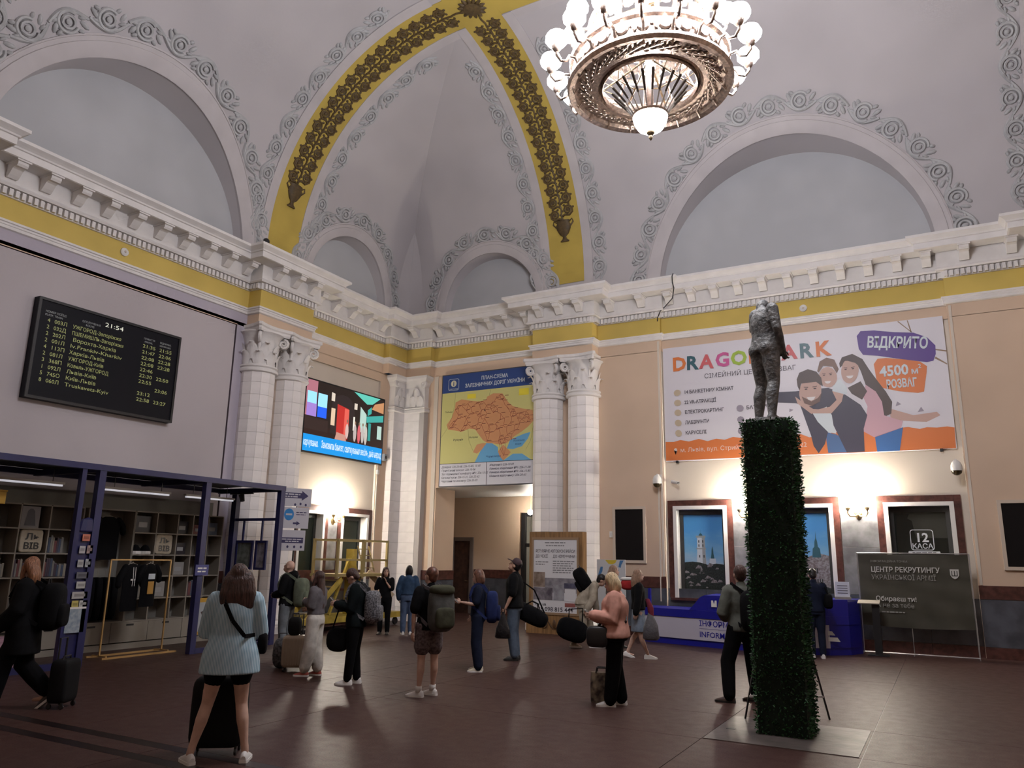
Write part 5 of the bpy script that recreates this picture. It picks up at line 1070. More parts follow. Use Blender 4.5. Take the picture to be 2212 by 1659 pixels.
def person(label, loc, face, H, pose=None, top=None, bottom=None, shoes=None, hair=None, skin=None, bw=1.0, hipw=1.0, voxel=.016, socks=None, extra=None, facepart=True, cap=None):
    pose = pose or {}; J = skeleton(H, pose); s = J['s']; skin = skin or M_SKIN
    p = thing('person', label, 'person', (loc[0], loc[1], 0), RAD(YAWD+face))
    # body ------------------------------------------------
    b = MB(); loft(b, torso_rings(J, -.12, 1.0, -.012, bw, hipw), 14)
    capsule(b, [J['chest'].lerp(J['neck'], .8), J['neck'].lerp(J['head'], .55)], [.056*s, .05*s])
    HR = head_frame(J); hc = J['head']
    b.ell(hc+HR @ (V(0, -.012, .025)*s), (.076*s, .094*s, .098*s), 14, 10, R=HR); b.ell(hc+HR @ (V(0, .028, -.055)*s), (.056*s, .062*s, .07*s), 12, 8, R=HR)
    b.ell(hc+HR @ (V(0, .098, -.022)*s), (.013*s, .022*s, .026*s), 8, 6, R=HR); b.ell(hc+HR @ (V(0, .09, -.09)*s), (.026*s, .014*s, .012*s), 8, 6, R=HR)
    for sg in (-1, 1): b.ell(hc+HR @ (V(sg*.078, -.005, -.015)*s), (.012*s, .022*s, .032*s), 8, 6, R=HR)
    for q in 'LR':
        capsule(b, [J['sh'+q]+V(0, 0, -.01)*s, J['sh'+q].lerp(J['el'+q], .5), J['el'+q], J['el'+q].lerp(J['wr'+q], .35), J['wr'+q]], [.052*s, .045*s, .037*s, .038*s, .025*s], 8)
        h, k, a = J['hip'+q], J['knee'+q], J['ank'+q]; back = V(0, -.018, 0)*s
        capsule(b, [h, h.lerp(k, .4), k, k.lerp(a, .32)+back, k.lerp(a, .75)+back*.3, a], [.092*s*hipw, .083*s, .056*s, .057*s, .038*s, .036*s], 10)
        capsule(b, [a+V(0, 0, -.04)*s, a+V(0, .12, -.055)*s], [.032*s, .025*s], 8)
    vs, fs = organic(b, voxel, 5); bm = MB().add(vs, fs)
    for q, mir in (('L', 1), ('R', -1)):
        d = Vector(pose['hd'+q]) if 'hd'+q in pose else (J['wr'+q]-J['el'+q]); n = Vector(pose.get('hn'+q, (-mir*-1.0, .2, 0)))
        hand(bm, J['wr'+q], d, n, s, pose.get('curl'+q, .35), mir)
    bm.build('body', skin, p, 180)
    if facepart:
        for sg in (-1, 1):
            MB().ell(hc+HR @ (V(sg*.031, .081, .008)*s), (.012*s, .009*s, .008*s), 8, 6, R=HR).build('eye', M_EYE, p, 180)
            MB().ell(hc+HR @ (V(sg*.032, .084, .03)*s), (.02*s, .008*s, .005*s), 8, 5, R=HR).build('eyebrow', hair['m'] if hair else M_EYE, p, 180)
        MB().ell(hc+HR @ (V(0, .088, -.062)*s), (.024*s, .011*s, .008*s), 8, 6, R=HR).build('mouth', M_LIP, p, 180)
    # trousers, shorts or skirt -----------------------------
    if bottom:
        g = MB(); kind, m, inf = bottom['kind'], bottom['m'], bottom.get('inf', .018)
        loft(g, torso_rings(J, -.2, bottom.get('waist', .2), inf*.75, bw, hipw), 16)
        for q in 'LR':
            h, k, a = J['hip'+q], J['knee'+q], J['ank'+q]
            if kind == 'shorts':
                e = h.lerp(k, bottom.get('len', .6)); capsule(g, [h+V(0, 0, .03)*s, h.lerp(e, .5), e], [(.095*hipw+inf)*s, (.09+inf)*s, (.085+inf*1.4)*s], 12)
            elif kind == 'skirt': pass
            else:
                w = bottom.get('wide', 1.0); end = a+V(0, 0, bottom.get('cuff', .0))*s
                capsule(g, [h+V(0, 0, .02)*s, h.lerp(k, .45), k, k.lerp(end, .5), end], [(.094*hipw+inf)*s, (.084+inf)*s, (.060*w+inf)*s, (.055*w+inf)*s, (.046*w+inf)*s], 12)
        if kind == 'skirt':
            c = (J['hipL']+J['hipR'])/2; k = (J['kneeL']+J['kneeR'])/2; e = c.lerp(k, bottom.get('len', .75)); X = V(1, 0, 0); Y = V(0, 1, 0)
            loft(g, [(e, .19*s, .16*s, X, Y), (c.lerp(e, .5), .185*s, .15*s, X, Y), (c, .175*s, .13*s, X, Y), (J['waist'], .13*s, .1*s, X, Y)], 16)
        vs, fs = organic(g, voxel, 3); MB().add(vs, fs).build(bottom['name'], m, p, 180)
    # upper garment -----------------------------------------
    if top:
        g = MB(); inf = top.get('inf', .02); lo = top.get('hem', .05)
        loft(g, torso_rings(J, lo, .985, inf, bw, hipw, top.get('flare', 0)), 18)
        for q in 'LR':
            sh, el, wr = J['sh'+q], J['el'+q], J['wr'+q]; L = top.get('sleeve', 1.0)
            a = .056+inf*.8; pts = [sh+V(0, 0, -.005)*s, sh.lerp(el, .5), el] if L > .5 else [sh+V(0, 0, -.005)*s, sh.lerp(el, L), sh.lerp(el, L*2)]
            rr = [a*s, (a+.002)*s, (a-.004)*s]
            if L > .5: pts += [el.lerp(wr, .5), el.lerp(wr, min(1, L))]; rr += [(a-.008)*s, (a-.016)*s]
            capsule(g, pts, rr, 10)
        capsule(g, [J['chest'].lerp(J['neck'], .7), J['neck']+V(0, 0, .01)*s], [.085*s, (.068+top.get('collar', 0))*s], 12)
        if top.get('hood'): g.ell(J['neck']+V(0, -.09, .0)*s, (.12*s, .07*s, .09*s), 12, 8)
        vs, fs = organic(g, voxel, 3); MB().add(vs, fs).build(top['name'], top['m'], p, 180)
    if shoes:
        for q in 'LR': shoe(p, J['ank'+q], Vector(pose.get('toe'+q, ((-.12 if q == 'L' else .12), 1, 0))), s, shoes['m'], shoes.get('sole', M_WHITE), pose.get('pitch'+q, 0))
    if socks:
        for q in 'LR': MB().tube([J['ank'+q]+V(0, 0, -.02)*s, J['ank'+q]+V(0, 0, .06)*s], .044*s, 10).build('sock', socks, p, 180)
    # hair ---------------------------------------------------
    if hair:
        g = MB(); g.ell(hc+HR @ (V(0, -.025, .04)*s), (.086*s, .1*s, .098*s), 14, 10, R=HR)
        if hair.get('style') == 'short': g.ell(hc+HR @ (V(0, -.05, -.01)*s), (.078*s, .065*s, .085*s), 12, 8, R=HR)
        if hair.get('style') == 'bob':
            g.ell(hc+HR @ (V(0, -.05, -.03)*s), (.1*s, .08*s, .13*s), 12, 8, R=HR)
            for sg in (-1, 1): g.ell(hc+HR @ (V(sg*.07, -.01, -.05)*s), (.028*s, .06*s, .11*s), 10, 8, R=HR)
        if hair.get('style') == 'long':
            L = hair.get('len', .4); bk = hc+HR @ (V(0, -.07, 0)*s); w = hair.get('w', .095)
            loft(g, [(bk+V(0, -.03, -L)*s, w*.6*s, .03*s, V(1, 0, 0), V(0, 1, 0)), (bk+V(0, -.035, -L*.8)*s, w*s, .05*s, V(1, 0, 0), V(0, 1, 0)), (bk+V(0, -.03, -L*.4)*s, w*1.08*s, .065*s, V(1, 0, 0), V(0, 1, 0)), (bk+V(0, 0, .0)*s, w*.92*s, .075*s, V(1, 0, 0), V(0, 1, 0)), (bk+V(0, .03, .06)*s, w*.72*s, .07*s, V(1, 0, 0), V(0, 1, 0)), (bk+V(0, .05, .10)*s, w*.35*s, .05*s, V(1, 0, 0), V(0, 1, 0))], 14)
            for sg in (-1, 1): capsule(g, [hc+HR @ (V(sg*.075, .0, .02)*s), hc+HR @ (V(sg*.088, -.02, -.09)*s), hc+HR @ (V(sg*.08, -.05, -.17)*s)], [.025*s, .032*s, .03*s])
        if hair.get('bun'): g.ell(hc+HR @ (V(0, -.13, .04)*s), (.045*s, .045*s, .045*s), 10, 8, R=HR)
        vs, fs = organic(g, voxel*.8, 6); MB().add(vs, fs).build('hair', hair['m'], p, 180)
    if cap:
        g = MB(); g.lathe([(.094*s, 0), (.094*s, .03*s), (.085*s, .07*s), (.055*s, .1*s), (0, .11*s)], 16, hc+HR @ (V(0, -.015, .035)*s), R=HR)
        c0 = hc+HR @ (V(0, .08, .045)*s); g.add([c0+HR @ (V(x, y, z)*s) for x, y, z in ((-.08, -.02, 0), (-.055, .075, -.008), (0, .095, -.012), (.055, .075, -.008), (.08, -.02, 0), (-.08, -.02, .01), (-.055, .075, .003), (0, .095, 0), (.055, .075, .003), (.08, -.02, .01))], [(0, 1, 2, 3, 4), (9, 8, 7, 6, 5), (0, 5, 6, 1), (1, 6, 7, 2), (2, 7, 8, 3), (3, 8, 9, 4)])
        g.build('cap', cap, p, 40)
    return p, J
def at(p, J, v):
    """local point of a person -> world"""
    return Matrix.Translation(p.location) @ Matrix.Rotation(p.rotation_euler.z, 4, 'Z') @ Vector(v)
def backpack(p, J, label, m, d=(.32, .2, .48), off=(0, -.24, 1.22), pocket=None, strap=None, straps=True, lid=False, tilt=0.0):
    s = J['s']; w = at(p, J, Vector(off)*s); k = thing('backpack', label, 'backpack', w, p.rotation_euler.z)
    R = Matrix.Rotation(tilt, 3, 'X'); g = MB(); rbox(g, (0, 0, 0), [x*s for x in d], 3.6, R=R); o = g.build('pack_body', m, k, 180)
    g = MB(); rbox(g, R @ (V(0, -d[1]*.5, -d[2]*.18)*s), (d[0]*.78*s, d[1]*.4*s, d[2]*.48*s), 4, R=R); g.build('pack_pocket', pocket or m, k, 180)
    if lid: g = MB(); rbox(g, R @ (V(0, -.01, d[2]*.44)*s), (d[0]*.95*s, d[1]*1.1*s, d[2]*.24*s), 3, R=R); g.build('pack_lid', pocket or m, k, 180)
    MB().tube([R @ (V(-.04, d[1]*.3, d[2]*.48)*s), R @ (V(-.03, d[1]*.3, d[2]*.58)*s), R @ (V(.03, d[1]*.3, d[2]*.58)*s), R @ (V(.04, d[1]*.3, d[2]*.48)*s)], .009*s, 6).build('grab_loop', strap or M_BLACK, k)
    if straps:
        for q, sg in (('L', -1), ('R', 1)):
            sh = J['sh'+q]; a = Vector((sh.x*.68, sh.y, sh.z)); o_ = Vector(off)*s
            pts = [o_+V(sg*d[0]*.25*s, d[1]*.3*s, d[2]*.42*s), a+V(0, -.06, .055)*s, a+V(0, .02, .082)*s, a+V(0, .11, .02)*s, a+V(sg*.03, .155, -.14)*s, a+V(sg*.075, .1, -.30)*s, o_+V(sg*d[0]*.42*s, d[1]*.4*s, -d[2]*.36*s)]
            q_ = [x-o_ for x in pts]; g = MB()
            for u, v_ in zip(q_[:-1], q_[1:]): g.bar(u, v_, .012*s, .045*s)
            g.build('shoulder_strap', strap or m, k)
    return k
def held(name, label, cat, w, rz=0.0): return thing(name, label, cat, w, rz)
def phone(p, J, q, label):
    w = at(p, J, J['wr'+q]+V(0, .09, .035)*J['s']); t = held('phone', label, 'phone', w, p.rotation_euler.z)
    MB().box((0, .02, .01), (.075, .15, .009), 0, Matrix.Rotation(.7, 3, 'X')).build('phone_body', mat('phone_white', (.6, .6, .62), .3), t); MB().box((0, .016, .016), (.068, .135, .002), 0, Matrix.Rotation(.7, 3, 'X')).build('phone_screen', M_BLACK, t)
def crossbody(p, J, label, m, fr='R', bag=(.22, .09, .2), side=-1, drop=1.0, bagm=None, bagoff=(.0, .0, 0)):
    s = J['s']; sh = J['shR' if side < 0 else 'shL']; a = V(sh.x*.45, sh.y, sh.z)
    hip = V(side*.21, .02, drop)*s+V(*bagoff)*s; root = at(p, J, hip); t = thing('shoulder_bag', label, 'bag', root, p.rotation_euler.z)
    g = MB()
    for fy in (1, -1):
        pts = [a+V(0, 0, .078)*s, a+V(0, fy*.13, -.03)*s, V(0, fy*.165, 1.24)*s, V(side*.12, fy*.165, 1.1)*s, hip+V(0, 0, bag[2]*.4)*s]
        for u, v_ in zip(pts[:-1], pts[1:]): g.bar(u-hip, v_-hip, .012*s, .035*s)
    g.build('strap', m, t); g = MB(); rbox(g, (side*.03*s, 0, 0), [x*s for x in (bag[1], bag[0], bag[2])], 4); g.build('bag_body', bagm or m, t, 180)
    return t
# ------------------------------------------------------------------ kiosk
M_KBLUE = mat('kiosk_blue_steel', (.015, .016, .085), .45, var=.1, vscale=3)
M_SHELF = mat('grey_melamine', (.27, .24, .20), .6, var=.05, vscale=2)
M_PANEL = mat('kiosk_back_panel', (.20, .19, .17), .7)
M_GOLD = mat('gold_tube', (.55, .34, .13), .4, metal=.3)
M_ROOF = mat('kiosk_roof_dark', (.03, .03, .04), .7)
KX = -12.5
def make_kiosk():
    k = thing('souvenir_kiosk', 'open souvenir kiosk with a dark blue steel frame along the left wall', 'kiosk', (0, 0, 0))
    y0, y1, zt = 4.6, 12.3, 3.28
    for y in (5.6, 8.08, 10.28, y1-.06):
        MB().b2(KX-.06, KX+.06, y-.06, y+.06, 0, zt-.1).build('post', M_KBLUE, k)
        MB().b2(-14.45, KX-.06, y-.04, y+.04, zt-.12, zt-.02).build('cross_beam', M_KBLUE, k)
    MB().b2(KX-.05, KX+.05, 7.72, 7.8, 0, zt-.1).build('slim_post', M_KBLUE, k)
    MB().b2(-13.95, -13.8, y1-.12, y1, 0, zt-.1).build('back_post', M_KBLUE, k)
    MB().b2(KX-.07, KX+.07, y0, y1, zt-.1, zt).build('front_beam', M_KBLUE, k); MB().b2(-14.5, -14.38, y0, y1, zt-.1, zt).build('rear_beam', M_KBLUE, k)
    MB().b2(KX-.05, KX+.05, y0, 7.95, .0, .1).build('floor_rail', M_KBLUE, k); MB().b2(KX-.05, KX+.05, 10.35, y1, 0, .09).build('floor_rail', M_KBLUE, k); MB().b2(-13.9, KX, y1-.1, y1, 0, .09).build('floor_rail', M_KBLUE, k)
    # sagging roof sheet
    rows = []
    for i in range(3):
        x = -14.45+(KX+14.40)*i/2; rows.append([(x, y0+(y1-y0)*j/24, zt+.01+.025*sin(j*1.1)*sin(pi*i/2)) for j in range(25)])
    MB().grid(rows).build('roof_sheet', M_ROOF, k)
    # end wall: rail, hangers
    MB().b2(-13.8, KX-.06, y1-.08, y1-.04, 2.54, 2.6).build('end_rail', M_KBLUE, k)
    for x in (-13.55, -12.98): MB().b2(x-.02, x+.02, y1-.08, y1-.05, 2.1, 2.54).build('hanger_bar', M_KBLUE, k)
    # track spotlight
    MB().b2(-13.5, -12.8, 11.72, 11.75, 3.08, 3.11).build('light_track', M_BLACK, k)
    s = MB().lathe([(.05, 0), (.06, .14), (.04, .15)], 12, (-13.1, 11.72, 2.93), R=Matrix.Rotation(-.3, 3, 'Y')).tube([(-13.1, 11.73, 3.1), (-13.08, 11.72, 3.04)], .012, 6).build('spotlight', M_BLACK, k)
    # price sign on post
    sg = MB().b2(KX+.06, KX+.08, 10.14, 10.44, 1.42, 1.62).build('post_sign', mat('sign_blue', (.04, .045, .20), .4), k)
    return k
make_kiosk()
def kiosk_sign_text():
    t = thing('kiosk_post_label', 'small dark blue sign with two white lines on the kiosk post', 'sign', (KX+.082, 10.14, 1.42), pi/2)
    MB().b2(0, .30, -.004, 0.0, 0, .2).build('sign_plate', mat('sign_blue', (.04, .045, .20), .4), t)
    for z in (.12, .06): fine_print(t, .05, .25, z, .028, -.006, M_WHITE)
kiosk_sign_text()
for i, (a, b, lab) in enumerate(((6.4, 8.0, 'white tube light under the kiosk roof near the tote bag'), (8.75, 10.15, 'white tube light over the kiosk clothes rail'), (10.5, 11.75, 'white tube light at the far end of the kiosk'))):
    t = thing('tube_light', lab, 'lamp', (-13.4, a, 2.93), group='kiosk tube lights'); L = b-a
    MB().b2(-.04, .04, 0, L, .03, .07).build('light_body', M_WHITE, t); MB().b2(-.025, .025, .03, L-.03, 0, .03).build('tube', mat('kiosk_tube_glow', (.9, .9, .9), .4, emit=(.9, .9, 1.0), estr=.4), t)
    for y in (.2, L-.2): MB().tube([(0, y, .07), (0, y, .32)], .006, 4).build('hanging_wire', M_BLACK, t)
def make_shelves():
    s = thing('shelf_unit', 'pale grey cubby shelf unit with drawers along the back of the kiosk', 'shelf', (-14.5, 0, 0))
    zs = [.12, .51, .93, 1.36, 1.78, 2.21, 2.63]; D = .38
    def bay(ys, rows):
        for y in ys: MB().b2(0, D, y-.012, y+.012, .12, zs[-1]).build('upright', M_SHELF, s)
        for z in rows:
            for a, b in zip(ys[:-1], ys[1:]): MB().b2(0, D, a+.013, b-.013, z-.012, z+.012).build('shelf_board', M_SHELF, s)
    bay([4.9, 5.5, 6.1, 6.7, 7.3, 7.75, 8.28, 8.9], [zs[1], zs[3], zs[4], zs[5], zs[6]])
    bay([9.0, 9.97], [zs[1], zs[6]])
    bay([9.985, 10.48, 10.98, 11.36, 11.76, 12.15], zs[1:])
    MB().b2(-.02, 0, 4.9, 12.15, .1, 2.95).build('back_panel', M_PANEL, s); MB().b2(0, D+.02, 4.9, 12.15, 0, .11).build('plinth', M_SHELF, s)
    for y in range(9):
        a = 4.92+y*.80; b = a+.79
        d = MB().b2(D, D+.02, a, b, .13, .495).build('drawer', M_SHELF, s); MB().b2(D+.019, D+.024, (a+b)/2-.08, (a+b)/2+.08, .43, .465).build('drawer_slot', M_BLACK, d)
make_shelves()
def goods():
    sx = -14.5
    # tote bags
    cot = mat('raw_cotton', (.50, .44, .34), .9, var=.06, vscale=30)
    for (y, z, lab) in ((8.02, 1.80, 'cream tote bag with black lettering on the shelf above the passing traveller'), (10.72, 1.80, 'cream tote bag with black lettering behind the clothes rail')):
        t = thing('tote_bag', lab, 'tote bag', (sx+.30, y, z), pi/2, group='printed tote bags')
        g = MB(); rbox(g, (0, 0, .20), (.40, .09, .40), 7); g.build('bag_body', cot, t, 180)
        text('Ль', .15, 0, .22, -.052, M_BLACK, t, 'CENTER', .03, width=.24); text('ВІВ', .15, 0, .06, -.052, M_BLACK, t, 'CENTER', .03, width=.26)
        for q in (-.03, .03): MB().tube([(-.1, q, .38), (-.08, q, .42), (.08, q, .42), (.1, q, .38)], .008, 5).build('bag_handle', cot, t)
    # hanging t-shirts and trousers in the clothes bay
    def garment(loc, rz, w, h, m, lab, sleeves=.12, prt=None, grp=None, hang=True):
        t = thing('shirt_on_hanger', lab, 'shirt', loc, rz, group=grp)
        g = MB(); X, Y = V(1, 0, 0), V(0, 1, 0)
        loft(g, [(V(0, 0, -h), w*.5, .035, X, Y), (V(0, 0, -h*.5), w*.49, .05, X, Y), (V(0, 0, -.16), w*.5, .055, X, Y), (V(0, 0, -.05), w*.42, .045, X, Y), (V(0, 0, 0), w*.18, .03, X, Y)], 16)
        o = g.build('shirt_body', m, t, 60)
        for sg in (-1, 1): capsule_(t, [V(sg*w*.4, 0, -.06), V(sg*(w*.5+sleeves*.5), 0, -.06-sleeves*1.1), V(sg*(w*.5+sleeves*.6), 0, -.06-sleeves*2.0)], m)
        MB().tube([(-w*.36, 0, -.03), (0, 0, .02), (w*.36, 0, -.03)], .008, 5).tube([(0, 0, .02), (0, 0, .07), (.025, 0, .09)], .004, 5).build('hanger', M_SHELF, t)
        return t
    def capsule_(t, pts, m):
        g = MB(); capsule(g, pts, [.06, .06, .055], 10); g.build('sleeve', m, t, 60)
    bk = mat('black_cotton', (.005, .005, .006), .9, spec=.1)
    garment((sx+.22, 9.52, 2.5), pi/2, .50, .82, bk, 'black t-shirt hanging alone in the tall kiosk bay')
    t = garment((-13.2, 9.38, 1.62), pi/2+.25, .42, .84, bk, 'black hoodie with white cords on the golden clothes rack', sleeves=.16)
    for sg in (-.03, .03): MB().tube([(sg, -.055, -.06), (sg*.8, -.065, -.25), (sg, -.06, -.40)], .006, 5).build('hood_cord', M_WHITE, t)
    fine_print(t, -.08, .08, -.30, .03, -.062, M_WHITE)
    t = garment((-13.2, 9.75, 1.62), pi/2+.25, .40, .78, bk, 'black t-shirt with white and orange print on the golden clothes rack')
    fl(t, 'printed_patch', [(-.09, -.28), (.09, -.28), (.09, -.18), (-.09, -.18)], -.062, mat('print_white', (.62, .68, .72), .4)); fl(t, 'printed_patch', [(-.08, -.55), (.08, -.55), (.08, -.32), (-.08, -.32)], -.060, mat('print_ochre', (.50, .27, .06), .6))
    for i in range(5):
        y = 9.12+i*.16; t = thing('folded_trousers', ['brown trousers hanging at the edge of the tall kiosk bay', 'black trousers hanging second in the tall kiosk bay', 'black trousers hanging in the middle of the tall kiosk bay', 'black trousers hanging fourth in the tall kiosk bay', 'black trousers hanging last in the tall kiosk bay'][i], 'trousers', (sx+.2, y, .55), pi/2, group='clothes hung in the kiosk bay')
        g = MB(); rbox(g, (0, 0, .40), (.13, .3, .80), 5); g.build('trouser_legs', bk if i else mat('brown_cotton', (.09, .06, .05), .9), t, 180); MB().tube([(0, 0, .8), (0, 0, .95)], .005, 5).build('hanger', M_SHELF, t)
    # clothes rack
    r = thing('clothes_rack', 'thin golden clothes rack standing before the kiosk shelves', 'rack', (-13.2, 8.94, 0))
    for y in (0, 1.25): MB().b2(-.012, .012, y-.012, y+.012, .03, 1.70).build('rack_post', M_GOLD, r)
    MB().b2(-.012, .012, 0, 1.25, 1.68, 1.704).build('top_bar', M_GOLD, r)
    for x in (-.22, .22): MB().b2(x-.02, x+.02, -.1, 1.40, 0, .03).build('foot_bar', M_GOLD, r)
    MB().b2(-.2, .2, -.012, .012, .03, .05).b2(-.2, .2, 1.238, 1.262, .03, .05).build('foot_brace', M_GOLD, r)
    # framed pictures and boxes in the cubbies
    cells_ = [(10.23, 2.23, 'dark', .32), (11.17, 2.23, 'dark2', .26), (11.56, 2.23, 'red', .2), (11.95, 2.23, 'blue', .26), (10.25, 1.38, 'dark', .2), (11.17, 1.80, 'dark', .24), (11.17, 1.38, 'pale', .26), (10.73, .95, 'pale', .3)]
    cl = dict(dark=(.03, .025, .03), dark2=(.022, .02, .024), red=(.20, .07, .06), blue=(.16, .20, .26), pale=(.34, .33, .31))
    nm = ['dark framed picture on the top row beside the tall bay', 'black boxed souvenir with a white label on the top row', 'small red box on the top row of kiosk shelves', 'pale blue box at the end of the top kiosk shelf', 'dark box left of the lower tote bag shelf', 'dark framed picture right of the second tote bag', 'pale framed print in the middle kiosk row', 'pale framed print in the lower kiosk row']
    for (y, z, c, h), lab in zip(cells_, nm):
        t = thing('boxed_souvenir', lab, 'souvenir', (sx+.24, y, z), pi/2, group='boxed souvenirs on the kiosk shelves'); MB().b2(-h*.55, h*.55, -.03, .03, 0, h).build('box_body', mat('box_'+c, cl[c], .5), t); MB().b2(-h*.3, h*.3, -.034, -.03, h*.3, h*.62).build('box_label', mat('box_label', (.40, .40, .40), .5), t)
    # books
    rb = random.Random(11); bi = 0
    spots = [(8.36, 1.80, 7), (7.80, 1.38, 9), (8.33, 1.38, 10), (7.35, 1.38, 8), (10.05, .95, 8), (11.4, .95, 7), (11.05, 1.80, 0)]
    where = ['beside the first tote bag', 'in the cubby under the first tote bag', 'right of the cubby under the first tote bag', 'in the cubby at the picture edge', 'behind the clothes rack', 'behind the blue post sign', '']
    ordn = ['first', 'second', 'third', 'fourth', 'fifth', 'sixth', 'seventh', 'eighth', 'ninth', 'tenth']
    for (y, z, n), wh in zip(spots, where):
        yy = y
        for i in range(n):
            w, h = rb.uniform(.025, .05), rb.uniform(.20, .32); c = rb.choice([((.06, .04, .06), 'dark'), ((.20, .19, .18), 'grey'), ((.16, .05, .05), 'red'), ((.05, .07, .12), 'blue'), ((.28, .25, .2), 'cream')])
            t = thing('book', '%s book, %s in the row %s' % (c[1], ordn[i], wh), 'book', (sx+.08, yy, z), group='books on the kiosk shelves')
            MB().b2(0, .2, 0, w, 0, h).build('book_cover', mat('book_'+c[1], c[0], .6), t); MB().b2(.01, .19, .004, w-.004, h, h+.002).build('book_pages', M_WHITE, t); yy += w+.003
    # knitted hats
    for (y, lab) in ((10.1, 'dark striped knitted hat on the shelf beside the second tote bag'), (10.32, 'black and white striped knitted hat by the clothes rack top')):
        t = thing('knitted_hat', lab, 'hat', (sx+.3, y, 1.793), 0); MB().lathe([(.10, 0), (.105, .05), (.10, .06), (.09, .11), (.05, .17), (0, .19)], 14).build('hat_crown', bk, t, 50); MB().lathe([(.108, .0), (.112, .03), (.106, .06)], 14).build('hat_band', M_WHITE, t)
    # framed poster on easel
    t = thing('poster_easel', 'yellow easel board with a dog poster inside the kiosk', 'easel', (-12.78, 10.52, 0), pi/2); ye = mat('ochre_wood', (.50, .28, .03), .6)
    for x in (0.0, .52): MB().b2(x-.012, x+.012, -.02, .02, 0, .3).build('easel_leg', ye, t)
    MB().b2(-.02, .54, -.02, .02, .3, .98).build('board', ye, t); MB().b2(.03, .49, -.024, -.02, .36, .90).build('poster_sheet', mat('poster_grey', (.36, .38, .40), .6), t); fl(t, 'printed_dog', [(.1, .37), (.18, .62), (.12, .72), (.25, .76), (.35, .74), (.42, .68), (.33, .6), (.42, .37)], -.026, mat('print_umber', (.06, .04, .035), .6))
    # framed end pictures
    for (x0, x1, lab, c) in ((-13.69, -13.16, 'glass display frame hanging on the kiosk end beside the back post', (.10, .11, .10)), (-13.09, -12.75, 'framed dark photo hanging on the kiosk end beside the front post', (.14, .13, .15))):
        t = thing('framed_picture', lab, 'frame', (x0, 12.2, 1.5), 0); w = x1-x0
        for a in ((0, .05, 0, .62), (w-.05, w, 0, .62), (.05, w-.05, 0, .05), (.05, w-.05, .57, .62)): MB().b2(a[0], a[1], -.03, .01, a[2], a[3]).build('frame_bar', M_KBLUE, t)
        MB().b2(.05, w-.05, -.01, 0, .05, .57).build('frame_picture', mat('frame_pic_%d' % int(-x0*10), c, .3, c2=tuple(q*2.2 for q in c), vscale=9), t)
    # postcards on the slim rack
    t = thing('postcard_rack', 'dark blue postcard rack on the kiosk post', 'rack', (KX+.02, 7.95, 0), pi/2); MB().b2(-.17, .17, -.0, .02, .12, 2.2).build('rack_panel', M_KBLUE, t); MB().lathe([(.14, 0), (.16, .02), (.12, .2), (0, .24)], 10, (0, 0, 2.15), sy=.3).build('rack_crown', M_KBLUE, t)
    pc = [((.50, .16, .10), 'orange'), ((.42, .40, .42), 'white'), ((.36, .26, .24), 'pinkish'), ((.40, .40, .40), 'grey'), ((.34, .36, .38), 'pale blue'), ((.12, .12, .14), 'dark'), ((.45, .44, .42), 'ivory'), ((.40, .38, .38), 'beige'), ((.50, .42, .12), 'yellow'), ((.48, .48, .46), 'plain white')]
    lay = [(-.02, 2.0, .13, .11), (-.06, 1.80, .1, .12), (.07, 1.80, .1, .13), (-.06, 1.58, .1, .12), (.07, 1.58, .1, .13), (.0, 1.40, .2, .1), (.0, 1.24, .16, .11), (.0, 1.08, .26, .11), (-.06, .94, .11, .11), (.08, .95, .14, .1)]
    for ((c, n), (x, z, w, h)) in zip(pc, lay):
        q = thing('postcard', '%s card on the blue postcard rack' % n, 'postcard', (KX+.06, 7.95+x, z), pi/2, group='cards on the postcard rack'); MB().b2(-w/2, w/2, 0, .01, 0, h).build('card_sheet', mat('card_'+n, c, .6), q); MB().b2(-w*.35, w*.35, -.002, 0, h*.3, h*.7).build('card_picture', mat('cardpic_'+n, tuple(v*.6 for v in c), .6), q)
    q = thing('map_sheet', 'large folded city map hung at the foot of the postcard rack', 'map', (KX+.06, 7.93, .55), pi/2); MB().b2(-.16, .16, 0, .01, 0, .40).build('map_paper', mat('map_paper', (.36, .40, .44), .6, c2=(.20, .26, .32), vscale=14), q); MB().b2(-.16, .16, -.003, 0, .37, .40).build('map_title', M_WHITE, q)
    # pink boxes
    pk = mat('pink_card', (.46, .27, .33), .6)
    for (y, x, z, w, lab) in ((7.1, -13.3, .12, .55, 'pale pink storage box on the floor behind the person in black'), (6.35, -13.3, .12, .6, 'pale pink storage box at the picture edge'), (6.3, -13.3, .66, .6, 'pale pink storage box stacked at the picture edge')):
        t = thing('storage_box', lab, 'box', (x, y, z-.12 if z < .5 else .53), 0, group='pink storage boxes'); MB().b2(-.2, .2, 0, w, 0, .42).build('box_body', pk, t); MB().b2(-.21, .21, -.01, w+.01, .42, .47).build('box_lid', pk, t); MB().b2(.2, .204, w*.4, w*.6, .24, .28).build('box_handle', M_DARK, t)
    t = thing('framed_skirt_print', 'pale dress print leaning on the top shelf above the first tote bag', 'print', (sx+.26, 7.98, 2.222), pi/2); MB().b2(-.16, .16, -.02, .02, 0, .38).build('print_sheet', mat('dress_print', (.34, .33, .34), .7), t); fl(t, 'printed_dress', [(-.1, .04), (-.06, .3), (-.02, .34), (.02, .34), (.06, .3), (.1, .04)], -.022, mat('dress_dark', (.14, .14, .16), .7))
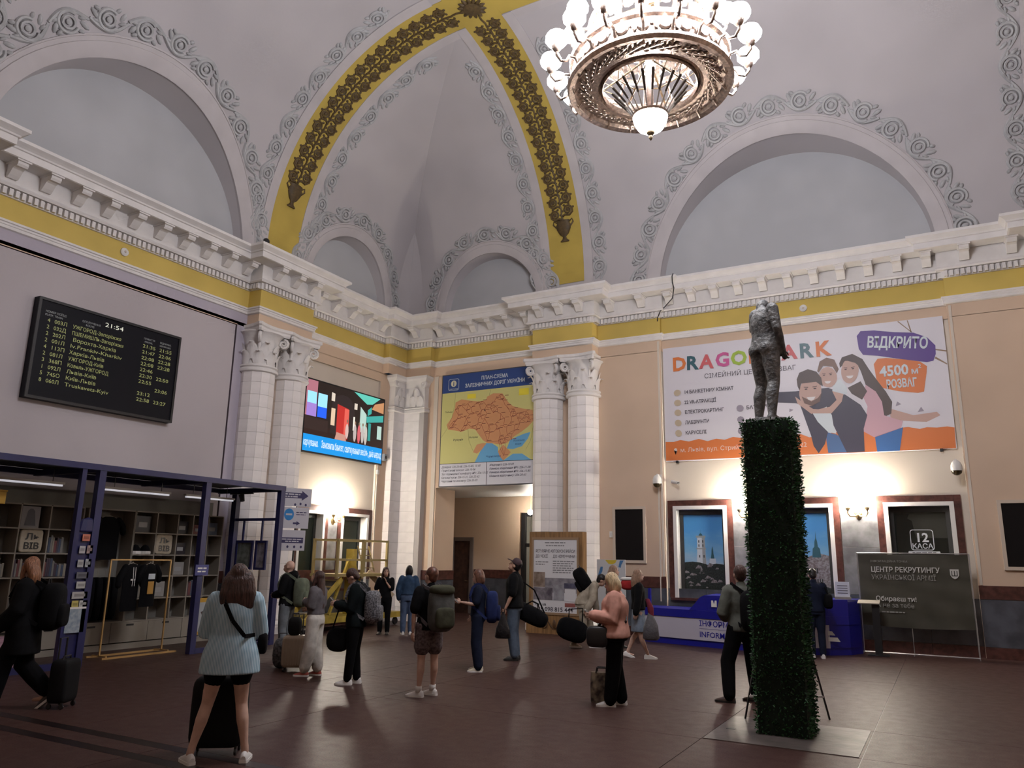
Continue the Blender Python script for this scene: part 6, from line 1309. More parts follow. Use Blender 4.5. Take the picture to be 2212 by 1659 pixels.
    t = thing('yellow_box', 'yellow box hanging near the kiosk roof at the picture edge', 'box', (-13.3, 6.75, 2.56), 0); MB().b2(-.1, .1, -.16, .22, 0, .22).build('box_body', mat('ochre_wood', (.50, .28, .03), .6), t); MB().b2(-.11, .11, -.17, .23, .19, .22).build('box_lid', mat('ochre_wood', (.50, .28, .03), .6), t)
goods()
# ------------------------------------------------------------------ free-standing things
def make_pillar():
    x0, x1, y0, y1, h = -2.02, -1.44, 9.24, 9.84, 3.50
    p = thing('hedge_pillar', 'tall square pillar clad in dark green artificial hedge under the statue', 'pillar', ((x0+x1)/2, (y0+y1)/2, 0))
    a = (x1-x0)/2-.03
    MB().b2(-a, a, -a, a, 0, h-.03).build('pillar_core', mat('hedge_core', (.006, .016, .008), .9), p)
    rnd = random.Random(5); mb = MB(); n = 15000
    for i in range(n):
        f = rnd.random()*(4*h+.55)
        if f < 4*h:
            s = int(f//h); z = rnd.random()*h; u = (rnd.random()*2-1)*(a+.02); N = [V(0, -1, 0), V(1, 0, 0), V(0, 1, 0), V(-1, 0, 0)][s]; T = [V(1, 0, 0), V(0, 1, 0), V(-1, 0, 0), V(0, -1, 0)][s]; c = N*(a+rnd.uniform(-.01, .035))+T*u+V(0, 0, z)
        else: N = V(0, 0, 1); T = V(1, 0, 0); c = V((rnd.random()*2-1)*a, (rnd.random()*2-1)*a, h-.03+rnd.uniform(-.01, .03))
        d = (N+V(rnd.uniform(-1, 1), rnd.uniform(-1, 1), rnd.uniform(-.6, 1))*.9).normalized(); sd = d.cross(V(rnd.uniform(-1, 1), rnd.uniform(-1, 1), rnd.uniform(-1, 1))).normalized(); L = rnd.uniform(.025, .045); w = rnd.uniform(.007, .011)
        mb.add([c-sd*w*.4, c+d*L*.5-sd*w, c+d*L, c+d*L*.5+sd*w, c+sd*w*.4], [(0, 1, 2, 3, 4)], 0 if rnd.random() < .7 else 1)
    o = mb.build('hedge_leaf', [mat('hedge_leaf_dark', (.014, .062, .02), .6, var=.4, vscale=6), mat('hedge_leaf_mid', (.026, .115, .03), .6, var=.3, vscale=6)], p); o['kind'] = 'stuff'
make_pillar()
def make_statue():
    s = thing('statue', 'grey bronze statue of a bowed standing figure on the hedge pillar', 'statue', (-1.74, 9.54, 3.49), RAD(YAWD-62))
    J = skeleton(1.74, dict(head=(-.09, .10, 1.51), neck=(-.04, .04, 1.47), headrot=(-60, 25, 10), shL=(-.17, .05, 1.43), shR=(.18, -.02, 1.42), elL=(-.27, .10, 1.27), wrL=(-.15, .16, 1.46), elR=(.25, -.03, 1.14), wrR=(.2, .10, .90), kneeL=(-.13, .06, .49), ankL=(-.17, .02, .085), ankR=(.14, -.08, .085), kneeR=(.11, .01, .49), chest=(-.01, .0, 1.28)))
    k = J['s']; b = MB(); loft(b, torso_rings(J, -.12, 1.0, .018, 1.08, 1.05), 16); HR = head_frame(J); hc = J['head']
    capsule(b, [J['chest'].lerp(J['neck'], .8), J['neck'].lerp(hc, .6)], [.07*k, .06*k]); b.ell(hc+HR @ (V(0, -.012, .025)*k), (.082*k, .1*k, .105*k), 14, 10, R=HR); b.ell(hc+HR @ (V(0, .028, -.055)*k), (.06*k, .065*k, .075*k), 12, 8, R=HR)
    for q in 'LR':
        capsule(b, [J['sh'+q], J['sh'+q].lerp(J['el'+q], .5), J['el'+q], J['el'+q].lerp(J['wr'+q], .35), J['wr'+q], J['wr'+q]+(J['wr'+q]-J['el'+q]).normalized()*.1*k], [.078*k, .068*k, .054*k, .054*k, .038*k, .034*k], 9)
        h, kn, a = J['hip'+q], J['knee'+q], J['ank'+q]
        capsule(b, [h, h.lerp(kn, .4), kn, kn.lerp(a, .35)+V(0, -.02, 0), a], [.115*k, .108*k, .075*k, .08*k, .05*k], 11)
        capsule(b, [a+V(0, -.03, -.035), a+V(0, .13, -.055)], [.045*k, .032*k], 9)
        b.ell(h+V(0, -.07, .0)*k, (.09*k, .075*k, .1*k), 10, 8)
    vs, fs = organic(b, .014, 2); m = mat('weathered_bronze', (.10, .105, .11), .55, metal=.25, c2=(.24, .24, .24), vscale=14, bump=1.0, bscale=26)
    bm = MB().add(vs, fs)
    for q, mir in (('L', 1), ('R', -1)): hand(bm, J['wr'+q], J['wr'+q]-J['el'+q], V(0, 1, .2), k, .5, mir)
    bm.build('bronze_figure', m, s, 180); MB().lathe([(.26, 0), (.25, .04), (0, .045)], 10).build('bronze_plinth', m, s)
make_statue()
h = thing('floor_hatch', 'pale rectangular steel hatch set in the floor under the pillar', 'hatch', (-2.46, 8.73, 0)); MB().b2(0, 1.53, 0, 1.41, 0, .006).build('hatch_plate', mat('worn_steel', (.10, .082, .075), .42, metal=.1, var=.3, vscale=3, bump=.2, bscale=12), h); MB().b2(.1, .2, .6, .65, .004, .008).build('hatch_grip', M_BLACK, h)
e = thing('sign_easel', 'folding black easel sign standing behind the hedge pillar', 'easel', (-1.86, 10.3, 0), RAD(32))
for sg in (-1, 1): MB().bar((sg*.52, 0, .0), (sg*.30, .0, .95), .018).build('easel_leg', M_BLACK, e)
MB().bar((0, .5, 0), (0, .02, .95), .03).build('easel_rear_leg', M_BLACK, e); MB().b2(-.36, .36, -.01, .01, .3, 1.1).build('sign_panel', mat('sign_white', (.55, .55, .53), .5), e); MB().bar((-.46, 0, .26), (.46, 0, .26), .025).build('cross_bar', M_WHITE, e)
# ------------------------------------------------------------------ information desk
def make_desk():
    d = thing('information_desk', 'curved blue and white information desk under the ticket windows', 'desk', (0, 0, 0))
    bl = mat('desk_blue', (.010, .012, .26), .35); wh = mat('desk_white', (.52, .50, .60), .4)
    F = [(-6.42, 17.92), (-5.5, 17.68), (-4.5, 17.45), (-3.5, 17.35), (-2.75, 17.42), (-2.25, 17.62), (-1.9, 17.95), (-1.72, 18.4)]
    def band(z0, z1, off, m, nm, pts=F):
        fr = [(x, y-off) for x, y in pts]; lo = [(x, y, z0) for x, y in fr]; hi = [(x, y, z1) for x, y in fr]; bk = [(x, 18.7) for x, y in (fr[-1], fr[0])]; n = len(fr)
        vs = lo+[(x, y, z0) for x, y in bk]+hi+[(x, y, z1) for x, y in bk]; N = n+2
        MB().add(vs, [tuple(range(N-1, -1, -1)), tuple(range(N, 2*N))]+[(k, (k+1) % N, (k+1) % N+N, k+N) for k in range(N)]).build(nm, m, d)
    band(0, .14, -.03, bl, 'kick_base'); band(.14, .60, 0, wh, 'front_panel', F[:6]); band(.14, .60, 0.0, bl, 'end_panel', F[5:]); band(.60, .77, .02, bl, 'counter')
    band(.77, 1.10, .0, bl, 'raised_counter', [(-4.72, 17.5), (-4.5, 17.45), (-3.5, 17.35), (-2.75, 17.42), (-2.25, 17.62), (-1.9, 17.95), (-1.72, 18.4)])
    MB().prism([(-5.15, .77), (-4.72, .77), (-4.72, 1.10), (-4.80, 1.10), (-4.90, 1.05)], 17.55, 18.6).build('sloping_end', bl, d)
    # lettering on the slanted front
    t = thing('desk_lettering', '', ''); bpy.data.objects.remove(t)
    a = math.atan2(17.45-17.68, 1.0)
    def on(s_, size, u, z, m):
        o = text(s_, size, u, z, -.004, m, d, bold=.012); o.matrix_basis = Matrix.Translation((-5.5, 17.68, 0)) @ Matrix.Rotation(a, 4, 'Z')
    on('ІНФОРМАЦІЯ', .165, .58, .44, bl); on('INFORMATION', .165, .58, .21, bl)
    o = MB().b2(.58, 1.9, -.004, -.002, .385, .39).build('printed_rule', bl, d); o.matrix_basis = Matrix.Translation((-5.5, 17.68, 0)) @ Matrix.Rotation(a, 4, 'Z')
    fl(d, 'printed_logo', [(-2.28, .28), (-2.05, .28), (-2.1, .36), (-2.28, .36)], 17.60, M_WHITE); fl(d, 'printed_logo', [(-2.28, .40), (-2.14, .40), (-2.2, .48), (-2.28, .48)], 17.60, M_WHITE)
    fl(d, 'printed_letter_n', [(-4.62, .86), (-4.5, .86), (-4.5, 1.0), (-4.54, 1.0), (-4.56, .92), (-4.58, 1.0), (-4.62, 1.0)], 17.44, M_WHITE)
    MB().tube([(-6.2, 17.95, .77), (-6.2, 17.95, 1.15)], .02, 8).build('cable_post', bl, d); MB().b2(-6.23, -6.17, 17.92, 17.98, .77, 1.2).build('blue_upright', bl, d)
make_desk()
t = thing('counter_notice', 'small white framed notice standing on the blue counter end', 'notice', (-2.0, 18.15, 1.10), RAD(5)); MB().b2(-.14, .14, -.01, .01, .05, .36).build('notice_sheet', mat('notice_white', (.60, .62, .68), .4), t); MB().b2(-.16, .16, -.05, .05, 0, .05).build('notice_base', M_SHELF, t)
for k in range(4): MB().b2(-.1, .1, -.013, -.011, .12+.05*k, .135+.05*k).build('printed_line', mat('print_grey', (.10, .09, .11), .5), t)
# ------------------------------------------------------------------ recruiting banner
def make_recruit():
    b = thing('banner_stand', 'dark olive recruiting banner on a thin metal frame by ticket window 12', 'banner', (-1.72, 18.74, 0)); W_ = 2.12
    mt = mat('bright_steel', (.45, .45, .46), .3, metal=.8)
    MB().tube([(0, 0, .02), (0, 0, 2.07)], .014, 6).build('frame_tube', mt, b); MB().tube([(W_, 0, .02), (W_, 0, 2.07)], .014, 6).build('frame_tube', mt, b); MB().tube([(0, 0, 2.07), (W_, 0, 2.07)], .012, 6).build('frame_tube', mt, b); MB().tube([(0, 0, .02), (W_, 0, .02)], .014, 6).build('frame_tube', mt, b)
    MB().tube([(W_*.45, 0, .02), (W_*.45, -.0, .58)], .008, 6).build('frame_strut', mt, b)
    for x in (0, W_*.45, W_): MB().tube([(x, -.22, .01), (x, .2, .01)], .012, 6).build('frame_foot', mt, b)
    rows = []
    for i in range(13):
        z = .57+1.48*i/12; rows.append([(.02+(W_-.04)*j/24, -.02+.012*sin(j*.9+i*.7)*(1-i/14)+.008*sin(i*1.9+j*.3), z-.03*sin(pi*j/24)*(1-i/12)) for j in range(25)])
    MB().grid(rows).build('banner_cloth', mat('olive_vinyl', (.062, .060, .045), .38, var=.12, vscale=2), b, 180)
    y = -.05; w = mat('banner_print_white', (.60, .60, .56), .5); g = mat('banner_print_thin', (.34, .34, .31), .5)
    text('ІНФОРМАЦІЙНА ТОЧКА', .06, .26, 1.88, y, g, b); text('ЦЕНТР РЕКРУТИНГУ', .145, .26, 1.68, y, w, b, bold=.02, width=1.30); text('УКРАЇНСЬКОЇ АРМІЇ', .14, .26, 1.52, y, g, b, width=1.22)
    text('Обираєш ти!', .135, .31, 1.08, y, w, b, bold=.02, width=.77); text('А не за тебе', .13, .32, .95, y, g, b, width=.71); fine_print(b, .40, .86, .842, .025, y, g); fl(b, 'printed_dot', ellipse(.35, .855, .025, .025, 10), y, g)
    fl(b, 'printed_shield', [(1.75, 1.76), (1.91, 1.76), (1.91, 1.64), (1.88, 1.59), (1.83, 1.56), (1.78, 1.59), (1.75, 1.64)], y, w)
    dk = mat('shield_dark', (.04, .04, .03), .5); MB().b2(1.775, 1.79, y-.002, y-.001, 1.63, 1.73).b2(1.822, 1.837, y-.002, y-.001, 1.63, 1.73).b2(1.87, 1.885, y-.002, y-.001, 1.63, 1.73).b2(1.775, 1.885, y-.002, y-.001, 1.62, 1.635).build('printed_emblem', dk, b)
make_recruit()
t = thing('lectern_stand', 'slim black stand with a tilted plate before the recruiting banner', 'stand', (-1.40, 18.28, 0)); MB().b2(-.07, .07, -.05, .05, .02, 1.02).build('stand_column', M_BLACK, t); MB().b2(-.2, .2, -.18, .18, 0, .02).build('stand_base', M_BLACK, t); MB().box((-.12, 0, 1.06), (.42, .28, .02), 0, Matrix.Rotation(.2, 3, 'X')).build('stand_plate', M_SHELF, t)
# ------------------------------------------------------------------ wooden advert case
def make_case():
    c = thing('advert_case', 'wooden advert case with a bus route poster in front of the columns', 'advert case', (-9.46, 18.05, 0))
    wd = mat('brown_veneer', (.26, .145, .06), .45, var=.25, vscale=3, stretch=(6, 6, .6)); W_ = 1.5
    MB().b2(.0, W_, 0, .26, .44, 2.51).build('case_body', wd, c); MB().b2(-.05, W_+.02, -.04, .3, 0, .44).build('case_base', wd, c)
    for (a, b_, z0, z1) in ((.08, 1.40, .46, .52), (.08, 1.40, 2.31, 2.37), (.08, .13, .52, 2.31), (1.35, 1.40, .52, 2.31)): MB().b2(a, b_, -.02, 0, z0, z1).build('poster_frame', mat('tan_frame', (.30, .20, .12), .5), c)
    MB().b2(.13, 1.35, -.008, 0, .52, 2.31).build('poster_sheet', mat('poster_white', (.70, .70, .73), .35), c)
    y = -.010; dk = mat('poster_ink', (.04, .035, .05), .5); gy = mat('poster_grey_ink', (.24, .24, .26), .5)
    fine_print(c, .45, 1.03, 2.22, .03, y, gy); fine_print(c, .48, 1.0, 2.15, .024, y, gy)
    text('РЕГУЛЯРНІ АВТОБУСНІ РЕЙСИ', .10, .19, 1.99, y, dk, c, bold=.012, width=1.10); text('ДО ЧЕХІЇ', .10, .19, 1.86, y, dk, c, bold=.012, width=.34); text('ДО НІМЕЧЧИНИ', .10, .68, 1.86, y, dk, c, bold=.012, width=.61)
    for i in range(2): fine_print(c, .19, .55-.1*i, 1.74-.06*i, .026, y, gy)
    for i in range(6): fine_print(c, .68, 1.28-.05*(i % 3), 1.76-.055*i, .026, y, gy)
    ph = [((.14, .46), (1.13, 1.5), (.16, .11, .08), (.30, .24, .2)), ((.46, 1.34), (1.0, 1.36), (.30, .29, .32), (.16, .15, .18)), ((.14, .68), (.82, 1.12), (.07, .06, .08), (.24, .22, .25)), ((.70, 1.0), (.82, 1.2), (.22, .22, .25), (.36, .36, .4)), ((1.0, 1.34), (1.12, 1.24), (.05, .05, .09), (.1, .1, .16))]
    for i, ((a, b_), (z0, z1), c1, c2) in enumerate(ph): MB().b2(a, b_, y-.001*(1+i), y, z0, z1).build('printed_photo', mat('case_photo_%d' % i, c1, .5, c2=c2, vscale=6), c)
    MB().b2(1.02, 1.32, y-.006, y, .80, 1.10).build('printed_code_panel', mat('poster_white', (.52, .52, .55), .35), c); MB().b2(1.02, 1.3, y-.006, y, .67, .76).build('printed_red_label', mat('print_brick', (.30, .10, .09), .5), c)
    text('cwe.ua', .11, .19, .68, y, dk, c, bold=.012); text('+38 098 815 444', .15, .17, .545, y, dk, c, bold=.012, width=1.06)
    cv = mat('dark_carving', (.09, .045, .018), .5)
    for sg in (-1, 1):
        pts = []
        for k in range(15):
            a = pi*.9-2.4*pi*k/14; r = .13*(1-.7*k/14); pts.append((.74+sg*(.26+r*cos(a)), -.045, .22+r*sin(a)))
        MB().tube([(.74+sg*.02, -.045, .12), (.74+sg*.1, -.045, .2)]+pts, .016, 5).build('carved_scroll', cv, c, 60)
        MB().ell((.74+sg*.55, -.045, .24), (.1, .015, .035), 8, 5, R=Matrix.Rotation(sg*.4, 3, 'Y')).build('carved_leaf', cv, c, 60)
    MB().ell((.74, -.045, .24), (.05, .02, .11), 8, 6).build('carved_shell', cv, c, 60)
make_case()
t = thing('rollup_poster', 'white poster stand with yellow and blue shapes behind the travellers', 'poster', (-7.78, 18.55, 0)); MB().b2(0, .76, -.01, .01, .08, 1.84).build('poster_sheet', mat('rollup_white', (.58, .60, .62), .5), t); MB().b2(-.02, .78, -.09, .09, 0, .08).build('stand_base', M_SHELF, t)
fl(t, 'printed_shape', [(.22, 1.83), (.54, 1.83), (.5, 1.76), (.42, 1.72), (.32, 1.73)], -.013, mat('print_sunyellow', (.66, .50, .05), .5)); fl(t, 'printed_shape', [(.03, 1.45), (.1, 1.66), (.16, 1.66), (.15, 1.55), (.06, 1.4)], -.013, mat('print_azure', (.07, .2, .42), .5)); fl(t, 'printed_shape', [(.58, 1.66), (.62, 1.82), (.72, 1.82), (.66, 1.72), (.64, 1.64)], -.013, mat('print_azure', (.07, .2, .42), .5))
# ------------------------------------------------------------------ direction signs
def make_signpost():
    s = thing('direction_signpost', 'black pole with three white direction boards beside the kiosk end', 'signpost', (-12.62, 12.78, 0), RAD(62))
    MB().tube([(.06, .02, .02), (.06, .02, 3.25)], .022, 8).build('pole', M_BLACK, s); MB().lathe([(.22, 0), (.22, .02), (.03, .03)], 14, (.06, .02, 0)).build('pole_base', M_BLACK, s)
    wh = mat('sign_board_white', (.50, .49, .54), .4); nv = mat('sign_navy', (.035, .03, .10), .4); bl = mat('sign_azure', (.02, .20, .50), .4)
    for (x0, x1, z0, z1) in ((-.30, .36, 2.88, 3.28), (-.34, .33, 2.40, 2.86), (-.38, .28, 1.92, 2.36)): MB().b2(x0, x1, -.03, 0, z0, z1).build('sign_board', wh, s)
    y = -.032
    fl(s, 'printed_arrow', [(-.28, 3.06), (.14, 3.06), (.14, 3.01), (.29, 3.12), (.14, 3.23), (.14, 3.18), (-.28, 3.18)], y, nv); fine_print(s, -.26, .1, 3.13, .03, y-.002, wh); fine_print(s, -.26, .06, 3.08, .026, y-.002, wh)
    fl(s, 'printed_disc', ellipse(-.12, 2.70, .11, .13), y, bl); fine_print(s, -.19, -.05, 2.68, .04, y-.002, wh); fl(s, 'printed_arrow', [(-.02, 2.49), (.06, 2.49), (.06, 2.46), (.14, 2.51), (.06, 2.56), (.06, 2.53), (-.02, 2.53)], y, nv)
    fine_print(s, .04, .27, 2.74, .022, y, nv); fine_print(s, .04, .25, 2.69, .02, y, nv)
    fl(s, 'printed_bar', [(-.26, 2.08), (.24, 2.08), (.24, 2.2), (-.26, 2.2)], y, nv); fine_print(s, -.24, .22, 2.15, .024, y-.002, wh); fine_print(s, -.16, .14, 2.105, .024, y-.002, wh)
    for x, z in ((-.1, 2.0), (.05, 2.0), (.2, 2.0), (0, 2.92), (.12, 2.94), (.24, 2.92)): fl(s, 'printed_icon', ellipse(x, z, .025, .03, 8), y, nv)
make_signpost()
# ------------------------------------------------------------------ yellow platform and trolley
def make_platform():
    p = thing('work_platform', 'yellow wheeled work platform with guard rails and ladder by the office windows', 'platform', (-13.5, 15.3, 0)); ye = mat('safety_yellow', (.42, .31, .05), .5, var=.15, vscale=5); ol = mat('aged_yellow_rail', (.30, .23, .09), .5)
    W_ = 2.0
    for y in (0, .98, W_): MB().b2(-.03, .03, y-.03, y+.03, 1.25, 2.25).build('guard_post', ol, p)
    for y in (0, W_): MB().b2(-.83, -.77, y-.03, y+.03, 1.25, 2.25).build('guard_post', ol, p)
    for z in (1.72, 2.22):
        MB().b2(-.025, .025, 0, W_, z-.025, z+.025).build('guard_rail', ol, p); MB().b2(-.825, -.775, 0, W_, z-.025, z+.025).build('guard_rail', ol, p)
        for y in (0, W_): MB().b2(-.8, 0, y-.02, y+.02, z-.02, z+.02).build('guard_rail', ol, p)
    MB().b2(-.85, .05, -.05, W_+.05, 1.30, 1.37).build('deck', ol, p)
    MB().b2(-.5, -.3, .9, 1.1, .3, 2.0).build('mast', ye, p)
    MB().bar((0, .2, 1.25), (0, -.95, .3), .05, .12).build('stair_stringer', ye, p); MB().bar((-.6, .2, 1.25), (-.6, -.95, .3), .05, .12).build('stair_stringer', ye, p)
    for k in range(6): MB().b2(-.6, 0, -.8+k*.19-.08, -.8+k*.19+.08, .42+k*.155, .45+k*.155).build('stair_tread', ol, p)
    MB().bar((.0, -.45, .3), (.0, -.3, 1.0), .03).build('hand_rail', ol, p)
    for sg in (-1, 1): MB().bar((-.4, 1.0, 1.9), (-.4, 1.0+sg*.75, .35), .06).build('brace', ye, p)
    MB().bar((-.4, 1.7, 1.4), (.0, 2.35, .75), .05, .14).build('pale_plank', mat('raw_timber', (.50, .40, .28), .7), p)
    MB().b2(-.9, .1, -1.2, 2.75, .2, .34).build('base_frame', ye, p)
    for y in (-1.0, 2.5):
        for x in (-.8, 0): MB().lathe([(.09, -.03), (.10, -.02), (.10, .02), (.09, .03)], 12, (x, y, .1), R=Matrix.Rotation(pi/2, 3, 'Y')).build('wheel', M_BLACK, p)
    l = thing('folding_ladder', 'short yellow ladder leaning inside the work platform rails', 'ladder', (-13.75, 16.55, 1.41), 0)
    a, b_ = .1, .55
    for y in (a, b_): MB().bar((0, y, 0), (-.18, y-.08, .68), .03).build('ladder_rail', ol, l)
    for k in range(4): MB().bar((-.18*(k+.6)/4.4, a-.08*(k+.6)/4.4, .1+.165*k), (-.18*(k+.6)/4.4, b_-.08*(k+.6)/4.4, .1+.165*k), .022).build('rung', ol, l)
make_platform()
t = thing('luggage_trolley', 'pale metal luggage trolley near the office window', 'trolley', (-13.2, 13.75, 0), RAD(60)); mt = mat('trolley_steel', (.42, .40, .36), .35, metal=.6)
for x in (-.25, .25): MB().tube([(x, .35, .15), (x, -.3, .15), (x, -.4, .5), (x, -.42, .95), (x*.8, -.36, 1.0)], .016, 6).build('side_tube', mt, t)
for (y, z) in ((-.42, .55), (-.4, .78), (-.36, 1.0), (-.05, .15), (.3, .15)): MB().tube([(-.25, y, z), (.25, y, z)], .013, 6).build('cross_tube', mt, t)
for x in (-.25, .25):
    for y in (-.28, .3): MB().lathe([(.05, -.015), (.065, -.012), (.065, .012), (.05, .015)], 10, (x, y, .065), R=Matrix.Rotation(pi/2, 3, 'Y')).build('wheel', M_BLACK, t)
# ------------------------------------------------------------------ luggage on the floor
def suitcase(loc, rz, d, m, lab, ribs=0, handle=.35):
    s = thing('suitcase', lab, 'suitcase', loc, rz); w, dp, hh = d
    g = MB(); rbox(g, (0, 0, .06+hh/2), d, 7); g.build('shell', m, s, 180)
    for k in range(ribs):
        g = MB(); x = -w*.4+w*.8*k/(ribs-1); g.b2(x-.008, x+.008, -dp/2-.006, dp/2+.006, .06+hh*.1, .06+hh*.9); g.build('shell_rib', m, s)
    for x in (-w*.38, w*.38):
        for y in (-dp*.34, dp*.34): MB().lathe([(.018, -.012), (.03, -.01), (.03, .01), (.018, .012)], 8, (x, y, .03), R=Matrix.Rotation(pi/2, 3, 'Y')).b2(x-.012, x+.012, y-.012, y+.012, .04, .075).build('wheel', M_BLACK, s)
    if handle:
        MB().tube([(-w*.22, dp*.3, hh), (-w*.22, dp*.3, hh+handle), (w*.22, dp*.3, hh+handle), (w*.22, dp*.3, hh)], .012, 6).build('pull_handle', M_BLACK, s)
    MB().tube([(-.08, 0, .06+hh-.01), (-.07, 0, .06+hh+.03), (.07, 0, .06+hh+.03), (.08, 0, .06+hh-.01)], .012, 6).build('carry_handle', M_BLACK, s)
    return s
suitcase((-6.22, 5.53, 0), RAD(YAWD+8), (.50, .28, .64), mat('black_nylon', (.005, .005, .006), .7, spec=.2), 'large black suitcase between the legs of the person in stripes', handle=0)
suitcase((-9.42, 9.80, 0), RAD(YAWD+5), (.40, .26, .50), mat('champagne_shell', (.36, .29, .22), .4), 'beige ribbed hard suitcase beside the white trousers', ribs=9, handle=.38)
suitcase((-9.50, 6.02, 0), RAD(YAWD+90), (.34, .22, .50), mat('black_nylon', (.005, .005, .006), .7, spec=.2), 'small black suitcase trailing behind the person with ginger hair', handle=.3)
t = thing('cabin_bag', 'black bag strapped on top of the beige suitcase', 'bag', (-9.42, 9.76, .70), RAD(YAWD+5)); g = MB(); rbox(g, (0, 0, 0), (.22, .18, .30), 3); g.build('bag_body', mat('black_nylon', (.005, .005, .006), .7, spec=.2), t, 180); MB().tube([(-.06, 0, .13), (-.05, 0, .2), (.05, 0, .2), (.06, 0, .13)], .01, 6).build('bag_handle', M_BLACK, t)
t = thing('sports_bag', 'dark speckled bag on the floor behind the beige suitcase', 'bag', (-9.85, 9.95, 0), RAD(YAWD+10)); g = MB(); rbox(g, (0, 0, .24), (.30, .3, .48), 3); g.build('bag_body', mat('speckle_nylon', (.02, .02, .024), .6, c2=(.12, .12, .13), vscale=30), t, 180); MB().tube([(-.07, 0, .46), (-.06, 0, .55), (.06, 0, .55), (.07, 0, .46)], .01, 6).build('bag_handle', M_BLACK, t)
t = thing('shopping_bag', 'brown and cream patterned shopping bag on the floor beside the blond person', 'bag', (-4.16, 10.05, 0), RAD(YAWD-15)); g = MB(); loft(g, [(V(0, 0, 0), .15, .09, V(1, 0, 0), V(0, 1, 0)), (V(0, 0, .2), .155, .09, V(1, 0, 0), V(0, 1, 0)), (V(0, 0, .38), .145, .06, V(1, 0, 0), V(0, 1, 0))], 20); g.build('bag_body', mat('animal_print', (.025, .014, .012), .6, c2=(.32, .26, .18), vscale=9), t, 40)
for q in (-.05, .05): MB().tube([(-.07, q, .37), (-.06, q, .44), (.06, q, .44), (.07, q, .37)], .01, 5).build('bag_handle', M_BLACK, t)
# ------------------------------------------------------------------ the people in the hall
BLK = cloth('black', (.0055, .0055, .0065)); BLK2 = cloth('black_trousers', (.004, .004, .005), bs=6); NAVY = cloth('navy', (.012, .016, .034)); GREY = cloth('grey', (.13, .12, .13))
WSH = mat('white_shoe', (.68, .66, .64), .5); BSH_ = mat('black_shoe', (.015, .014, .014), .45)
HB = mat('hair_dark_brown', (.05, .022, .018), .45, var=.5, vscale=25, stretch=(3, 3, .4), bump=.9, bscale=22); HK = mat('hair_black', (.010, .008, .009), .4, var=.4, vscale=25, bump=.6, bscale=30); HG = mat('hair_ginger', (.22, .09, .04), .45, var=.35, vscale=25, stretch=(3, 3, .4), bump=.9, bscale=22); HBL = mat('hair_blond', (.56, .42, .25), .45, var=.3, vscale=25, stretch=(3, 3, .4), bump=.9, bscale=22); HLB = mat('hair_light_brown', (.24, .14, .09), .45, var=.3, vscale=25, stretch=(3, 3, .4), bump=.9, bscale=22)
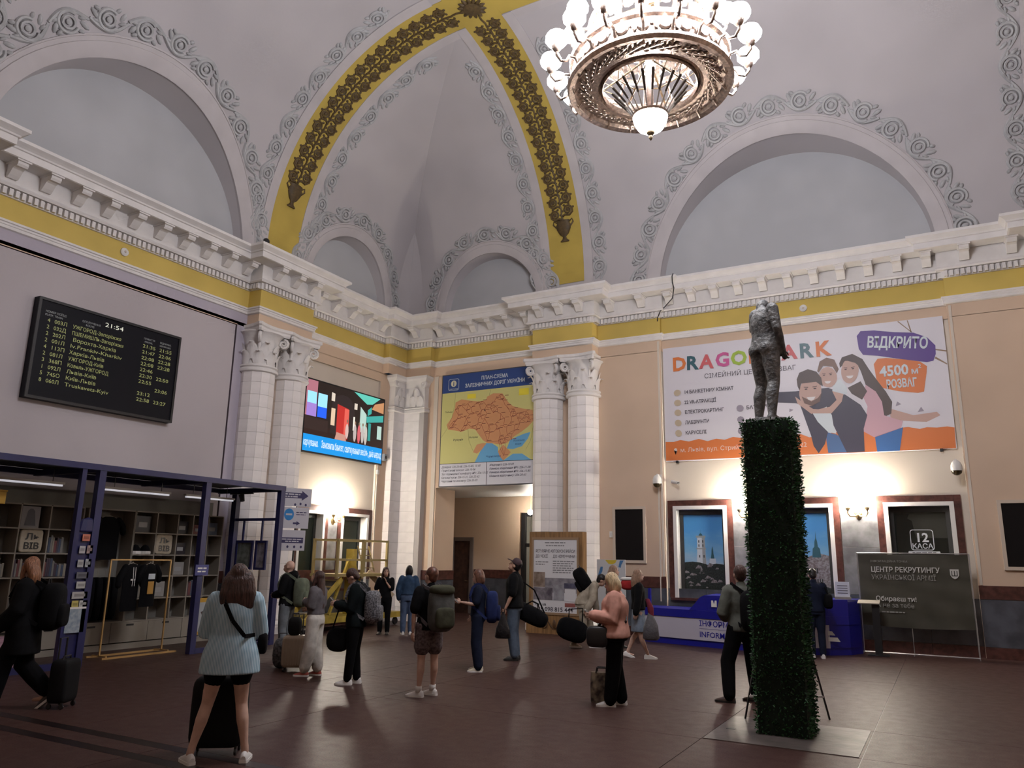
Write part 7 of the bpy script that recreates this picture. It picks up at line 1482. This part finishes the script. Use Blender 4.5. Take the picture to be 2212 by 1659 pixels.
def people():
    # striped shirt --------------------------------------------------
    st = stripes_mat('blue_striped_cotton', (.52, .66, .74), (.22, .38, .48), 23, axis='X')
    p, J = person('person in a pale blue striped shirt and black shorts seen from behind, suitcase before them', (-5.93, 5.34), 14, 1.75,
        dict(ankL=(-.27, -.03, .085), ankR=(.20, -.02, .085), kneeL=(-.17, .03, .49), kneeR=(.13, .03, .49), hipL=(-.095, 0, .92), hipR=(.095, 0, .92), elL=(-.24, .05, 1.12), elR=(.24, .05, 1.12), wrL=(-.13, .26, 1.16), wrR=(.13, .26, 1.16), toeL=(-.5, 1, 0), toeR=(.1, 1, 0), headrot=(12, 15, 0)),
        dict(name='striped_shirt', m=st, inf=.038, hem=-.36, flare=.24), dict(kind='shorts', name='black_shorts', m=BLK2, len=.44, inf=.012), dict(m=WSH), dict(m=HB, style='long', len=.32, w=.155), M_SKIN2, bw=1.06, hipw=1.12, voxel=.012)
    crossbody(p, J, 'black crossbody strap and small bag on the striped shirt', BLK, side=1, drop=1.02, bagoff=(.03, .06, 0))
    # walking in black ----------------------------------------------
    p, J = person('person with ginger hair walking in loose black clothes past the kiosk', (-9.80, 5.62), 102, 1.76,
        dict(ankL=(-.1, .20, .085), kneeL=(-.1, .15, .50), ankR=(.1, -.30, .15), kneeR=(.1, -.02, .50), pitchR=-.7, elL=(-.25, .02, 1.14), wrL=(-.22, .2, .95), elR=(.25, -.1, 1.15), wrR=(.24, .05, .92), headrot=(0, -55, 0)),
        dict(name='black_coat', m=BLK, inf=.055, hem=-.62, flare=.15), dict(kind='trousers', name='wide_black_trousers', m=BLK2, wide=1.6, cuff=.06), dict(m=mat('dark_sneaker', (.03, .025, .03), .5)), dict(m=HG, style='long', len=.22, w=.11), M_SKIN)
    backpack(p, J, 'black backpack on the person walking past the kiosk', BLK, (.36, .24, .56), (0, -.28, 1.17))
    # bald man ---------------------------------------------------------
    p, J = person('shaven-headed person in a black jacket looking up beside the kiosk end', (-11.0, 11.15), 78, 1.73,
        dict(headrot=(18, 0, 0), elL=(-.23, .02, 1.15), wrL=(-.15, .2, 1.1), elR=(.23, .0, 1.14), wrR=(.16, .2, 1.08)), dict(name='black_jacket', m=BLK, inf=.035, hem=-.1, hood=True), dict(kind='trousers', name='grey_jeans', m=cloth('faded_jeans', (.16, .18, .20))), dict(m=BSH_, sole=BSH_), None, M_SKIN2)
    backpack(p, J, 'olive grey backpack on the shaven-headed person', cloth('olive', (.13, .15, .11)), (.33, .24, .55), (0, -.27, 1.15))
    # white trousers -----------------------------------------------------
    p, J = person('person with very long dark hair in a grey shirt, white trousers and red sneakers', (-8.82, 9.58), 78, 1.60,
        dict(headrot=(25, 0, 0), ankL=(-.09, .1, .085), ankR=(.09, -.05, .085), elL=(-.2, .0, 1.15), wrL=(-.08, .17, 1.22), elR=(.2, -.02, 1.15), wrR=(.1, .17, 1.1)),
        dict(name='grey_shirt', m=GREY, inf=.03, hem=.1, flare=.1), dict(kind='trousers', name='white_trousers', m=cloth('white', (.60, .57, .52)), wide=1.45, inf=.03, cuff=.05), dict(m=mat('red_sneaker', (.36, .07, .05), .5)), dict(m=HB, style='long', len=.62, w=.085), M_SKIN2)
    # dark jacket with phone --------------------------------------------
    p, J = person('person in a dark jacket and white shoes bending over a phone', (-7.80, 9.34), 84, 1.68,
        dict(head=(0, .10, 1.585), neck=(0, .03, 1.47), headrot=(-42, 0, 0), elL=(-.21, .03, 1.12), wrL=(-.1, .28, 1.17), elR=(.21, .03, 1.12), wrR=(.07, .28, 1.17), hdL=(.1, 1, .1), hdR=(-.1, 1, .1), ankL=(-.09, .06, .085)),
        dict(name='dark_jacket', m=cloth('blackgreen', (.006, .009, .010)), inf=.04, hem=-.22), dict(kind='trousers', name='black_trousers', m=BLK2), dict(m=WSH), dict(m=HB, style='short'), M_SKIN2)
    backpack(p, J, 'dark speckled backpack on the person bending over a phone', mat('cloth_speckled', (.03, .03, .035), .8, c2=(.22, .22, .24), vscale=45), (.33, .22, .50), (0, -.25, 1.14))
    phone(p, J, 'R', 'phone held by the person in the dark jacket')
    b = at(p, J, (-.05, .24, .62)); t = thing('black_handbag', 'soft black bag hanging in front of the person in the dark jacket', 'bag', b, p.rotation_euler.z); g = MB(); rbox(g, (0, 0, 0), (.16, .36, .34), 2.6); g.build('bag_body', BLK, t, 180); MB().tube([(0, -.12, .14), (0, -.14, .35), (-.06, -.02, .5), (0, .1, .14)], .012, 6).build('bag_handle', BLK, t)
    # uniform --------------------------------------------------------------
    p, J = person('person in black uniform facing the hall with a hand at the chin', (-12.0, 15.38), 178, 1.57,
        dict(headrot=(0, 25, 0), elL=(-.2, .08, 1.14), wrL=(-.05, .16, 1.36), hdL=(.3, .1, 1), elR=(.26, -.03, 1.14), wrR=(.17, .1, 1.0), hdR=(-.6, .5, -.3)), dict(name='uniform_shirt', m=BLK, inf=.022, hem=-.02, sleeve=.42), dict(kind='trousers', name='uniform_trousers', m=BLK2), dict(m=BSH_, sole=BSH_), dict(m=HB, style='long', len=.25), M_SKIN)
    # denim -----------------------------------------------------------------
    DEN = cloth('denim', (.035, .065, .12)); DEN2 = cloth('denim_light', (.07, .10, .17))
    p, J = person('person in a denim jacket and jeans seen from behind near the corner pilaster', (-11.58, 15.75), 8, 1.62, dict(headrot=(10, 10, 0), elL=(-.26, -.02, 1.13), elR=(.25, -.02, 1.13)), dict(name='denim_jacket', m=DEN, inf=.035, hem=.08), dict(kind='trousers', name='jeans', m=DEN2, wide=1.15), dict(m=WSH, sole=WSH), dict(m=HK, style='bob'), M_SKIN)
    # shorts and big backpack ---------------------------------------------
    p, J = person('person in a black t-shirt, patterned shorts and white sneakers', (-6.32, 9.12), 30, 1.70, dict(headrot=(5, 25, 0), ankL=(-.13, -.0, .085), ankR=(.11, .06, .085), toeL=(-.9, 1, 0), toeR=(-.5, 1, 0), elL=(-.25, -.02, 1.13), wrL=(-.24, .02, .86)),
        dict(name='black_tshirt', m=BLK, inf=.035, hem=-.12, sleeve=.42), dict(kind='shorts', name='patterned_shorts', m=mat('cloth_pattern', (.06, .04, .045), .85, c2=(.16, .12, .12), vscale=30), len=.62, inf=.025), dict(m=WSH), dict(m=mat('hair_auburn', (.11, .04, .025), .45, var=.4, vscale=25), style='short'), M_SKIN2, socks=WSH)
    backpack(p, J, 'large grey and olive hiking backpack on the person in shorts', cloth('packgrey', (.09, .09, .085)), (.36, .27, .60), (.03, -.30, 1.18), pocket=cloth('packolive', (.06, .06, .04)), lid=True, strap=GREY)
    # navy and blue backpack -----------------------------------------------
    p, J = person('person with brown bob in navy t-shirt and trousers holding a phone', (-7.0, 11.52), 88, 1.64, dict(headrot=(-12, 0, 0), elL=(-.22, .02, 1.14), wrL=(-.14, .30, 1.18), hdL=(0, 1, .2), elR=(.23, -.05, 1.12), wrR=(.2, .1, .93)), dict(name='navy_tshirt', m=NAVY, inf=.025, hem=-.05, sleeve=.42), dict(kind='trousers', name='navy_trousers', m=NAVY, wide=1.3), dict(m=mat('cream_shoe', (.55, .48, .36), .5)), dict(m=mat('hair_chestnut', (.12, .05, .03), .45, var=.4, vscale=25), style='bob'), M_SKIN2)
    backpack(p, J, 'bright navy backpack with pale trim on the person with a brown bob', cloth('royal', (.02, .03, .10)), (.34, .22, .56), (0, -.25, 1.10), pocket=cloth('royal2', (.015, .022, .075)))
    phone(p, J, 'L', 'phone held out by the person in navy')
    # cap -----------------------------------------------------------------
    p, J = person('person in a dark cap and black t-shirt looking up with a holdall', (-7.2, 13.15), 80, 1.83, dict(headrot=(28, 0, 0), head=(0, .0, 1.63), elL=(-.25, .0, 1.13), wrL=(-.24, .12, .88), elR=(.25, -.04, 1.12), wrR=(.26, .08, .87)), dict(name='black_tshirt', m=BLK, inf=.04, hem=-.12, sleeve=.45), dict(kind='trousers', name='blue_jeans', m=cloth('midjeans', (.085, .11, .15)), wide=1.2), dict(m=BSH_, sole=BSH_), dict(m=HK, style='short'), M_SKIN, bw=1.1, cap=mat('maroon_cap', (.05, .025, .03), .7))
    w = at(p, J, (.30, -.25, .80)); t = thing('holdall', 'long black holdall slung beside the person in a cap', 'bag', w, p.rotation_euler.z+.0); R = Matrix.Rotation(.42, 3, 'X'); g = MB(); rbox(g, (0, 0, 0), (.30, .74, .32), 3.2, R=R); g.build('bag_body', BLK, t, 180); MB().tube([R @ V(0, -.25, .14), V(-.1, -.1, .45), V(-.14, .2, .66), V(-.05, .3, .4), R @ V(0, .28, .14)], .014, 6).build('shoulder_strap', BLK2, t)
    for sg in (-1, 1): MB().tube([R @ V(sg*.1, -.12, .15), R @ V(sg*.05, -.06, .24), R @ V(sg*.05, .06, .24), R @ V(sg*.1, .12, .15)], .01, 6).build('bag_handle', BLK2, t)
    w = at(p, J, (-.28, .16, .62)); t = thing('plastic_bag', 'crumpled black plastic bag in the hand of the person in a cap', 'bag', w, p.rotation_euler.z); g = MB(); loft(g, [(V(0, 0, -.22), .06, .12, V(1, 0, 0), V(0, 1, 0)), (V(0, 0, -.2), .08, .15, V(1, 0, 0), V(0, 1, 0)), (V(0, 0, -.05), .075, .13, V(1, 0, 0), V(0, 1, 0)), (V(0, 0, .12), .04, .06, V(1, 0, 0), V(0, 1, 0)), (V(0, 0, .25), .015, .02, V(1, 0, 0), V(0, 1, 0))], 12); g.build('bag_body', mat('black_polythene', (.012, .012, .014), .3, bump=.8, bscale=14), t, 60); MB().tube([(0, -.02, .22), (0, -.03, .3), (0, .03, .3), (0, .02, .22)], .008, 5).build('bag_handle', BLK2, t)
    # leaning traveller ----------------------------------------------------
    BEI = cloth('beige', (.38, .33, .26))
    p, J = person('person in a beige jacket stooping under a black backpack near the advert case', (-6.95, 15.75), -95, 1.72, dict(chest=(0, .18, 1.22), neck=(0, .32, 1.32), head=(0, .42, 1.42), headrot=(-25, 0, 0), shL=(-.175, .24, 1.30), shR=(.175, .24, 1.30), waist=(0, .06, 1.08), elL=(-.22, .26, 1.02), wrL=(-.2, .3, .8), elR=(.22, .22, 1.02), wrR=(.24, .1, .82), ankL=(-.09, .22, .085), ankR=(.09, -.2, .10), kneeL=(-.09, .16, .5)), dict(name='beige_jacket', m=BEI, inf=.045, hem=-.1), dict(kind='trousers', name='beige_trousers', m=BEI), dict(m=mat('cream_shoe', (.55, .48, .36), .5)), dict(m=HK, style='short'), M_SKIN)
    backpack(p, J, 'bulky black backpack riding high on the stooping traveller', BLK, (.36, .30, .52), (0, .0, 1.44), straps=False, tilt=.55)
    w = at(p, J, (.26, -.22, .38)); t = thing('travel_bag', 'big soft black travel bag carried low by the stooping traveller', 'bag', w, p.rotation_euler.z); R = Matrix.Rotation(-.3, 3, 'X'); g = MB(); rbox(g, (0, 0, 0), (.36, .66, .46), 3, R=R); g.build('bag_body', BLK2, t, 180); MB().tube([R @ V(0, -.14, .2), V(0, -.06, .42), V(-.02, .22, .44), R @ V(0, .16, .2)], .014, 6).build('bag_handle', BLK, t)
    # grey coat ---------------------------------------------------------------
    person('person with light brown hair in a long grey coat behind the blond traveller', (-6.35, 16.05), -80, 1.72, dict(headrot=(0, -10, 0), ankL=(-.09, .15, .085), ankR=(.09, -.15, .085)), dict(name='grey_coat', m=cloth('greycoat', (.22, .19, .18)), inf=.04, hem=-.5, flare=.1), dict(kind='trousers', name='dark_trousers', m=BLK2), dict(m=BSH_, sole=BSH_), dict(m=HLB, style='long', len=.2), M_SKIN)
    # pink sweater -------------------------------------------------------------
    p, J = person('blond person in a pink sweater and black trousers looking at a phone', (-3.92, 9.95), 76, 1.68, dict(headrot=(-22, 0, 0), head=(0, .05, 1.61), elL=(-.25, .0, 1.13), wrL=(-.16, .27, 1.17), elR=(.26, -.02, 1.12), wrR=(.12, .27, 1.13), hdL=(.2, 1, 0), hdR=(-.3, 1, 0), ankL=(-.1, .07, .085), ankR=(.1, -.06, .085)), dict(name='pink_sweater', m=cloth('pink', (.56, .29, .23), bs=5), inf=.055, hem=-.12), dict(kind='trousers', name='black_trousers', m=BLK2, wide=1.35, inf=.025), dict(m=WSH), dict(m=HBL, style='bob'), M_SKIN2, bw=1.22, hipw=1.25, voxel=.014)
    phone(p, J, 'R', 'phone held by the blond person in pink')
    crossbody(p, J, 'black leather shoulder bag of the blond person in pink', mat('brown_strap', (.03, .016, .014), .5), side=-1, drop=.90, bag=(.30, .14, .28), bagm=mat('black_leather', (.014, .014, .016), .35), bagoff=(.03, .2, 0))
    # black top, denim skirt ------------------------------------------------
    p, J = person('person with light brown hair in a black top and denim skirt heading for the desk', (-5.35, 14.8), -88, 1.66, dict(ankL=(-.09, -.22, .11), kneeL=(-.09, -.02, .5), ankR=(.09, .16, .085), pitchL=-.3, elL=(-.22, .02, 1.13), wrL=(-.16, .2, 1.05), elR=(.22, -.05, 1.13), wrR=(.24, -.1, .9)), dict(name='black_top', m=BLK, inf=.035, hem=.0), dict(kind='skirt', name='denim_skirt', m=cloth('skirt', (.20, .24, .30)), len=.95), dict(m=WSH, sole=WSH), dict(m=HLB, style='long', len=.28), M_SKIN2)
    w = at(p, J, (.28, .18, .70)); t = thing('carrier_bag', 'dark grey carrier bag with a red scarf beside the denim skirt', 'bag', w, p.rotation_euler.z); g = MB(); loft(g, [(V(0, 0, -.34), .05, .12, V(1, 0, 0), V(0, 1, 0)), (V(0, 0, -.3), .09, .16, V(1, 0, 0), V(0, 1, 0)), (V(0, 0, -.08), .085, .14, V(1, 0, 0), V(0, 1, 0)), (V(0, 0, .08), .04, .07, V(1, 0, 0), V(0, 1, 0)), (V(0, -.02, .2), .012, .02, V(1, 0, 0), V(0, 1, 0))], 12); g.build('bag_body', mat('grey_polythene', (.10, .10, .11), .35, bump=.8, bscale=14), t, 60)
    g = MB(); loft(g, [(V(-.02, .02, .0), .03, .05, V(1, 0, 0), V(0, 1, 0)), (V(0, .0, .25), .05, .06, V(1, 0, 0), V(0, 1, 0)), (V(0, -.06, .42), .03, .04, V(1, 0, 0), V(0, 1, 0))], 10); g.build('red_scarf', cloth('crimson', (.18, .03, .05)), t, 60)
    w = at(p, J, (-.25, -.16, 1.36)); t = thing('red_bag', 'red and white bag on the shoulder of the person in the denim skirt', 'bag', w, p.rotation_euler.z); g = MB(); rbox(g, (0, 0, 0), (.12, .26, .2), 3); g.build('bag_body', cloth('red', (.36, .03, .03)), t, 180); g = MB(); rbox(g, (0, 0, .11), (.13, .27, .07), 3); g.build('bag_flap', WSH, t, 180)
    # by the pillar ------------------------------------------------------------
    p, J = person('person in a grey-green shirt and dark trousers standing left of the green pillar', (-2.54, 11.16), 6, 1.80, dict(headrot=(6, 0, 0), ankL=(-.22, .0, .085), ankR=(.18, .06, .085), kneeL=(-.2, .06, .5), kneeR=(.13, .03, .5), toeL=(-1, .6, 0), toeR=(-.6, .5, 0), elL=(-.27, .0, 1.12), wrL=(-.15, .2, 1.05), elR=(.26, .0, 1.12), wrR=(.14, .2, 1.05)), dict(name='grey_green_shirt', m=cloth('sage', (.11, .115, .10)), inf=.035, hem=-.12), dict(kind='trousers', name='dark_trousers', m=BLK2, wide=1.25, inf=.022), dict(m=mat('brown_leather_shoe', (.04, .02, .018), .4), sole=BSH_), dict(m=HB, style='short'), M_SKIN2)
    backpack(p, J, 'black backpack on the person left of the green pillar', BLK, (.33, .2, .54), (.06, -.24, 1.16))
    # behind pillar --------------------------------------------------------------
    p, J = person('person in dark blue clothes at the information desk behind the green pillar', (-2.42, 17.02), -12, 1.72, dict(headrot=(-20, 0, 0), elL=(-.22, .05, 1.14), wrL=(-.15, .26, 1.1), elR=(.22, .05, 1.14), wrR=(.15, .26, 1.1)), dict(name='dark_blue_jacket', m=NAVY, inf=.035, hem=-.1, collar=.01), dict(kind='trousers', name='dark_trousers', m=NAVY), dict(m=WSH, sole=WSH), dict(m=HK, style='short'), M_SKIN)
    w = at(p, J, (.26, .0, 1.1)); t = thing('messenger_bag', 'dark bag at the side of the person behind the green pillar', 'bag', w, p.rotation_euler.z); g = MB(); rbox(g, (0, 0, 0), (.16, .34, .3), 3.5); g.build('bag_body', BLK, t, 180); MB().tube([(0, -.1, .12), (-.1, -.05, .36), (-.12, .05, .36), (0, .1, .12)], .015, 6).build('bag_strap', BLK2, t)
people()
bpy.data.scenes.remove(TS)
